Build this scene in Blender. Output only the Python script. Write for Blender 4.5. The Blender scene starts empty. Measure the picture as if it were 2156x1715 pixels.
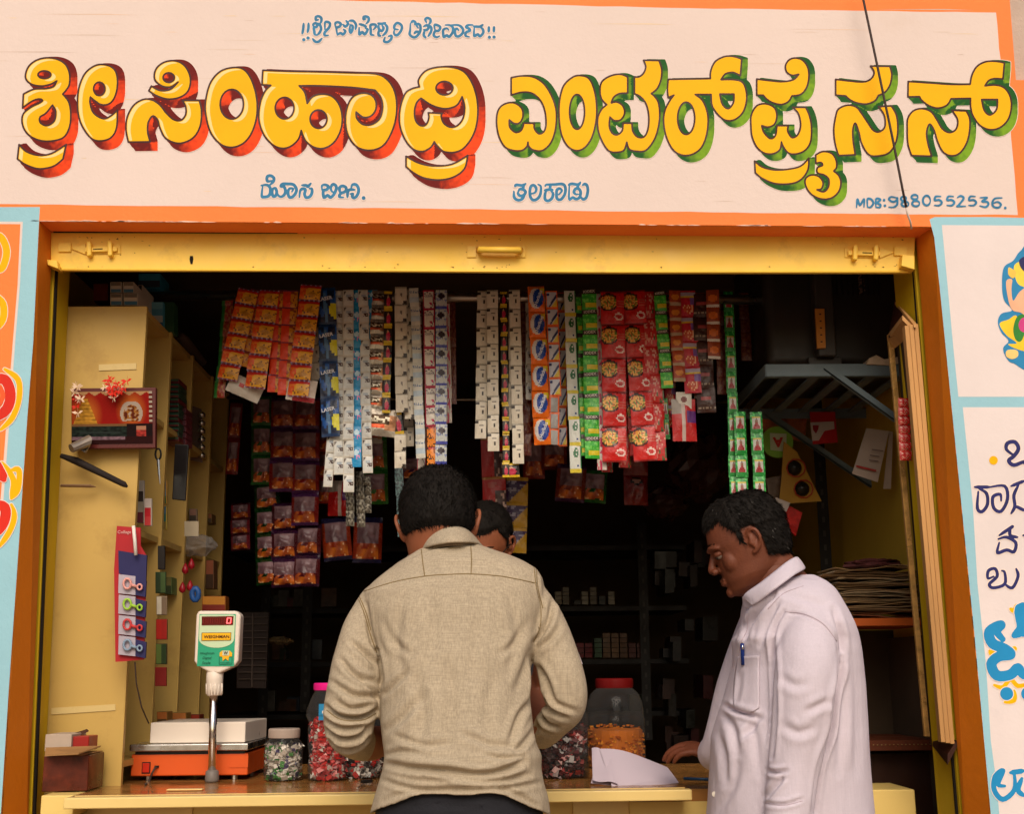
import bpy, bmesh, math, random
import numpy as np
from mathutils import Vector, Matrix, noise
from mathutils.bvhtree import BVHTree
random.seed(7)
rng = np.random.default_rng(11)
SC = bpy.context.scene
COL = SC.collection
R = math.radians

# ---------------------------------------------------------------- camera
FPX, CX, CY, W0, H0 = 2600.0, 1078.0, 857.5, 2156.0, 1715.0
CAM = Vector((0.0, -3.1, 1.32))
PIT, YAW, ROL = R(12.12), R(0.978), R(-0.548)
FW = Vector((math.sin(YAW)*math.cos(PIT), math.cos(YAW)*math.cos(PIT), math.sin(PIT)))
_rt = Vector((math.cos(YAW), -math.sin(YAW), 0)); _up = _rt.cross(FW)
RT = _rt*math.cos(ROL) + _up*math.sin(ROL); UP = RT.cross(FW)
cd = bpy.data.cameras.new('camera'); cam = bpy.data.objects.new('camera', cd); COL.objects.link(cam)
cd.sensor_width = 36; cd.lens = 36*FPX/W0; cd.clip_start = .05; cd.clip_end = 500
cam.matrix_world = Matrix(((RT.x, UP.x, -FW.x, CAM.x), (RT.y, UP.y, -FW.y, CAM.y), (RT.z, UP.z, -FW.z, CAM.z), (0, 0, 0, 1)))
SC.camera = cam
# ---------------------------------------------------------------- light
wd = bpy.data.worlds.new('World'); SC.world = wd; wd.use_nodes = True
SUN_EL, SUN_AZ = R(39), R(178)      # azimuth measured clockwise from +y
wn = wd.node_tree; wn.nodes.clear()
sky = wn.nodes.new('ShaderNodeTexSky'); sky.sky_type = 'NISHITA'; sky.sun_disc = False
sky.sun_elevation = SUN_EL; sky.sun_rotation = SUN_AZ; sky.dust_density = 4; sky.air_density = 1.2; sky.ozone_density = .6
bg = wn.nodes.new('ShaderNodeBackground'); bg.inputs[1].default_value = 0.09
wo = wn.nodes.new('ShaderNodeOutputWorld'); wn.links.new(sky.outputs[0], bg.inputs[0]); wn.links.new(bg.outputs[0], wo.inputs[0])
sl = bpy.data.lights.new('sun', 'SUN'); sl.energy = 1.5; sl.angle = R(38); sl.color = (1.0, .90, .78)
sun = bpy.data.objects.new('sun', sl); COL.objects.link(sun)
sd = Vector((math.sin(SUN_AZ)*math.cos(SUN_EL), math.cos(SUN_AZ)*math.cos(SUN_EL), math.sin(SUN_EL)))
sun.rotation_euler = sd.to_track_quat('Z', 'Y').to_euler(); sun.location = (0, -6, 6)
SC.view_settings.view_transform = 'Standard'; SC.view_settings.look = 'None'
SC.view_settings.exposure = 0.34; SC.view_settings.gamma = 1; SC.view_settings.use_curve_mapping = False
SC.cycles.max_bounces = 6; SC.cycles.use_denoising = True; SC.cycles.sample_clamp_indirect = 4

# ---------------------------------------------------------------- photograph pixel -> place in the world
def ray(u, v): return FW + RT*((u-CX)/FPX) - UP*((v-CY)/FPX)
def P(u, v, y):
    d = ray(u, v); return CAM + d*((y-CAM.y)/d.y)
def PZ(u, v, z):
    d = ray(u, v); return CAM + d*((z-CAM.z)/d.z)
def PXX(u, v, x):
    d = ray(u, v); return CAM + d*((x-CAM.x)/d.x)
def proj(p):
    q = Vector(p)-CAM; w = q.dot(FW); return CX+FPX*q.dot(RT)/w, CY-FPX*q.dot(UP)/w
def mpp(y): return (y-CAM.y)/FPX      # metres per photograph pixel at that distance

# ---------------------------------------------------------------- materials
def lin(c): return tuple(((x/255)/12.92 if x/255 <= .04045 else ((x/255+.055)/1.055)**2.4) for x in c)
def rgb(r, g, b, k=1.0): return tuple(min(.9, x*k) for x in lin((r, g, b)))
MATS = {}
def mat(name, c=(.5, .5, .5), rough=.6, metal=0, var=.12, vscale=6, stretch=(1, 1, 1), dirt=0, dirtc=(.12, .08, .05), dscale=3, bump=0, bscale=40,
        bstretch=(1, 1, 1), spec=.25, vc=False, trans=0, emit=None, alpha=1, weave=0, coat=0, dthr=.62, scratch=0):
    if name in MATS: return MATS[name]
    m = bpy.data.materials.new(name); m.use_nodes = True; n = m.node_tree; n.nodes.clear(); L = n.links.new
    out = n.nodes.new('ShaderNodeOutputMaterial'); b = n.nodes.new('ShaderNodeBsdfPrincipled'); L(b.outputs[0], out.inputs[0])
    tc = n.nodes.new('ShaderNodeTexCoord')
    def mapped(s):
        mp = n.nodes.new('ShaderNodeMapping'); mp.inputs['Scale'].default_value = s; L(tc.outputs['Object'], mp.inputs[0]); return mp.outputs[0]
    def nz(s, scale, det=5, ro=.6):
        t = n.nodes.new('ShaderNodeTexNoise'); t.inputs['Scale'].default_value = scale; t.inputs['Detail'].default_value = det
        t.inputs['Roughness'].default_value = ro; L(mapped(s), t.inputs['Vector']); return t.outputs[0]
    def ramp(src, a, bb, ca, cb):
        r = n.nodes.new('ShaderNodeMapRange'); r.inputs[1].default_value = a; r.inputs[2].default_value = bb
        r.inputs[3].default_value = ca; r.inputs[4].default_value = cb; L(src, r.inputs[0]); return r.outputs[0]
    def mix(f, a, bb, mode='MIX'):
        x = n.nodes.new('ShaderNodeMix'); x.data_type = 'RGBA'; x.blend_type = mode
        if isinstance(f, float): x.inputs[0].default_value = f
        else: L(f, x.inputs[0])
        for s, i in ((a, 6), (bb, 7)):
            if isinstance(s, tuple): x.inputs[i].default_value = (*s[:3], 1)
            else: L(s, x.inputs[i])
        return x.outputs[2]
    if vc:
        at = n.nodes.new('ShaderNodeAttribute'); at.attribute_name = 'Col'; base = at.outputs[0]
    else: base = tuple(c)
    cc = base
    if var:
        f = ramp(nz(stretch, vscale), .3, .7, 1-var, 1+var)
        x = n.nodes.new('ShaderNodeVectorMath'); x.operation = 'SCALE'
        if isinstance(cc, tuple): x.inputs[0].default_value = cc
        else: L(cc, x.inputs[0])
        L(f, x.inputs['Scale']); cc = x.outputs[0]
    if weave:
        f1 = ramp(nz((1, 1, .03), 380, 3), .35, .7, 1+weave*.5, 1-weave); f2 = ramp(nz((.04, 1, 1), 360, 3), .35, .7, 1+weave*.4, 1-weave*.8)
        for f in (f1, f2):
            x = n.nodes.new('ShaderNodeVectorMath'); x.operation = 'SCALE'
            if isinstance(cc, tuple): x.inputs[0].default_value = cc
            else: L(cc, x.inputs[0])
            L(f, x.inputs['Scale']); cc = x.outputs[0]
    if dirt:
        cc = mix(ramp(nz((1, 1, 1), dscale, 8, .7), dthr, dthr+.18, 0, dirt), cc, dirtc)
    if scratch:
        cc = mix(ramp(nz((.25, 1, 3), 9, 9, .75), .66, .72, 0, scratch), cc, tuple(x*.55+.02 for x in c))
    if isinstance(cc, tuple): b.inputs['Base Color'].default_value = (*cc, 1)
    else: L(cc, b.inputs['Base Color'])
    b.inputs['Roughness'].default_value = rough; b.inputs['Metallic'].default_value = metal
    b.inputs['Specular IOR Level'].default_value = spec
    if rough < .6 and not trans: L(ramp(nz((1, 1, 1), 14, 4), .3, .7, max(.05, rough-.1), min(1, rough+.14)), b.inputs['Roughness'])
    if trans: b.inputs['Transmission Weight'].default_value = trans
    if coat: b.inputs['Coat Weight'].default_value = coat; b.inputs['Coat Roughness'].default_value = .15
    if alpha < 1: b.inputs['Alpha'].default_value = alpha
    if emit: b.inputs['Emission Color'].default_value = (*emit[0], 1); b.inputs['Emission Strength'].default_value = emit[1]
    if bump:
        bp = n.nodes.new('ShaderNodeBump'); bp.inputs['Strength'].default_value = min(1, bump); bp.inputs['Distance'].default_value = .004
        L(nz(bstretch, bscale, 6, .65), bp.inputs['Height']); L(bp.outputs[0], b.inputs['Normal'])
    MATS[name] = m; return m
def plastic_film(name, tint=(1, 1, 1), clear=.75, rough=.12):
    if name in MATS: return MATS[name]
    m = bpy.data.materials.new(name); m.use_nodes = True; n = m.node_tree; n.nodes.clear(); L = n.links.new
    out = n.nodes.new('ShaderNodeOutputMaterial'); mx = n.nodes.new('ShaderNodeMixShader'); tr = n.nodes.new('ShaderNodeBsdfTransparent')
    tr.inputs[0].default_value = (*tint, 1); g = n.nodes.new('ShaderNodeBsdfPrincipled'); g.inputs['Base Color'].default_value = (*[x*(.5 if clear < .8 else .10) for x in tint], 1)
    g.inputs['Roughness'].default_value = rough
    fr = n.nodes.new('ShaderNodeLayerWeight'); fr.inputs[0].default_value = .35
    mr = n.nodes.new('ShaderNodeMapRange'); mr.inputs[3].default_value = clear; mr.inputs[4].default_value = .35
    L(fr.outputs['Facing'], mr.inputs[0]); L(mr.outputs[0], mx.inputs[0]); L(g.outputs[0], mx.inputs[1]); L(tr.outputs[0], mx.inputs[2]); L(mx.outputs[0], out.inputs[0])
    MATS[name] = m; return m

# ---------------------------------------------------------------- object helpers
def link(o, parent=None):
    COL.objects.link(o)
    if parent is not None: o.parent = parent; o.matrix_parent_inverse = Matrix.Translation(parent.location).inverted()
    return o
def tag(o, label=None, cat=None, group=None, kind=None):
    for k, v in (('label', label), ('category', cat), ('group', group), ('kind', kind)):
        if v: o[k] = v
    return o
def empty(name, label, cat, loc=(0, 0, 0), group=None):
    o = bpy.data.objects.new(name, None); COL.objects.link(o); o.location = loc; o.empty_display_size = .05
    return tag(o, label, cat, group)
class MB:
    def __init__(s): s.v = []; s.f = []; s.c = []; s.mi = []; s.cur = (1, 1, 1); s.m = 0
    def add(s, vs, fs, col=None):
        b = len(s.v); s.v += [tuple(x) for x in vs]
        for f in fs: s.f.append([i+b for i in f]); s.c.append(col or s.cur); s.mi.append(s.m)
        return s
    def box(s, c, sz, rot=None, col=None):
        c = Vector(c); M = rot.to_matrix() if hasattr(rot, 'to_matrix') else (Matrix.Rotation(rot, 3, 'Z') if rot else Matrix.Identity(3))
        vs = [c+M@Vector((x*sz[0]/2, y*sz[1]/2, z*sz[2]/2)) for x in (-1, 1) for y in (-1, 1) for z in (-1, 1)]
        return s.add(vs, [(0, 1, 3, 2), (4, 6, 7, 5), (0, 4, 5, 1), (2, 3, 7, 6), (0, 2, 6, 4), (1, 5, 7, 3)], col)
    def hexa(s, a, b, col=None):     # two quads of 4 points
        return s.add(list(a)+list(b), [(0, 1, 2, 3), (7, 6, 5, 4), (0, 4, 5, 1), (1, 5, 6, 2), (2, 6, 7, 3), (3, 7, 4, 0)], col)
    def prism(s, poly, vec, col=None):
        n = len(poly); vec = Vector(vec); p = [Vector(q) for q in poly]
        return s.add(p+[q+vec for q in p], [list(range(n)), list(range(2*n-1, n-1, -1))]+[(i, i+n, (i+1) % n+n, (i+1) % n) for i in range(n)], col)
    def poly(s, pts, col=None): return s.add(pts, [list(range(len(pts)))], col)
    def tube(s, pts, r, seg=8, col=None, caps=True, flat=1.0):
        pts = [Vector(p) for p in pts]; n = len(pts); rr = r if hasattr(r, '__len__') else [r]*n
        vs = []; ref = None
        for i, p in enumerate(pts):
            t = (pts[min(i+1, n-1)]-pts[max(i-1, 0)]).normalized()
            if ref is None: ref = Vector((0, 0, 1)) if abs(t.z) < .9 else Vector((1, 0, 0))
            a = t.cross(ref).normalized(); bb = a.cross(t).normalized(); ref = bb
            for k in range(seg):
                an = 2*math.pi*k/seg; vs.append(p+a*math.cos(an)*rr[i]+bb*math.sin(an)*rr[i]*flat)
        fs = [(i*seg+k, i*seg+(k+1) % seg, (i+1)*seg+(k+1) % seg, (i+1)*seg+k) for i in range(n-1) for k in range(seg)]
        if caps: fs += [list(range(seg))[::-1], [(n-1)*seg+k for k in range(seg)]]
        return s.add(vs, fs, col)
    def lathe(s, prof, c, seg=24, col=None, sx=1, sy=1):
        c = Vector(c); vs = [c+Vector((r*sx*math.cos(2*math.pi*k/seg), r*sy*math.sin(2*math.pi*k/seg), z)) for r, z in prof for k in range(seg)]
        n = len(prof); fs = [(i*seg+k, i*seg+(k+1) % seg, (i+1)*seg+(k+1) % seg, (i+1)*seg+k) for i in range(n-1) for k in range(seg)]
        fs += [list(range(seg))[::-1], [(n-1)*seg+k for k in range(seg)]]
        return s.add(vs, fs, col)
    def grid(s, fn, nx, ny, colfn=None):
        b = len(s.v); s.v += [tuple(fn(i/nx, j/ny)) for j in range(ny+1) for i in range(nx+1)]
        for j in range(ny):
            for i in range(nx):
                s.f.append([b+j*(nx+1)+i, b+j*(nx+1)+i+1, b+(j+1)*(nx+1)+i+1, b+(j+1)*(nx+1)+i])
                s.c.append(colfn((i+.5)/nx, (j+.5)/ny) if colfn else s.cur); s.mi.append(s.m)
        return s
    def mesh(s, name, mats):
        me = bpy.data.meshes.new(name); me.from_pydata(s.v, [], s.f)
        if not isinstance(mats, (list, tuple)): mats = [mats]
        for m in mats: me.materials.append(m)
        me.polygons.foreach_set('material_index', s.mi)
        if any(c != (1, 1, 1) for c in s.c):
            ca = me.color_attributes.new('Col', 'FLOAT_COLOR', 'CORNER')
            arr = np.repeat(np.array([(*c[:3], 1) for c in s.c], dtype=np.float32), [len(f) for f in s.f], axis=0); ca.data.foreach_set('color', arr.ravel())
        me.update(); return me
    def build(s, name, mats, parent=None, smooth=False, bevel=0, seg=2, label=None, cat=None, group=None, kind=None, recalc=True, angle=None):
        me = s.mesh(name, mats)
        if recalc:
            bm = bmesh.new(); bm.from_mesh(me); bmesh.ops.recalc_face_normals(bm, faces=bm.faces); bm.to_mesh(me); bm.free()
        if smooth or angle:
            me.shade_smooth()
            if angle and hasattr(me, 'set_sharp_from_angle'): me.set_sharp_from_angle(angle=R(angle))
        o = link(bpy.data.objects.new(name, me), parent); tag(o, label, cat, group, kind)
        if bevel:
            b = o.modifiers.new('b', 'BEVEL'); b.width = bevel; b.segments = seg; b.limit_method = 'ANGLE'; b.angle_limit = R(40)
            if not smooth: me.shade_smooth()
            if hasattr(b, 'harden_normals'): b.harden_normals = True
        return o
def slab(px, y0, y1, mb=None, col=None):
    mb = mb or MB(); return mb.prism([P(u, v, y0) for u, v in px], (0, y1-y0, 0), col)
def center(o):     # put the object's origin in its middle
    return o

# ---------------------------------------------------------------- brush-painted shapes
def spline(pts, closed=True, k=6):
    n = len(pts); out = []
    for i in range(n if closed else n-1):
        g = lambda j: pts[j % n] if closed else pts[max(0, min(n-1, j))]
        p1, p2 = g(i), g(i+1); p0 = p1 if len(p1) > 2 and p1[2] == 'c' else g(i-1); p3 = p2 if len(p2) > 2 and p2[2] == 'c' else g(i+2)
        for t in np.arange(k)/k:
            q = [.5*((2*p1[a])+(-p0[a]+p2[a])*t+(2*p0[a]-5*p1[a]+4*p2[a]-p3[a])*t*t+(-p0[a]+3*p1[a]-3*p2[a]+p3[a])*t**3) for a in (0, 1)]
            out.append(q)
    if not closed: out.append(list(pts[-1][:2]))
    return np.array(out)
def sdf_poly(poly, X, Y):
    d = np.full(X.shape, 1e9); ins = np.zeros(X.shape, bool); n = len(poly)
    for i in range(n):
        a = poly[i]; b = poly[(i+1) % n]; e = b-a; L = e@e
        if L < 1e-9: continue
        wx = X-a[0]; wy = Y-a[1]; t = np.clip((wx*e[0]+wy*e[1])/L, 0, 1); d = np.minimum(d, (wx-e[0]*t)**2+(wy-e[1]*t)**2)
        if a[1] != b[1]: ins ^= ((a[1] > Y) != (b[1] > Y)) & (X < (b[0]-a[0])*(Y-a[1])/(b[1]-a[1])+a[0])
    d = np.sqrt(d); return np.where(ins, -d, d)
def sdf_stroke(pts, r, X, Y):
    d = np.full(X.shape, 1e9); n = len(pts)
    for i in range(n-1):
        a = pts[i]; b = pts[i+1]; e = b-a; L = e@e+1e-9; ra = r[i]; rb = r[i+1]
        wx = X-a[0]; wy = Y-a[1]; t = np.clip((wx*e[0]+wy*e[1])/L, 0, 1); d = np.minimum(d, np.hypot(wx-e[0]*t, wy-e[1]*t)-(ra+(rb-ra)*t))
    return d
def ell(cx, cy, rx, ry, n=24): return [(cx+rx*math.cos(2*math.pi*k/n), cy+ry*math.sin(2*math.pi*k/n)) for k in range(n)]
def march(F, x0, y0, st, Yw, name, material, parent, colfn=None):
    """turn the inside (F<0) of a field sampled on photograph pixels into a flat painted layer on the plane y=Yw"""
    if Yw < -.05: Yw = -.0907-(-.09-Yw)*.10      # coats of paint: hair-thin steps
    ny, nx = F.shape; mb = MB(); ins = F < 0; cache = {}
    def V(u, v): return P(x0+u*st, y0+v*st, Yw)
    for j in range(ny-1):
        a = ins[j]; b = ins[j+1]; full = a[:-1] & a[1:] & b[:-1] & b[1:]; anyc = (a[:-1] | a[1:] | b[:-1] | b[1:]) & ~full
        i = 0; idx = np.flatnonzero(full)
        if len(idx):
            runs = np.split(idx, np.flatnonzero(np.diff(idx) > 1)+1)
            for r in runs:
                step = 2 if colfn else len(r)
                for k in range(0, len(r), step):
                    s0 = r[k]; e0 = r[min(k+step, len(r))-1]+1
                    mb.poly([V(s0, j), V(s0, j+1), V(e0, j+1), V(e0, j)], colfn(x0+(s0+e0)/2*st, y0+(j+.5)*st) if colfn else None)
        for i in np.flatnonzero(anyc):
            cs = [(i, j, F[j, i]), (i, j+1, F[j+1, i]), (i+1, j+1, F[j+1, i+1]), (i+1, j, F[j, i+1])]; pl = []
            for k in range(4):
                p, q = cs[k], cs[(k+1) % 4]
                if p[2] < 0: pl.append(V(p[0], p[1]))
                if (p[2] < 0) != (q[2] < 0):
                    t = p[2]/(p[2]-q[2]); pl.append(V(p[0]+(q[0]-p[0])*t, p[1]+(q[1]-p[1])*t))
            if len(pl) > 2: mb.poly(pl, colfn(x0+(i+.5)*st, y0+(j+.5)*st) if colfn else None)
    if not mb.f: return None
    return mb.build(name, material, parent, recalc=False)
def shape_field(ops, sx, ox, oy, pad=26, st=1.5):
    polys = []
    for op in ops:
        if op[0] in 'ph': polys.append((op[0], spline([(p[0]*sx+ox, p[1]*sx+oy, *p[2:]) for p in op[1]])))
        else:
            w = op[1]; pts = spline([(p[0]*sx+ox, p[1]*sx+oy) for p in op[2]], False, 4); polys.append(('s', pts, w))
    al = np.concatenate([p[1] for p in polys]); x0, y0 = al.min(0)-pad; x1, y1 = al.max(0)+pad
    X, Y = np.meshgrid(np.arange(x0, x1, st), np.arange(y0, y1, st)); F = np.full(X.shape, 1e9)
    for p in polys:
        if p[0] == 'p': F = np.minimum(F, sdf_poly(p[1], X, Y))
        elif p[0] == 'h': F = np.maximum(F, -sdf_poly(p[1], X, Y))
        else:
            n = len(p[1]); e = np.minimum(np.arange(n), np.arange(n)[::-1])/max(1, n*.18); F = np.minimum(F, sdf_stroke(p[1], p[2]*(.55+.45*np.clip(e, 0, 1)), X, Y))
    return F, X, Y, x0, y0
def shift(F, dx, dy, st):
    """field of the shape moved by dx,dy pixels"""
    a, b = int(round(dx/st)), int(round(dy/st)); G = np.full(F.shape, 1e3); ny, nx = F.shape
    G[max(0, b):ny+min(0, b), max(0, a):nx+min(0, a)] = F[max(0, -b):ny-max(0, b), max(0, -a):nx-max(0, a)]; return G
_tc = {}
def text_geo(s, bold=0.0):
    if (s, bold) in _tc: return _tc[(s, bold)]
    cu = bpy.data.curves.new('t', 'FONT'); cu.body = s; cu.size = 1; cu.offset = bold; cu.resolution_u = 2; cu.align_x = 'CENTER'; cu.align_y = 'CENTER'
    ob = bpy.data.objects.new('t', cu); COL.objects.link(ob); dg = bpy.context.evaluated_depsgraph_get(); me = bpy.data.meshes.new_from_object(ob.evaluated_get(dg))
    r = ([tuple(v.co) for v in me.vertices], [list(p.vertices) for p in me.polygons]); bpy.data.objects.remove(ob); bpy.data.meshes.remove(me); bpy.data.curves.remove(cu)
    _tc[(s, bold)] = r; return r
def text_on(mb, s, origin, xa, za, width=None, height=None, col=(0, 0, 0), bold=0.0, off=(0, -.0008, 0)):
    vs, fs = text_geo(s, bold); a = np.array(vs); w = np.ptp(a[:, 0]); h = np.ptp(a[:, 1]); c = (a.max(0)+a.min(0))/2
    sx = width/w if width else height/h; sy = height/h if height else sx
    o = Vector(origin)+Vector(off); xa = Vector(xa).normalized(); za = Vector(za).normalized()
    mb.add([o+xa*((x-c[0])*sx)+za*((y-c[1])*sy) for x, y, z in vs], fs, col)
# ================================================================= the street and the building
YF = -.09      # plane of the painted facade
gm = mat('earth', (.30, .20, .13), .95, var=.25, vscale=3, bump=.8, bscale=30)
MB().box((0, -20, -.1), (90, 60, .2)).build('ground', gm, kind='structure')
M_white = mat('white_wall_paint', rgb(230, 210, 200, .93), .75, var=.035, vscale=1.6, dirt=.22, dirtc=rgb(190, 160, 125), dscale=2.2, bump=.25, bscale=60, scratch=.05)
M_orange = mat('orange_paint', rgb(252, 128, 58, 1.0), .6, var=.05, vscale=3, dirt=.25, dirtc=rgb(230, 150, 110), dscale=8, bump=.25, bscale=70)
M_brown = mat('brown_paint', rgb(205, 112, 18, .95), .55, var=.10, vscale=2.5, dirt=.3, dirtc=rgb(150, 80, 20), dscale=5, bump=.25, bscale=50)
M_blue = mat('pale_blue_paint', rgb(150, 196, 208, 1.0), .65, var=.06, vscale=3, dirt=.35, dirtc=rgb(190, 195, 175), dscale=4, bump=.25, bscale=60)
M_yel = mat('yellow_enamel', rgb(250, 203, 76, .96), .42, var=.07, vscale=3, dirt=.55, dirtc=rgb(176, 136, 66), dscale=6, dthr=.57, scratch=.3, bump=.12, bscale=30, spec=.35)
M_yel2 = mat('mustard_wall_paint', rgb(205, 170, 22, .95), .6, var=.08, vscale=3, dirt=.4, dirtc=rgb(140, 110, 30), dscale=5, bump=.2)
M_plaster = mat('grey_plaster', rgb(200, 180, 165, .9), .9, var=.12, vscale=8, bump=.8, bscale=60)
M_dark = mat('dark_gap', (.012, .008, .006), .9, var=0)
fas = empty('fascia_wall', 'white wall above the shop opening, orange border, painted with big yellow shaded lettering', 'wall', P(1078, 465, YF))
slab([(-160, -140), (2118, -140), (2126, 0), (2133, 90), (2139, 168), (2300, 172), (2300, 480), (1935, 477), (83, 465), (-160, 463)], YF, .10).build('wall', M_orange, fas)
def wob(a, b, n, am):
    return [(a[0]+(b[0]-a[0])*t+(0 if abs(b[0]-a[0]) > abs(b[1]-a[1]) else random.uniform(-am, am)), a[1]+(b[1]-a[1])*t+(random.uniform(-am, am) if abs(b[0]-a[0]) > abs(b[1]-a[1]) else 0)) for t in [k/n for k in range(n)]]
wp = wob((-150, -60), (630, -2), 14, .8)+wob((630, -2), (1502, 18), 18, 1)+wob((1502, 18), (2097, 26), 14, 1)+wob((2097, 26), (2106, 128), 4, .8)+wob((2126, 250), (2143, 453), 5, .8)+wob((2143, 453), (1502, 447), 14, 1)+wob((1502, 447), (733, 438), 14, 1)+wob((733, 438), (-150, 428), 16, 1)
MB().poly([P(u, v, YF-.0002) for u, v in wp]).build('painted_panel', M_white, fas, recalc=False)
# chipped paint along the lower edge of the band
mb = MB()
for k in range(60):
    u = random.choice([random.uniform(110, 1900), random.gauss(1450, 90), random.gauss(260, 90)]); v = 466+(u-83)*.0065; w = random.uniform(4, 30); h = random.uniform(.8, 3.2)
    mb.poly([P(u-w, v-h*.3, YF-.0002), P(u-w*.3, v-h, YF-.0002), P(u+w*.6, v-h*.6, YF-.0002), P(u+w, v-h*.1, YF-.0002), P(u, v+.2, YF-.0002)])
mb.build('chipped_paint', mat('chip_white', rgb(225, 190, 170), .8), fas, recalc=False)['kind'] = 'stuff'
slab([(2095, -150), (2400, -150), (2400, 480), (2095, 480)], YF+.05, .1).build('plaster_wall', M_plaster, label='bare grey plaster wall at the upper right corner beyond the orange border', cat='wall')
# faint stains and scratches on the white panel
mb = MB()
for k in range(70):
    u = random.uniform(0, 2080); v = random.uniform(12, 425); w = random.choice([random.uniform(6, 26), random.uniform(30, 120)]); h = random.uniform(.25, .7); c0 = random.choice([(224, 192, 166), (218, 194, 176), (228, 200, 160), (206, 180, 164)])
    mb.poly([P(u-w, v, YF-.0004), P(u-w*.3, v+h, YF-.0004), P(u+w, v+.6+w*.012, YF-.0004), P(u+w*.4, v-h, YF-.0004)], rgb(*c0))
mb.build('stains', mat('stain', vc=True, rough=.85, var=.1), fas, recalc=False)['kind'] = 'stuff'
mb = MB()
for k in range(90):
    u = random.choice([random.uniform(112, 1915), random.gauss(200, 60), random.gauss(1860, 40), random.gauss(1040, 60)]); v = random.choice([random.uniform(500, 566), random.gauss(563, 3), random.gauss(500, 3)])
    if not (114 < u < 1915 and 498 < v < 567): continue
    w = random.uniform(.5, 3.5); h = random.uniform(.4, 1.6); mb.poly([P(u-w, v, -.0087), P(u, v+h, -.0087), P(u+w, v+.3, -.0087), P(u, v-h, -.0087)], rgb(*random.choice([(120, 84, 36), (90, 60, 30), (170, 130, 60)])))
mb.build('rust_specks', mat('stain', None), sh if 'sh' in globals() else fas, recalc=False)['kind'] = 'stuff'
# pillars (the left and the right strip of painted wall beside the opening)
pl = empty('pillar', 'left wall strip painted pale blue and orange with cut-off red and yellow lettering', 'wall', P(0, 1700, YF))
slab([(-160, 463), (83, 465), (-2, 1850), (-260, 1850)], YF, 0).build('wall', M_brown, pl)
MB().poly([P(u, v, YF-.0002) for u, v in [(-150, 436), (84, 436), (82, 470), (70, 720), (56, 900), (36, 1200), (18, 1460), (-1, 1760), (-220, 1760)]]).build('painted_border', M_blue, pl, recalc=False)
MB().poly([P(u, v, YF-.0004) for u, v in [(-150, 465), (48, 467), (42, 600), (32, 720), (24, 835), (2, 1120), (-200, 1760)]]).build('painted_outline', M_white, pl, recalc=False)
MB().poly([P(u, v, YF-.0006) for u, v in [(-150, 471), (43, 472), (37, 600), (27, 720), (18, 832), (-4, 1120), (-200, 1500)]]).build('painted_panel', M_orange, pl, recalc=False)
pr = empty('pillar', 'right wall strip painted pale blue with white panels, a seated deity and navy lettering', 'wall', P(2150, 1700, YF))
slab([(1966, 478), (2400, 480), (2500, 1850), (2100, 1850)], YF, 0).build('wall', M_brown, pr)
MB().poly([P(u, v, YF-.0002) for u, v in [(1957, 462), (1968, 457), (2080, 457), (2300, 462), (2400, 1760), (2090, 1760), (2072, 1560), (2052, 1340), (2034, 1160), (2014, 960), (1992, 740), (1978, 600), (1967, 500)]]).build('painted_border', M_blue, pr, recalc=False)
M_white2 = mat('white_panel_paint', rgb(232, 218, 214, .93), .75, var=.05, vscale=4, dirt=.3, dirtc=rgb(200, 190, 190), dscale=6, bump=.2)
MB().poly([P(u, v, YF-.0004) for u, v in [(1983, 474), (2300, 476), (2330, 836), (2018, 836), (2008, 740), (1995, 600)]]).build('painted_panel', M_white2, pr, recalc=False)
MB().poly([P(u, v, YF-.0004) for u, v in [(2027, 858), (2300, 858), (2400, 1760), (2108, 1760), (2098, 1650), (2086, 1560), (2076, 1400), (2058, 1230), (2048, 1060)]]).build('painted_panel', M_white2, pr, recalc=False)
# reveals, guide slots and yellow jambs
def jamb(name, fr, bk, y0, y1, m, side, label, cat='wall', th=.02):
    a = [P(*fr[0], y0), P(*bk[0], y1), P(*bk[1], y1), P(*fr[1], y0)]
    s = Vector((side*th, 0, 0)); return MB().hexa(a, [q+s for q in a]).build(name, m, label=label, cat=cat)
jamb('reveal', [(83, 464), (-2, 1850)], [(111, 484), (54, 1850)], YF, .0, M_brown, -1, 'brown painted return of the wall on the left of the opening')
jamb('reveal', [(1966, 476), (2100, 1850)], [(1927, 484), (2038, 1850)], YF, .0, M_brown, 1, 'brown painted return of the wall on the right of the opening')
jamb('jamb', [(118, 480), (61, 1850)], [(151, 490), (84, 1850)], .02, .15, M_yel2, -1, 'mustard yellow inner jamb on the left side of the opening')
jamb('jamb', [(1919, 480), (2033, 1850)], [(1874, 490), (1986, 1850)], .02, .15, M_yel2, 1, 'mustard yellow inner jamb on the right behind the wooden frame')
for s, (a, b) in ((-1, ((108, 470), (50, 1850))), (1, ((1930, 470), (2042, 1850)))):
    q = [P(*a, .03), P(*b, .03)]; w = Vector((s*.08, 0, 0))
    MB().hexa([q[0]-w*.25, q[1]-w*.25, q[1]+w, q[0]+w], [q[0]-w*.25+Vector((0, .01, 0)), q[1]-w*.25+Vector((0, .01, 0)), q[1]+w+Vector((0, .01, 0)), q[0]+w+Vector((0, .01, 0))]).build('guide_channel', M_dark, fas)
a = [P(83, 465.5, YF+.001), P(1966, 478.5, YF+.001), P(1927, 489, .0), P(110, 482, .0)]; u_ = Vector((0, 0, .012))
MB().hexa(a, [q+u_ for q in a]).build('soffit', M_brown, fas)

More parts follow.
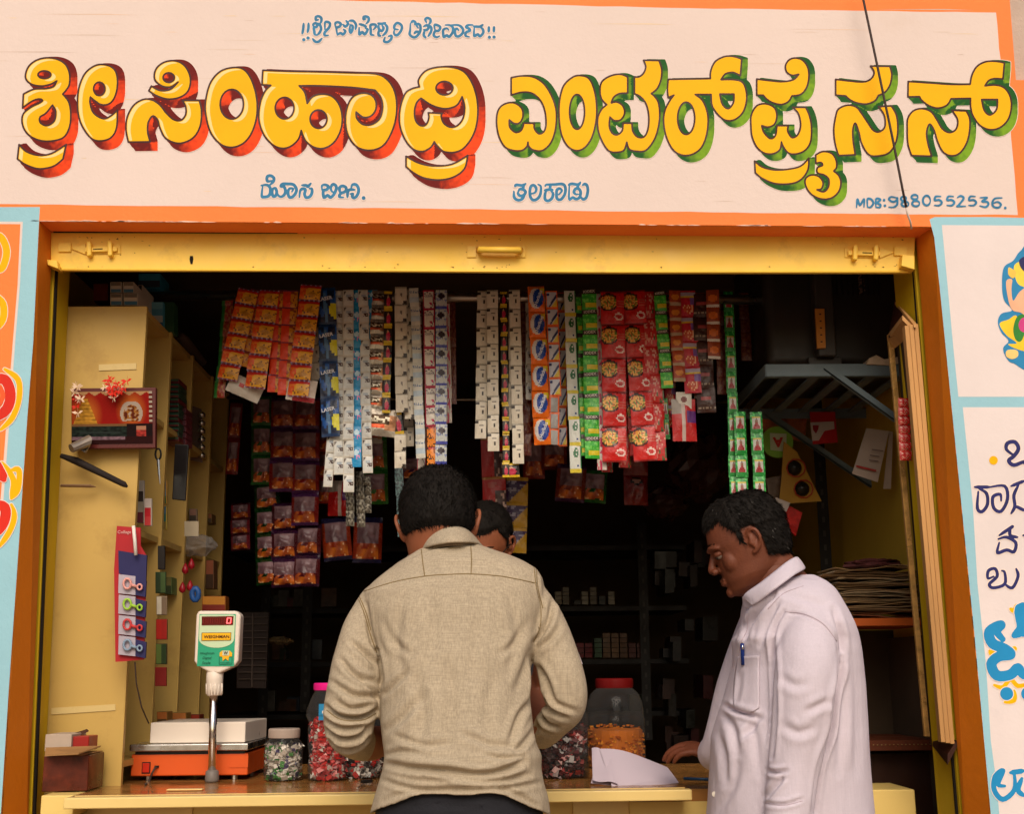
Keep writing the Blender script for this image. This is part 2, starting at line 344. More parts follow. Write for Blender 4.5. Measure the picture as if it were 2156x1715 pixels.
# ---- rolling shutter, rolled up: its bottom rail shows
sh = empty('rolling_shutter', 'yellow rolled-up metal shutter, only its bottom rail hanging under the fascia', 'shutter', P(1020, 530, 0))
slab([(112, 476), (1928, 484), (1927, 500), (112, 496)], .012, .03).build('slat', M_yel, sh, bevel=.002)
slab([(106, 489), (1928, 495), (1924, 571), (1905, 573), (1300, 573), (700, 569), (132, 568), (106, 552)], -.008, .012).build('bottom_rail', M_yel, sh, bevel=.003)
slab([(112, 486), (1926, 492), (1926, 495), (112, 489)], -.012, .012).build('rail_lip', M_dark, sh)
mb = MB(); mb.tube([P(130, 568.5, -.010), P(700, 570, -.010), P(1300, 573, -.010), P(1912, 573, -.010)], .0035, 8); mb.build('rail_edge', M_yel, sh, smooth=True)
slab([(98, 546), (120, 549), (122, 566), (100, 558)], -.03, .01).build('end_bracket', M_yel, sh, bevel=.002)
slab([(1900, 536), (1926, 538), (1926, 568), (1898, 560)], -.03, .01).build('end_bracket', M_yel, sh, bevel=.002)
def bolt(x, y, s):       # slide bolt with two staples
    X = lambda a: x+a*s
    slab([(X(0), y-11), (X(-30), y+1), (X(0), y+13)] if s > 0 else [(X(0), y-11), (X(0), y+13), (X(-30), y+1)], -.013, -.008).build('latch_point', M_yel, sh, bevel=.001)
    slab([(X(-58), y-12), (X(-31), y-12), (X(-31), y+7), (X(-58), y+7)], -.014, -.008).build('strike_plate', M_yel, sh, bevel=.001)
    slab([(X(0), y-7), (X(74), y-9), (X(74), y+11), (X(0), y+13)], -.011, -.008).build('backing_plate', M_yel, sh, bevel=.001)
    slab([(X(-2), y-2), (X(66), y-4), (X(66), y+6), (X(-2), y+8)], -.019, -.012).build('bolt_bar', M_yel, sh, bevel=.0015)
    slab([(X(16), y+1), (X(36), y), (X(36), y+2), (X(16), y+3)], -.0195, -.019).build('bolt_slot', M_dark, sh)
    for q in (6, 50):
        slab([(X(q-5), y-17), (X(q+5), y-15), (X(q+6), y+15), (X(q-4), y+17)], -.027, -.009).build('strap', M_yel, sh, bevel=.004, seg=3)
bolt(180, 523, 1); bolt(1852, 531, -1)
mb = MB(); mb.tube([P(1009, 526, -.010), P(1010, 526, -.036), P(1094, 527, -.036), P(1095, 527, -.010)], .009, 10); mb.build('handle', M_yel, sh, smooth=True)
for q in (983, 1087): slab([(q, 517), (q+20, 517), (q+20, 542), (q, 542)], -.012, -.008).build('handle_plate', M_yel, sh, bevel=.001)
slab([(400, 539), (406, 539), (407, 545), (405, 556), (401, 556), (399, 546)], -.0095, -.008).build('keyhole', M_dark, sh)

# ---- room behind
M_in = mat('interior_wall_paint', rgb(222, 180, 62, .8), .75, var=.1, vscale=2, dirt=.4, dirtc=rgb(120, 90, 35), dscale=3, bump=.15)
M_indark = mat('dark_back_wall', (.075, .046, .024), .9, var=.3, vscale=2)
XL, XR, YB = -1.36, 1.27, 3.1
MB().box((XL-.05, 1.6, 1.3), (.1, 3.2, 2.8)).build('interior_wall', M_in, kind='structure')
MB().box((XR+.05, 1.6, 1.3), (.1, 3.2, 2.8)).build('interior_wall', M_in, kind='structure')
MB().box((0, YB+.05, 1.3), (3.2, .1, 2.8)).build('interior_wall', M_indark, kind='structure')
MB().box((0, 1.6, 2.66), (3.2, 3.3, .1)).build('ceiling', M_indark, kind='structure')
MB().box((0, 1.6, .005), (2.8, 3.2, .03)).build('floor', mat('shop_floor', (.12, .09, .07), .5), kind='structure')
# wall above the opening inside, and returns beside the jambs
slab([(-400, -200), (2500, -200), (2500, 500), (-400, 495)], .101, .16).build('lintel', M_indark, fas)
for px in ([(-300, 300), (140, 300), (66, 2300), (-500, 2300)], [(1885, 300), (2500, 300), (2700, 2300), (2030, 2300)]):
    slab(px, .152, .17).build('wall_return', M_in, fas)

# ---- loose wire in front of the fascia
mb = MB(); mb.tube([P(1812, -60, -.16), P(1818, 0, -.155), P(1838, 95, -.15), P(1858, 190, -.15), P(1881, 300, -.145), P(1899, 392, -.14), P(1908, 437, -.13)], .0033, 8)
wi = empty('hanging_wire', 'thin dark cable hanging down across the last yellow letters, its end bare white', 'cable', P(1858, 190, -.15))
mb.build('cable', mat('black_cable', (.05, .03, .025), .5), wi, smooth=True)
MB().tube([P(1908, 437, -.13), P(1911, 452, -.125), P(1917, 468, -.115), P(1919, 482, -.10)], .0028, 8).build('bare_end', mat('white_cord', (.62, .52, .45), .7), wi, smooth=True)
# ================================================================= lettering painted on the walls
C = 'c'
RED = [  # (scale, ox, oy, operations) traced in enlarged crops
 (.3399, 0, 0, [('p', [(158,480),(172,420),(215,378),(280,358),(350,365),(405,398),(430,455),(430,520),(412,555),(388,582,C),(425,630),(438,700),(432,780),(400,845),(340,870),(260,872),(190,845),(150,800),(136,745),(148,700),(195,662),(240,640),(264,622),(240,612),(195,628),(140,668,C),(145,582,C),(210,552),(285,548),(332,535),(352,500,C),(310,522),(250,532),(190,518)]),
   ('h', ell(275,462,40,24)), ('h', [(325,650,C),(345,690),(335,750),(290,778),(250,760),(248,725),(285,700)])]),
 (.3399, 0, 0, [('p', [(118,895,C),(165,940),(240,962),(320,950),(410,895,C),(390,985,C),(330,1030),(240,1045),(160,1020),(108,985,C)])]),
 (.3399, 0, 0, [('p', [(480,640),(490,540),(530,450),(600,402),(670,405),(715,440),(728,510),(715,590),(680,640),(630,648),(590,625),(560,600,C),(558,640),(580,700),(640,735),(690,715),(728,680,C),(722,790),(690,850),(630,872),(570,860),(520,800),(490,730)]), ('h', ell(615,550,35,42))]),
 (.3399, 0, 0, [('p', [(958,490),(965,430),(1010,388),(1075,375),(1130,395),(1168,445),(1180,510),(1160,570),(1110,603),(1040,613),(970,592),(922,562,C),(938,532,C),(990,560),(1055,553),(1103,508,C),(1055,538),(1000,530)]), ('h', ell(1045,480,35,30)),
   ('p', [(780,800),(790,720),(830,650),(890,615),(945,620),(990,650),(1030,700),(1075,740),(1120,745),(1150,710),(1150,660),(1130,622,C),(1235,622,C),(1248,690),(1240,780),(1200,850),(1130,885),(1070,880),(1020,850),(990,790),(975,740),(945,718),(918,760),(915,820),(930,878,C),(795,880,C)])]),
 (.3399, 0, 0, [('p', [(1272,640),(1300,520),(1360,445),(1440,418),(1510,430),(1560,500),(1590,610),(1590,720),(1560,820),(1510,885),(1440,912),(1370,895),(1310,830),(1280,740)]), ('h', ell(1436,645,72,92))]),
 (.3399, 366.4, 58.63, [('p', [(550,262,C),(700,268),(900,272),(1100,278),(1250,285),(1320,320),(1365,390),(1380,490),(1365,600),(1320,700),(1270,745),(1200,758),(1130,735),(1080,670),(1062,590),(1070,500),(1105,430),(1165,404),(1220,415),(1250,455),(1248,510),(1215,548),(1170,552),(1128,520,C),(1132,560),(1170,598),(1225,598),(1275,560),(1292,490),(1280,430),(1245,385,C),(1100,368),(900,358),(775,358,C),(810,400),(825,468,C),(860,425),(920,410),(980,425),(1025,480),(1042,560),(1030,640),(990,710),(930,745),(870,740),(815,700),(788,635,C),(770,690),(720,735),(660,745),(600,715),(550,650),(525,560),(535,460),(565,390),(600,355,C),(545,352,C)]),
   ('h', ell(685,497,58,67)), ('h', ell(895,565,52,57))]),
 (.3399, 366.4, 58.63, [('p', [(1520,365,C),(1515,320),(1560,265),(1640,242),(1730,245),(1800,275),(1850,350),(1878,450),(1880,560),(1855,660),(1800,740),(1740,770),(1670,765),(1630,730),(1612,705,C),(1590,740),(1540,765),(1480,750),(1430,690),(1398,600),(1400,500),(1430,410),(1470,378)]),
   ('h', ell(1675,373,52,42)), ('h', [(1530,435,C),(1600,480),(1680,500),(1750,480),(1785,425,C),(1800,490),(1790,560),(1755,605),(1710,615),(1670,590),(1655,550),(1660,530,C),(1575,525,C),(1578,560),(1560,600),(1525,605),(1495,570),(1490,510),(1505,460)])]),
 (.3399, 366.4, 58.63, [('p', [(1437,795,C),(1510,835),(1600,855),(1720,845),(1820,790,C),(1800,870),(1740,920),(1650,942),(1550,930),(1480,895),(1437,860,C)])]),
]
GREEN = [
 (.27192, 989.3, 58.63, [('p', [(320,385,C),(400,372),(490,380),(570,430),(630,520),(665,620),(670,720),(655,820),(620,900),(560,950),(490,945),(455,915),(450,885,C),(440,920),(400,950),(330,948),(270,920),(225,840),(207,740),(215,650),(250,600),(310,578),(365,590),(405,630),(410,690),(385,735),(345,740),(305,712,C),(310,770),(350,808),(390,800),(412,765),(415,738,C),(500,738,C),(500,780),(535,820),(575,800),(590,740),(580,640),(545,560),(480,505),(400,498),(320,520,C)])]),
 (.27192, 989.3, 58.63, [('p', [(690,680),(695,560),(725,450),(790,385),(850,368),(920,390),(960,470),(980,580),(980,700),(955,820),(915,900),(860,945),(800,945),(745,900),(705,810)]), ('h', ell(830,650,58,135))]),
 (.27192, 989.3, 58.63, [('p', [(1222,378,C),(1160,358),(1080,375),(1020,420),(1008,490),(1020,550),(1060,595,C),(1020,630),(990,700),(995,800),(1030,890),(1080,955),(1150,962),(1195,945),(1215,885,C),(1235,940),(1290,955),(1360,950),(1420,880),(1455,790),(1470,680),(1460,580),(1430,530),(1405,508,C),(1450,470),(1480,400),(1485,320),(1465,252,C),(1345,250,C),(1362,300),(1345,350),(1310,378),(1274,378,C),(1274,510,C),(1320,532),(1365,590),(1385,680),(1380,780),(1350,842),(1300,845),(1262,800),(1255,738,C),(1185,738,C),(1180,795),(1140,828),(1100,812),(1080,760),(1085,690,C),(1120,718),(1170,710),(1198,660),(1185,605),(1140,574),(1095,580,C),(1115,535),(1160,508),(1222,505,C)])]),
 (.27192, 989.3, 58.63, [('p', [(1535,398,C),(1700,395),(1862,392,C),(1866,330),(1900,260),(1970,222),(2040,220),(2105,240,C),(2095,370,C),(2040,345),(1980,355),(1945,400,C),(2040,400),(2110,420),(2140,490),(2140,580),(2110,660),(2050,710),(1980,715),(1920,670),(1875,600),(1868,515,C),(1745,515,C),(1800,560),(1835,640),(1845,730),(1830,840),(1790,930),(1720,980),(1640,985),(1570,940),(1520,840),(1500,730),(1510,640),(1550,560),(1580,520,C),(1535,540,C),(1530,480)]), ('h', ell(1675,700,66,125)), ('h', [(1935,512,C),(2045,512,C),(2040,580),(2000,625),(1955,590)])]),
 (.3032, 1502.3, 0, [('p', [(300,548,C),(380,558),(480,566),(555,552),(592,515,C),(545,522),(508,498),(500,455),(525,415),(570,402),(620,418),(655,470),(662,540),(645,610),(605,655),(545,665,C),(520,705),(470,725),(410,712),(370,688),(345,660,C),(300,660,C)]),
   ('p', [(260,880),(262,800),(300,735),(360,720),(420,745),(440,800),(425,860),(380,882),(335,872,C),(350,920),(395,962),(430,940),(440,872,C),(520,872,C),(515,910),(545,955),(585,935),(605,870),(590,790),(550,745,C),(640,745,C),(665,800),(680,880),(675,980),(640,1040),(580,1068),(520,1062),(480,1010),(472,985,C),(460,1040),(410,1068),(350,1062),(300,1020),(268,950)])]),
 (.3032, 1502.3, 0, [('p', [(285,1118,C),(340,1160),(430,1180),(540,1172),(610,1150),(662,1098,C),(655,1180),(610,1245),(540,1275),(430,1275),(340,1240),(290,1200,C)])]),
 (.3032, 1502.3, 0, [('p', [(710,1075,C),(760,1052),(820,1065),(850,1110),(855,1160),(835,1188,C),(870,1220),(885,1270),(870,1330),(820,1375),(750,1382),(680,1350),(640,1290),(640,1240),(680,1215),(730,1225),(760,1265),(750,1310),(718,1318,C),(765,1332),(797,1300),(800,1245),(768,1215),(722,1200),(722,1165),(757,1148),(745,1128),(710,1135,C)])]),
 (.3032, 1502.3, 0, [('p', [(848,550,C),(930,560),(1040,568),(1095,545),(1115,500),(1090,458,C),(1225,460,C),(1238,520),(1225,590),(1190,640),(1145,662,C),(1120,700),(1060,722),(990,712),(945,690),(918,665,C),(848,660,C)]),
   ('p', [(850,800),(870,755),(930,730),(990,742),(1030,790),(1070,850),(1110,905),(1150,915),(1190,880),(1185,800),(1145,740,C),(1235,735,C),(1270,800),(1280,900),(1265,990),(1220,1060),(1150,1082),(1080,1075),(1030,1000),(1010,920),(985,855),(968,900),(970,980),(985,1075,C),(868,1080,C),(845,1000),(835,900)])]),
 (.3032, 1502.3, 0, [('p', [(1352,565,C),(1500,575),(1650,585),(1782,585,C),(1795,520),(1830,460),(1890,428),(1960,425),(2020,435,C),(2010,548,C),(1950,545),(1910,560),(1885,595,C),(1960,590),(2020,610),(2060,670),(2068,750),(2045,830),(1990,885),(1920,900),(1850,870),(1800,800),(1785,735),(1785,682,C),(1650,685,C),(1620,730),(1560,750),(1500,735),(1450,700),(1430,670,C),(1350,672,C)]), ('h', [(1862,690,C),(1972,690,C),(1965,760),(1920,798),(1880,765)]),
   ('p', [(1345,900),(1350,820),(1390,768),(1450,754),(1510,775),(1550,830),(1590,895),(1640,920),(1685,895),(1695,830),(1655,765,C),(1755,770,C),(1780,830),(1775,930),(1750,1010),(1700,1070),(1640,1080),(1590,1050),(1555,980),(1530,900),(1500,862),(1480,920),(1490,1000),(1515,1085,C),(1375,1080,C),(1350,1000)])]),
]
MP_y = mat('letter_yellow', rgb(255, 178, 0, 1.0), .6, var=.05, vscale=6, spec=.15)
MP_k = mat('letter_outline', rgb(62, 18, 8, .9), .5, var=.1)
MP_h = mat('letter_highlight', rgb(250, 214, 140, .98), .6, var=.06, spec=.2)
MP_vc = mat('shaded_lettering', vc=True, rough=.6, var=.08, vscale=25, spec=.15)
MP_halo = mat('letter_halo', rgb(242, 220, 206, .95), .75, var=.04)
def shade(F, st, dark, mid, lite, x0, y0):
    gy, gx = np.gradient(F); ny, nx = F.shape
    def f(u, v):
        i = min(nx-1, max(0, int((u-x0)/st))); j = min(ny-1, max(0, int((v-y0)/st))); a, b = gx[j, i], gy[j, i]; n = math.hypot(a, b)+1e-6
        t = (a*.8+b*.6)/n; nzv = noise.noise((u*.12, v*.12, 3.1))*.35; t = max(0, min(1, (t-.62)*2.6+nzv))
        if b/n < -.05: t *= .3
        return tuple(dark[k]+(lite[k]-dark[k])*t for k in range(3))
    return f
def big(lst, ext, dark, lite, hi):
    st = 1.5
    for li, (sc, ox, oy, ops) in enumerate(lst):
        q_ = -.0003*(li % 3)
        F, X, Y, x0, y0 = shape_field(ops, sc, ox, oy, 26, st)
        le = empty('painted_letter', None, None, P(x0+26, y0+26, YF)); del_keys = None
        le.parent = fas; le.matrix_parent_inverse = Matrix.Translation(fas.location).inverted()
        S = F.copy()
        for t in np.linspace(0, 1, 9):
            S = np.minimum(S, shift(F, ext[0]*t, ext[1]*t, st)); S = np.minimum(S, shift(F, ext[0], ext[1]*t-1.5*(1-t), st)); S = np.minimum(S, shift(F, ext[0]*t, -1.5*t, st))
        S -= 1.2
        march(S-1.1, x0, y0, st, YF-.003+q_, 'halo', MP_halo, le)
        march(S, x0, y0, st, YF-.0045+q_, 'drop_shade', MP_vc, le, shade(F, st, dark, None, lite, x0, y0))
        march(F-2.0, x0, y0, st, YF-.006+q_, 'outline', MP_k, le)
        march(F+1.9, x0, y0, st, YF-.0075+q_, 'letter_face', MP_y, le)
        if hi:
            H = np.maximum(F+3.0, -(shift(F, 9.0, 4.5, st)+1.0))
            march(H, x0, y0, st, YF-.009+q_, 'highlight', MP_h, le)
big(RED, (15.5, 17.5), rgb(104, 14, 8), rgb(250, 70, 12), True)
big(GREEN, (11.5, 13), rgb(24, 84, 28), rgb(120, 160, 28), False)

MP_b = mat('letter_blue', rgb(45, 118, 158, 1.0), .6, var=.22, vscale=30)
MP_n = mat('letter_navy', rgb(38, 38, 96, 1.0), .6, var=.2, vscale=30)
def strokes(name, lst, sc, ox, oy, w, material, parent, y=YF-.006, halo=True, st=1.0, label=None):
    e = bpy.data.objects.new(name, None); e.empty_display_size = .03
    ops = [('s', w if len(s) > 1 else w*1.25, s if len(s) > 1 else [s[0], (s[0][0]+.5, s[0][1]+.5)]) for s in lst]
    F, X, Y, x0, y0 = shape_field(ops, sc, ox, oy, w*1.4+5, st)
    e.location = P(x0, y0, y); COL.objects.link(e); e.parent = parent; e.matrix_parent_inverse = Matrix.Translation(parent.location).inverted()
    if label: e['label'] = label
    if halo: march(F-1.5, x0, y0, st, y+.001, 'halo', MP_halo, e)
    march(F, x0, y0, st, y, 'stroke', material, e)
def ringp(cx, cy, rx, ry): return ell(cx, cy, rx, ry, 10)+[(cx+rx, cy)]
T1 = [[(90,262),(80,380),(60,480)],[(190,258),(188,360),(168,450)],[(92,600)],[(180,566)],
 [(395,185),(345,195),(342,135),(395,115),(452,150),(455,215),(430,270)],[(300,335),(285,290),(330,258),(372,285),(355,335),(300,350),(310,430),(320,490),(370,508)],[(345,256),(420,290),(450,370),(420,450),(370,505)],[(275,580),(330,640),(400,640),(468,572)],
 [(530,390),(532,245),(600,238),(635,275),(615,345),(570,400),(520,460),(530,515),(598,508)],
 [(750,345),(742,265),(795,238),(855,270),(835,325),(790,345),(765,360),(785,500)],[(785,505),(850,462),(900,492),(950,430),(910,385)],[(905,285),(950,330),(1005,270),(965,205)],
 [(1030,212),(1110,210),(1170,290),(1160,390)],[(1050,300),(1040,400),(1062,455),(1095,400),(1100,320),(1050,290)],
 [(1370,170),(1330,180),(1330,130),(1380,120),(1432,150),(1425,220),(1380,270)],[(1235,275),(1320,300),(1385,330)],[(1235,350),(1240,490),(1300,440),(1350,490),(1410,395),(1360,360)],
 [(1540,505),(1480,490),(1475,400),(1470,300),(1560,285),(1580,330),(1530,392)],
 [(1620,260),(1700,272),(1780,250)],[(1640,290),(1640,370),(1700,420),(1740,360),(1710,310)],[(1640,400),(1635,500),(1680,522)],[(1760,270),(1815,340),(1795,440),(1720,520)],[(1770,550),(1750,630),(1820,650),(1895,590),(1900,520),(1840,530)],
 [(2040,390),(1965,375),(1965,310),(2020,255),(2095,285),(2120,350),(2085,440),(2010,510),(1955,470),(1965,390)]]
strokes('painted_word', T1, .10197, 630.2, 21.98, 2.9, MP_b, fas)
T2 = [[(225,250),(265,215),(312,245),(300,290)],[(210,270),(205,400),(195,490),(270,550),(340,530),(410,430),(415,320),(375,275),(335,300),(370,360)],[(290,470),(330,435),(385,440)],
 [(540,245),(518,180),(560,150),(620,180),(622,240),(590,280)],[(480,330),(550,300),(585,345),(545,400),(480,395)],[(500,420),(485,510),(530,560)],[(600,300),(642,360),(632,440),(575,530)],
 [(720,420),(705,300),(765,300),(826,345),(790,415),(720,425),(690,510),(750,550),(810,525)],
 [(1000,400),(960,365),(890,395),(885,470),(900,545),(960,508),(1010,540),(1080,450),(1085,350),(1020,300),(930,297)],[(1030,300),(1200,300),(1288,370),(1288,460),(1210,530),(1145,515),(1130,410),(1170,370),(1205,410)],
 [(1495,293),(1400,300),(1360,340),(1425,375),(1435,415),(1360,450),(1350,520),(1425,542)],[(1508,322),(1640,330),(1708,288)],[(1530,345),(1525,520),(1600,490),(1650,530),(1715,450),(1700,380),(1650,338)],
 [(1830,330),(1826,440)],[(1936,330),(1932,440)],[(1840,550)],[(1936,546)]]
strokes('painted_word', T2, .10197, 842.75, 21.98, 2.9, MP_b, fas)
T3 = [[(330,185),(245,195),(238,115),(300,92),(362,140),(345,210),(285,260)],[(130,272),(230,262),(290,310),(295,400),(265,462),(185,482),(140,462),(155,300)],
 [(350,330),(328,400),(350,470),(395,455),(412,390),(390,325),(345,322)],[(400,330),(432,440),(490,478),(550,440),(572,370),(545,295),(490,285),(520,245),(620,243),(720,258),(772,340),(752,420),(695,482),(640,482),(618,400),(645,330),(712,332),(690,385)],
 [(870,268),(950,270),(980,290),(1035,232)],[(825,485),(840,370),(885,332),(935,350),(918,430),(950,492),(1020,470),(1055,400),(1050,330),(1010,330)],
 [(1240,355),(1235,280),(1290,258),(1352,290),(1325,345),(1262,370),(1272,492),(1340,450),(1390,490),(1450,440),(1492,350),(1492,280),(1440,250),(1400,300),(1410,370),(1450,400)],
 [(1600,405),(1562,380),(1560,310),(1612,280),(1675,312),(1662,380),(1575,420),(1555,480),(1630,490)],
 [(1700,490),(1720,360),(1835,350)],[(1770,320),(1792,258),(1862,260),(1905,340),(1885,440),(1825,500),(1788,470),(1800,425),(1755,425)],[(1995,500)]]
strokes('painted_word', T3, .11557, 534.97, 359.1, 3.3, MP_b, fas)
T4 = [[(245,300),(280,258),(420,272),(502,228)],[(450,280),(440,345)],[(320,430),(360,362),(445,372),(498,430),(450,505),(370,520),(318,470),(320,430)],[(490,470),(420,590),(320,622),(230,560),(218,410)],
 [(640,470),(725,440),(752,350),(700,270),(630,290),(600,400),(612,540),(680,622),(780,590),(850,480),(862,300),(795,248)],
 [(965,290),(1000,252),(1200,248),(1380,240),(1445,320),(1432,480),(1340,605),(1250,590),(1235,480),(1245,380),(1310,345),(1362,400),(1290,490)],[(1090,250),(1080,330)],[(950,390),(1050,370),(1150,378)],[(1000,400),(965,460),(962,600),(1040,640),(1130,570),(1150,460),(1100,400)],
 [(1520,262),(1600,232),(1750,252),(1805,195)],[(1540,280),(1535,598),(1620,560),(1700,598),(1780,560),(1810,450),(1790,380),(1740,342),(1680,360),(1650,430),(1690,482),(1745,480)],[(1750,260),(1735,340)],[(1790,500),(1860,600),(1940,562),(1982,400),(1960,270),(1900,238),(1855,270)]]
strokes('painted_word', T4, .08838, 1062.6, 366.4, 3.2, MP_b, fas)
def five(x): return [(x+80,105),(x+18,105),(x+5,150),(x+60,148),(x+92,180),(x+60,215),(x,214)]
T5 = [[(90,240),(102,140),(132,212),(182,138),(182,236)],[(225,235),(225,138),(270,140),(298,185),(265,236),(225,235)],[(328,238),(332,135),(385,145),(345,183),(385,208),(375,238),(328,238)],[(430,150)],[(440,218)],
 [(592,125),(520,110),(490,140),(540,172),(590,148),(592,125),(592,200),(550,236),(488,236)],ringp(672,132,34,26),ringp(690,198,44,30),ringp(808,112,40,28),ringp(822,192,46,34),ringp(955,155,46,60),
 five(1050),five(1205),[(1335,118),(1375,98),(1412,128),(1350,212),(1338,226),(1435,226)],five(1475),[(1615,120),(1700,120),(1640,165),(1702,172),(1716,205),(1680,236),(1612,220)],[(1885,122),(1800,130),(1765,180),(1780,230),(1840,242),(1872,205),(1830,172),(1770,192)],[(1925,246)]]
strokes('painted_phone_number', T5, .17066, 1788.1, 395.7, 2.3, MP_b, fas, halo=False)
# navy lettering and the big blue letters on the right strip
s3 = (.3845, 1465.7, 513.0)
strokes('painted_word', [[(1745,1165),(1700,1130),(1705,1095),(1745,1088),(1765,1125),(1740,1165),(1712,1190),(1740,1215),(1800,1195),(1850,1200)],[(1795,1205),(1830,1160)]], *s3, 4.2, MP_n, pr)
strokes('painted_word', [[(1525,1335),(1610,1335)],[(1550,1345),(1590,1370),(1595,1430),(1565,1470),(1540,1450),(1545,1360)],[(1610,1335),(1690,1330),(1705,1400),(1670,1468),(1630,1450),(1625,1390),(1665,1375),(1670,1410)],[(1725,1330),(1800,1300)],[(1765,1325),(1740,1380),(1745,1440),(1725,1480)],[(1750,1440),(1800,1465)]], *s3, 3.6, MP_n, pr)
strokes('painted_word', [[(1660,1600),(1720,1560),(1735,1550)],[(1720,1560),(1720,1600),(1760,1610)],[(1660,1640),(1650,1695),(1700,1680),(1740,1690),(1750,1640),(1700,1610),(1655,1620)],[(1790,1600),(1850,1600)]], *s3, 3.6, MP_n, pr)
s5 = (.4017, 1392.3, 1025.9)
strokes('painted_word', [[(1742,470),(1712,480),(1715,440),(1750,430),(1760,470),(1720,510),(1740,530),(1800,510),(1800,450),(1785,440)],[(1800,510),(1840,530),(1870,470),(1860,430)]], *s5, 3.4, MP_n, pr)
strokes('painted_dot', [[(1628,1188)]], *s3, 7.2, MP_y, pr, halo=False)
MP_b2 = mat('letter_bright_blue', rgb(28, 136, 190, 1.0), .55, var=.08, vscale=9)
strokes('painted_letter', [[(1860,620),(1850,650),(1830,640)],[(1720,860),(1750,905),(1800,880)],[(1745,1040),(1790,1052),(1830,1010),(1870,1045),(1930,1030)],[(1720,870),(1780,850)],[(1800,1130),(1850,1120),(1850,1070)],[(1850,850)]], *s5, 4.6, MP_y, pr, halo=True, y=YF-.007)
strokes('painted_letter', [[(1960,640),(1880,640),(1890,740),(1850,780)],[(1790,800),(1760,760),(1780,725),(1720,760),(1735,820),(1800,850),(1830,880),(1770,890),(1730,930),(1760,990),(1830,985),(1870,950),(1900,990),(1960,980)],[(1810,1085)],[(1920,1085)],[(1880,760),(1960,760)]], *s5, 11, MP_b2, pr, halo=True, y=YF-.009)
strokes('painted_letter', [[(1800,1570),(1765,1560),(1790,1490),(1750,1520),(1745,1590),(1790,1640),(1850,1590),(1850,1500)],[(1830,1500),(1900,1490)],[(1890,1530),(1870,1590),(1900,1620)]], *s5, 5.5, MP_b2, pr, halo=True, y=YF-.006)
# left strip: cut-off lettering
strokes('painted_letter', [[(-14,492),(4,502),(14,530),(6,562),(-10,572)],[(-14,620),(6,640),(6,672),(-12,696)]], 1, 0, 0, 7.5, MP_y, pl, halo=True, y=YF-.008)
MP_red = mat('letter_red', rgb(214, 40, 18, 1.0), .55, var=.1); MP_or = mat('letter_deep_orange', rgb(250, 92, 40), .55, var=.08)
strokes('painted_letter', [[(10,778),(38,800),(40,840),(26,880),(2,905)],[(26,990),(40,992),(38,1030),(24,1050)],[(24,1064),(30,1090),(20,1120),(0,1150)],[(4,975),(28,1010),(24,1046)]], 1, 0, 0, 6, MP_y, pl, halo=True, y=YF-.010)
strokes('painted_letter', [[(-20,800),(10,800),(22,830),(14,862),(-14,885)],[(-10,975),(8,1010)],[(-16,1062),(10,1070),(8,1100),(-14,1130)]], 1, 0, 0, 11, MP_red, pl, halo=True, y=YF-.012)
strokes('painted_letter', [[(-20,815),(0,818),(6,836),(-6,858)]], 1, 0, 0, 5, MP_or, pl, halo=False, y=YF-.014)
# seated deity painted in the upper right panel (cut by the frame)
de = bpy.data.objects.new('painted_deity', None); COL.objects.link(de); de.location = P(2140, 680, YF); de.parent = pr; de.matrix_parent_inverse = Matrix.Translation(pr.location).inverted()
de['label'] = 'small painted seated deity on a yellow lotus against a blue cloud'
k7 = .2487; ox7, oy7 = 1949.3, 454.3      # 2660,620 crop
def blobp(pts, c, y, w=None, nm='painted_patch'):
    F, X, Y, x0, y0 = shape_field([('p', pts)], k7, ox7, oy7, 3, 1.0); march(F, x0, y0, 1.0, y, nm, mat('deity_'+nm+str(c), c, .6, var=.1, vscale=20), de)
blobp([(900,280),(800,300),(740,380),(660,440),(645,600),(665,720),(730,800),(640,830),(610,900),(640,990),(700,1060),(655,1120),(680,1200),(740,1250),(900,1230)], rgb(40, 130, 178), YF-.006)
blobp([(900,380),(790,390),(745,440),(770,560),(820,600),(900,600)], rgb(244, 208, 72), YF-.007)
blobp([(625,915),(700,880),(760,845),(800,900),(900,1000),(900,1140),(800,1140),(695,1090),(770,1080),(680,1010)], rgb(250, 196, 40), YF-.008)
blobp([(740,960),(770,860),(830,840),(850,940),(810,1060),(760,1050)], rgb(48, 128, 48), YF-.009)
blobp([(785,920),(820,865),(900,870),(900,990),(810,980)], rgb(205, 60, 130), YF-.010)
blobp([(680,560),(730,540),(725,620),(740,720),(800,640),(900,600),(900,860),(800,820),(735,800),(700,720)], rgb(236, 178, 140), YF-.0115)
blobp([(700,440),(730,450),(765,480),(740,530),(700,500)], rgb(236, 190, 80), YF-.0125)
blobp([(790,380),(850,340),(900,350),(900,480),(820,460)], rgb(40, 40, 90), YF-.0125)
blobp([(690,1140),(770,1140),(780,1190),(730,1215),(680,1190)], rgb(240, 200, 120), YF-.0125)
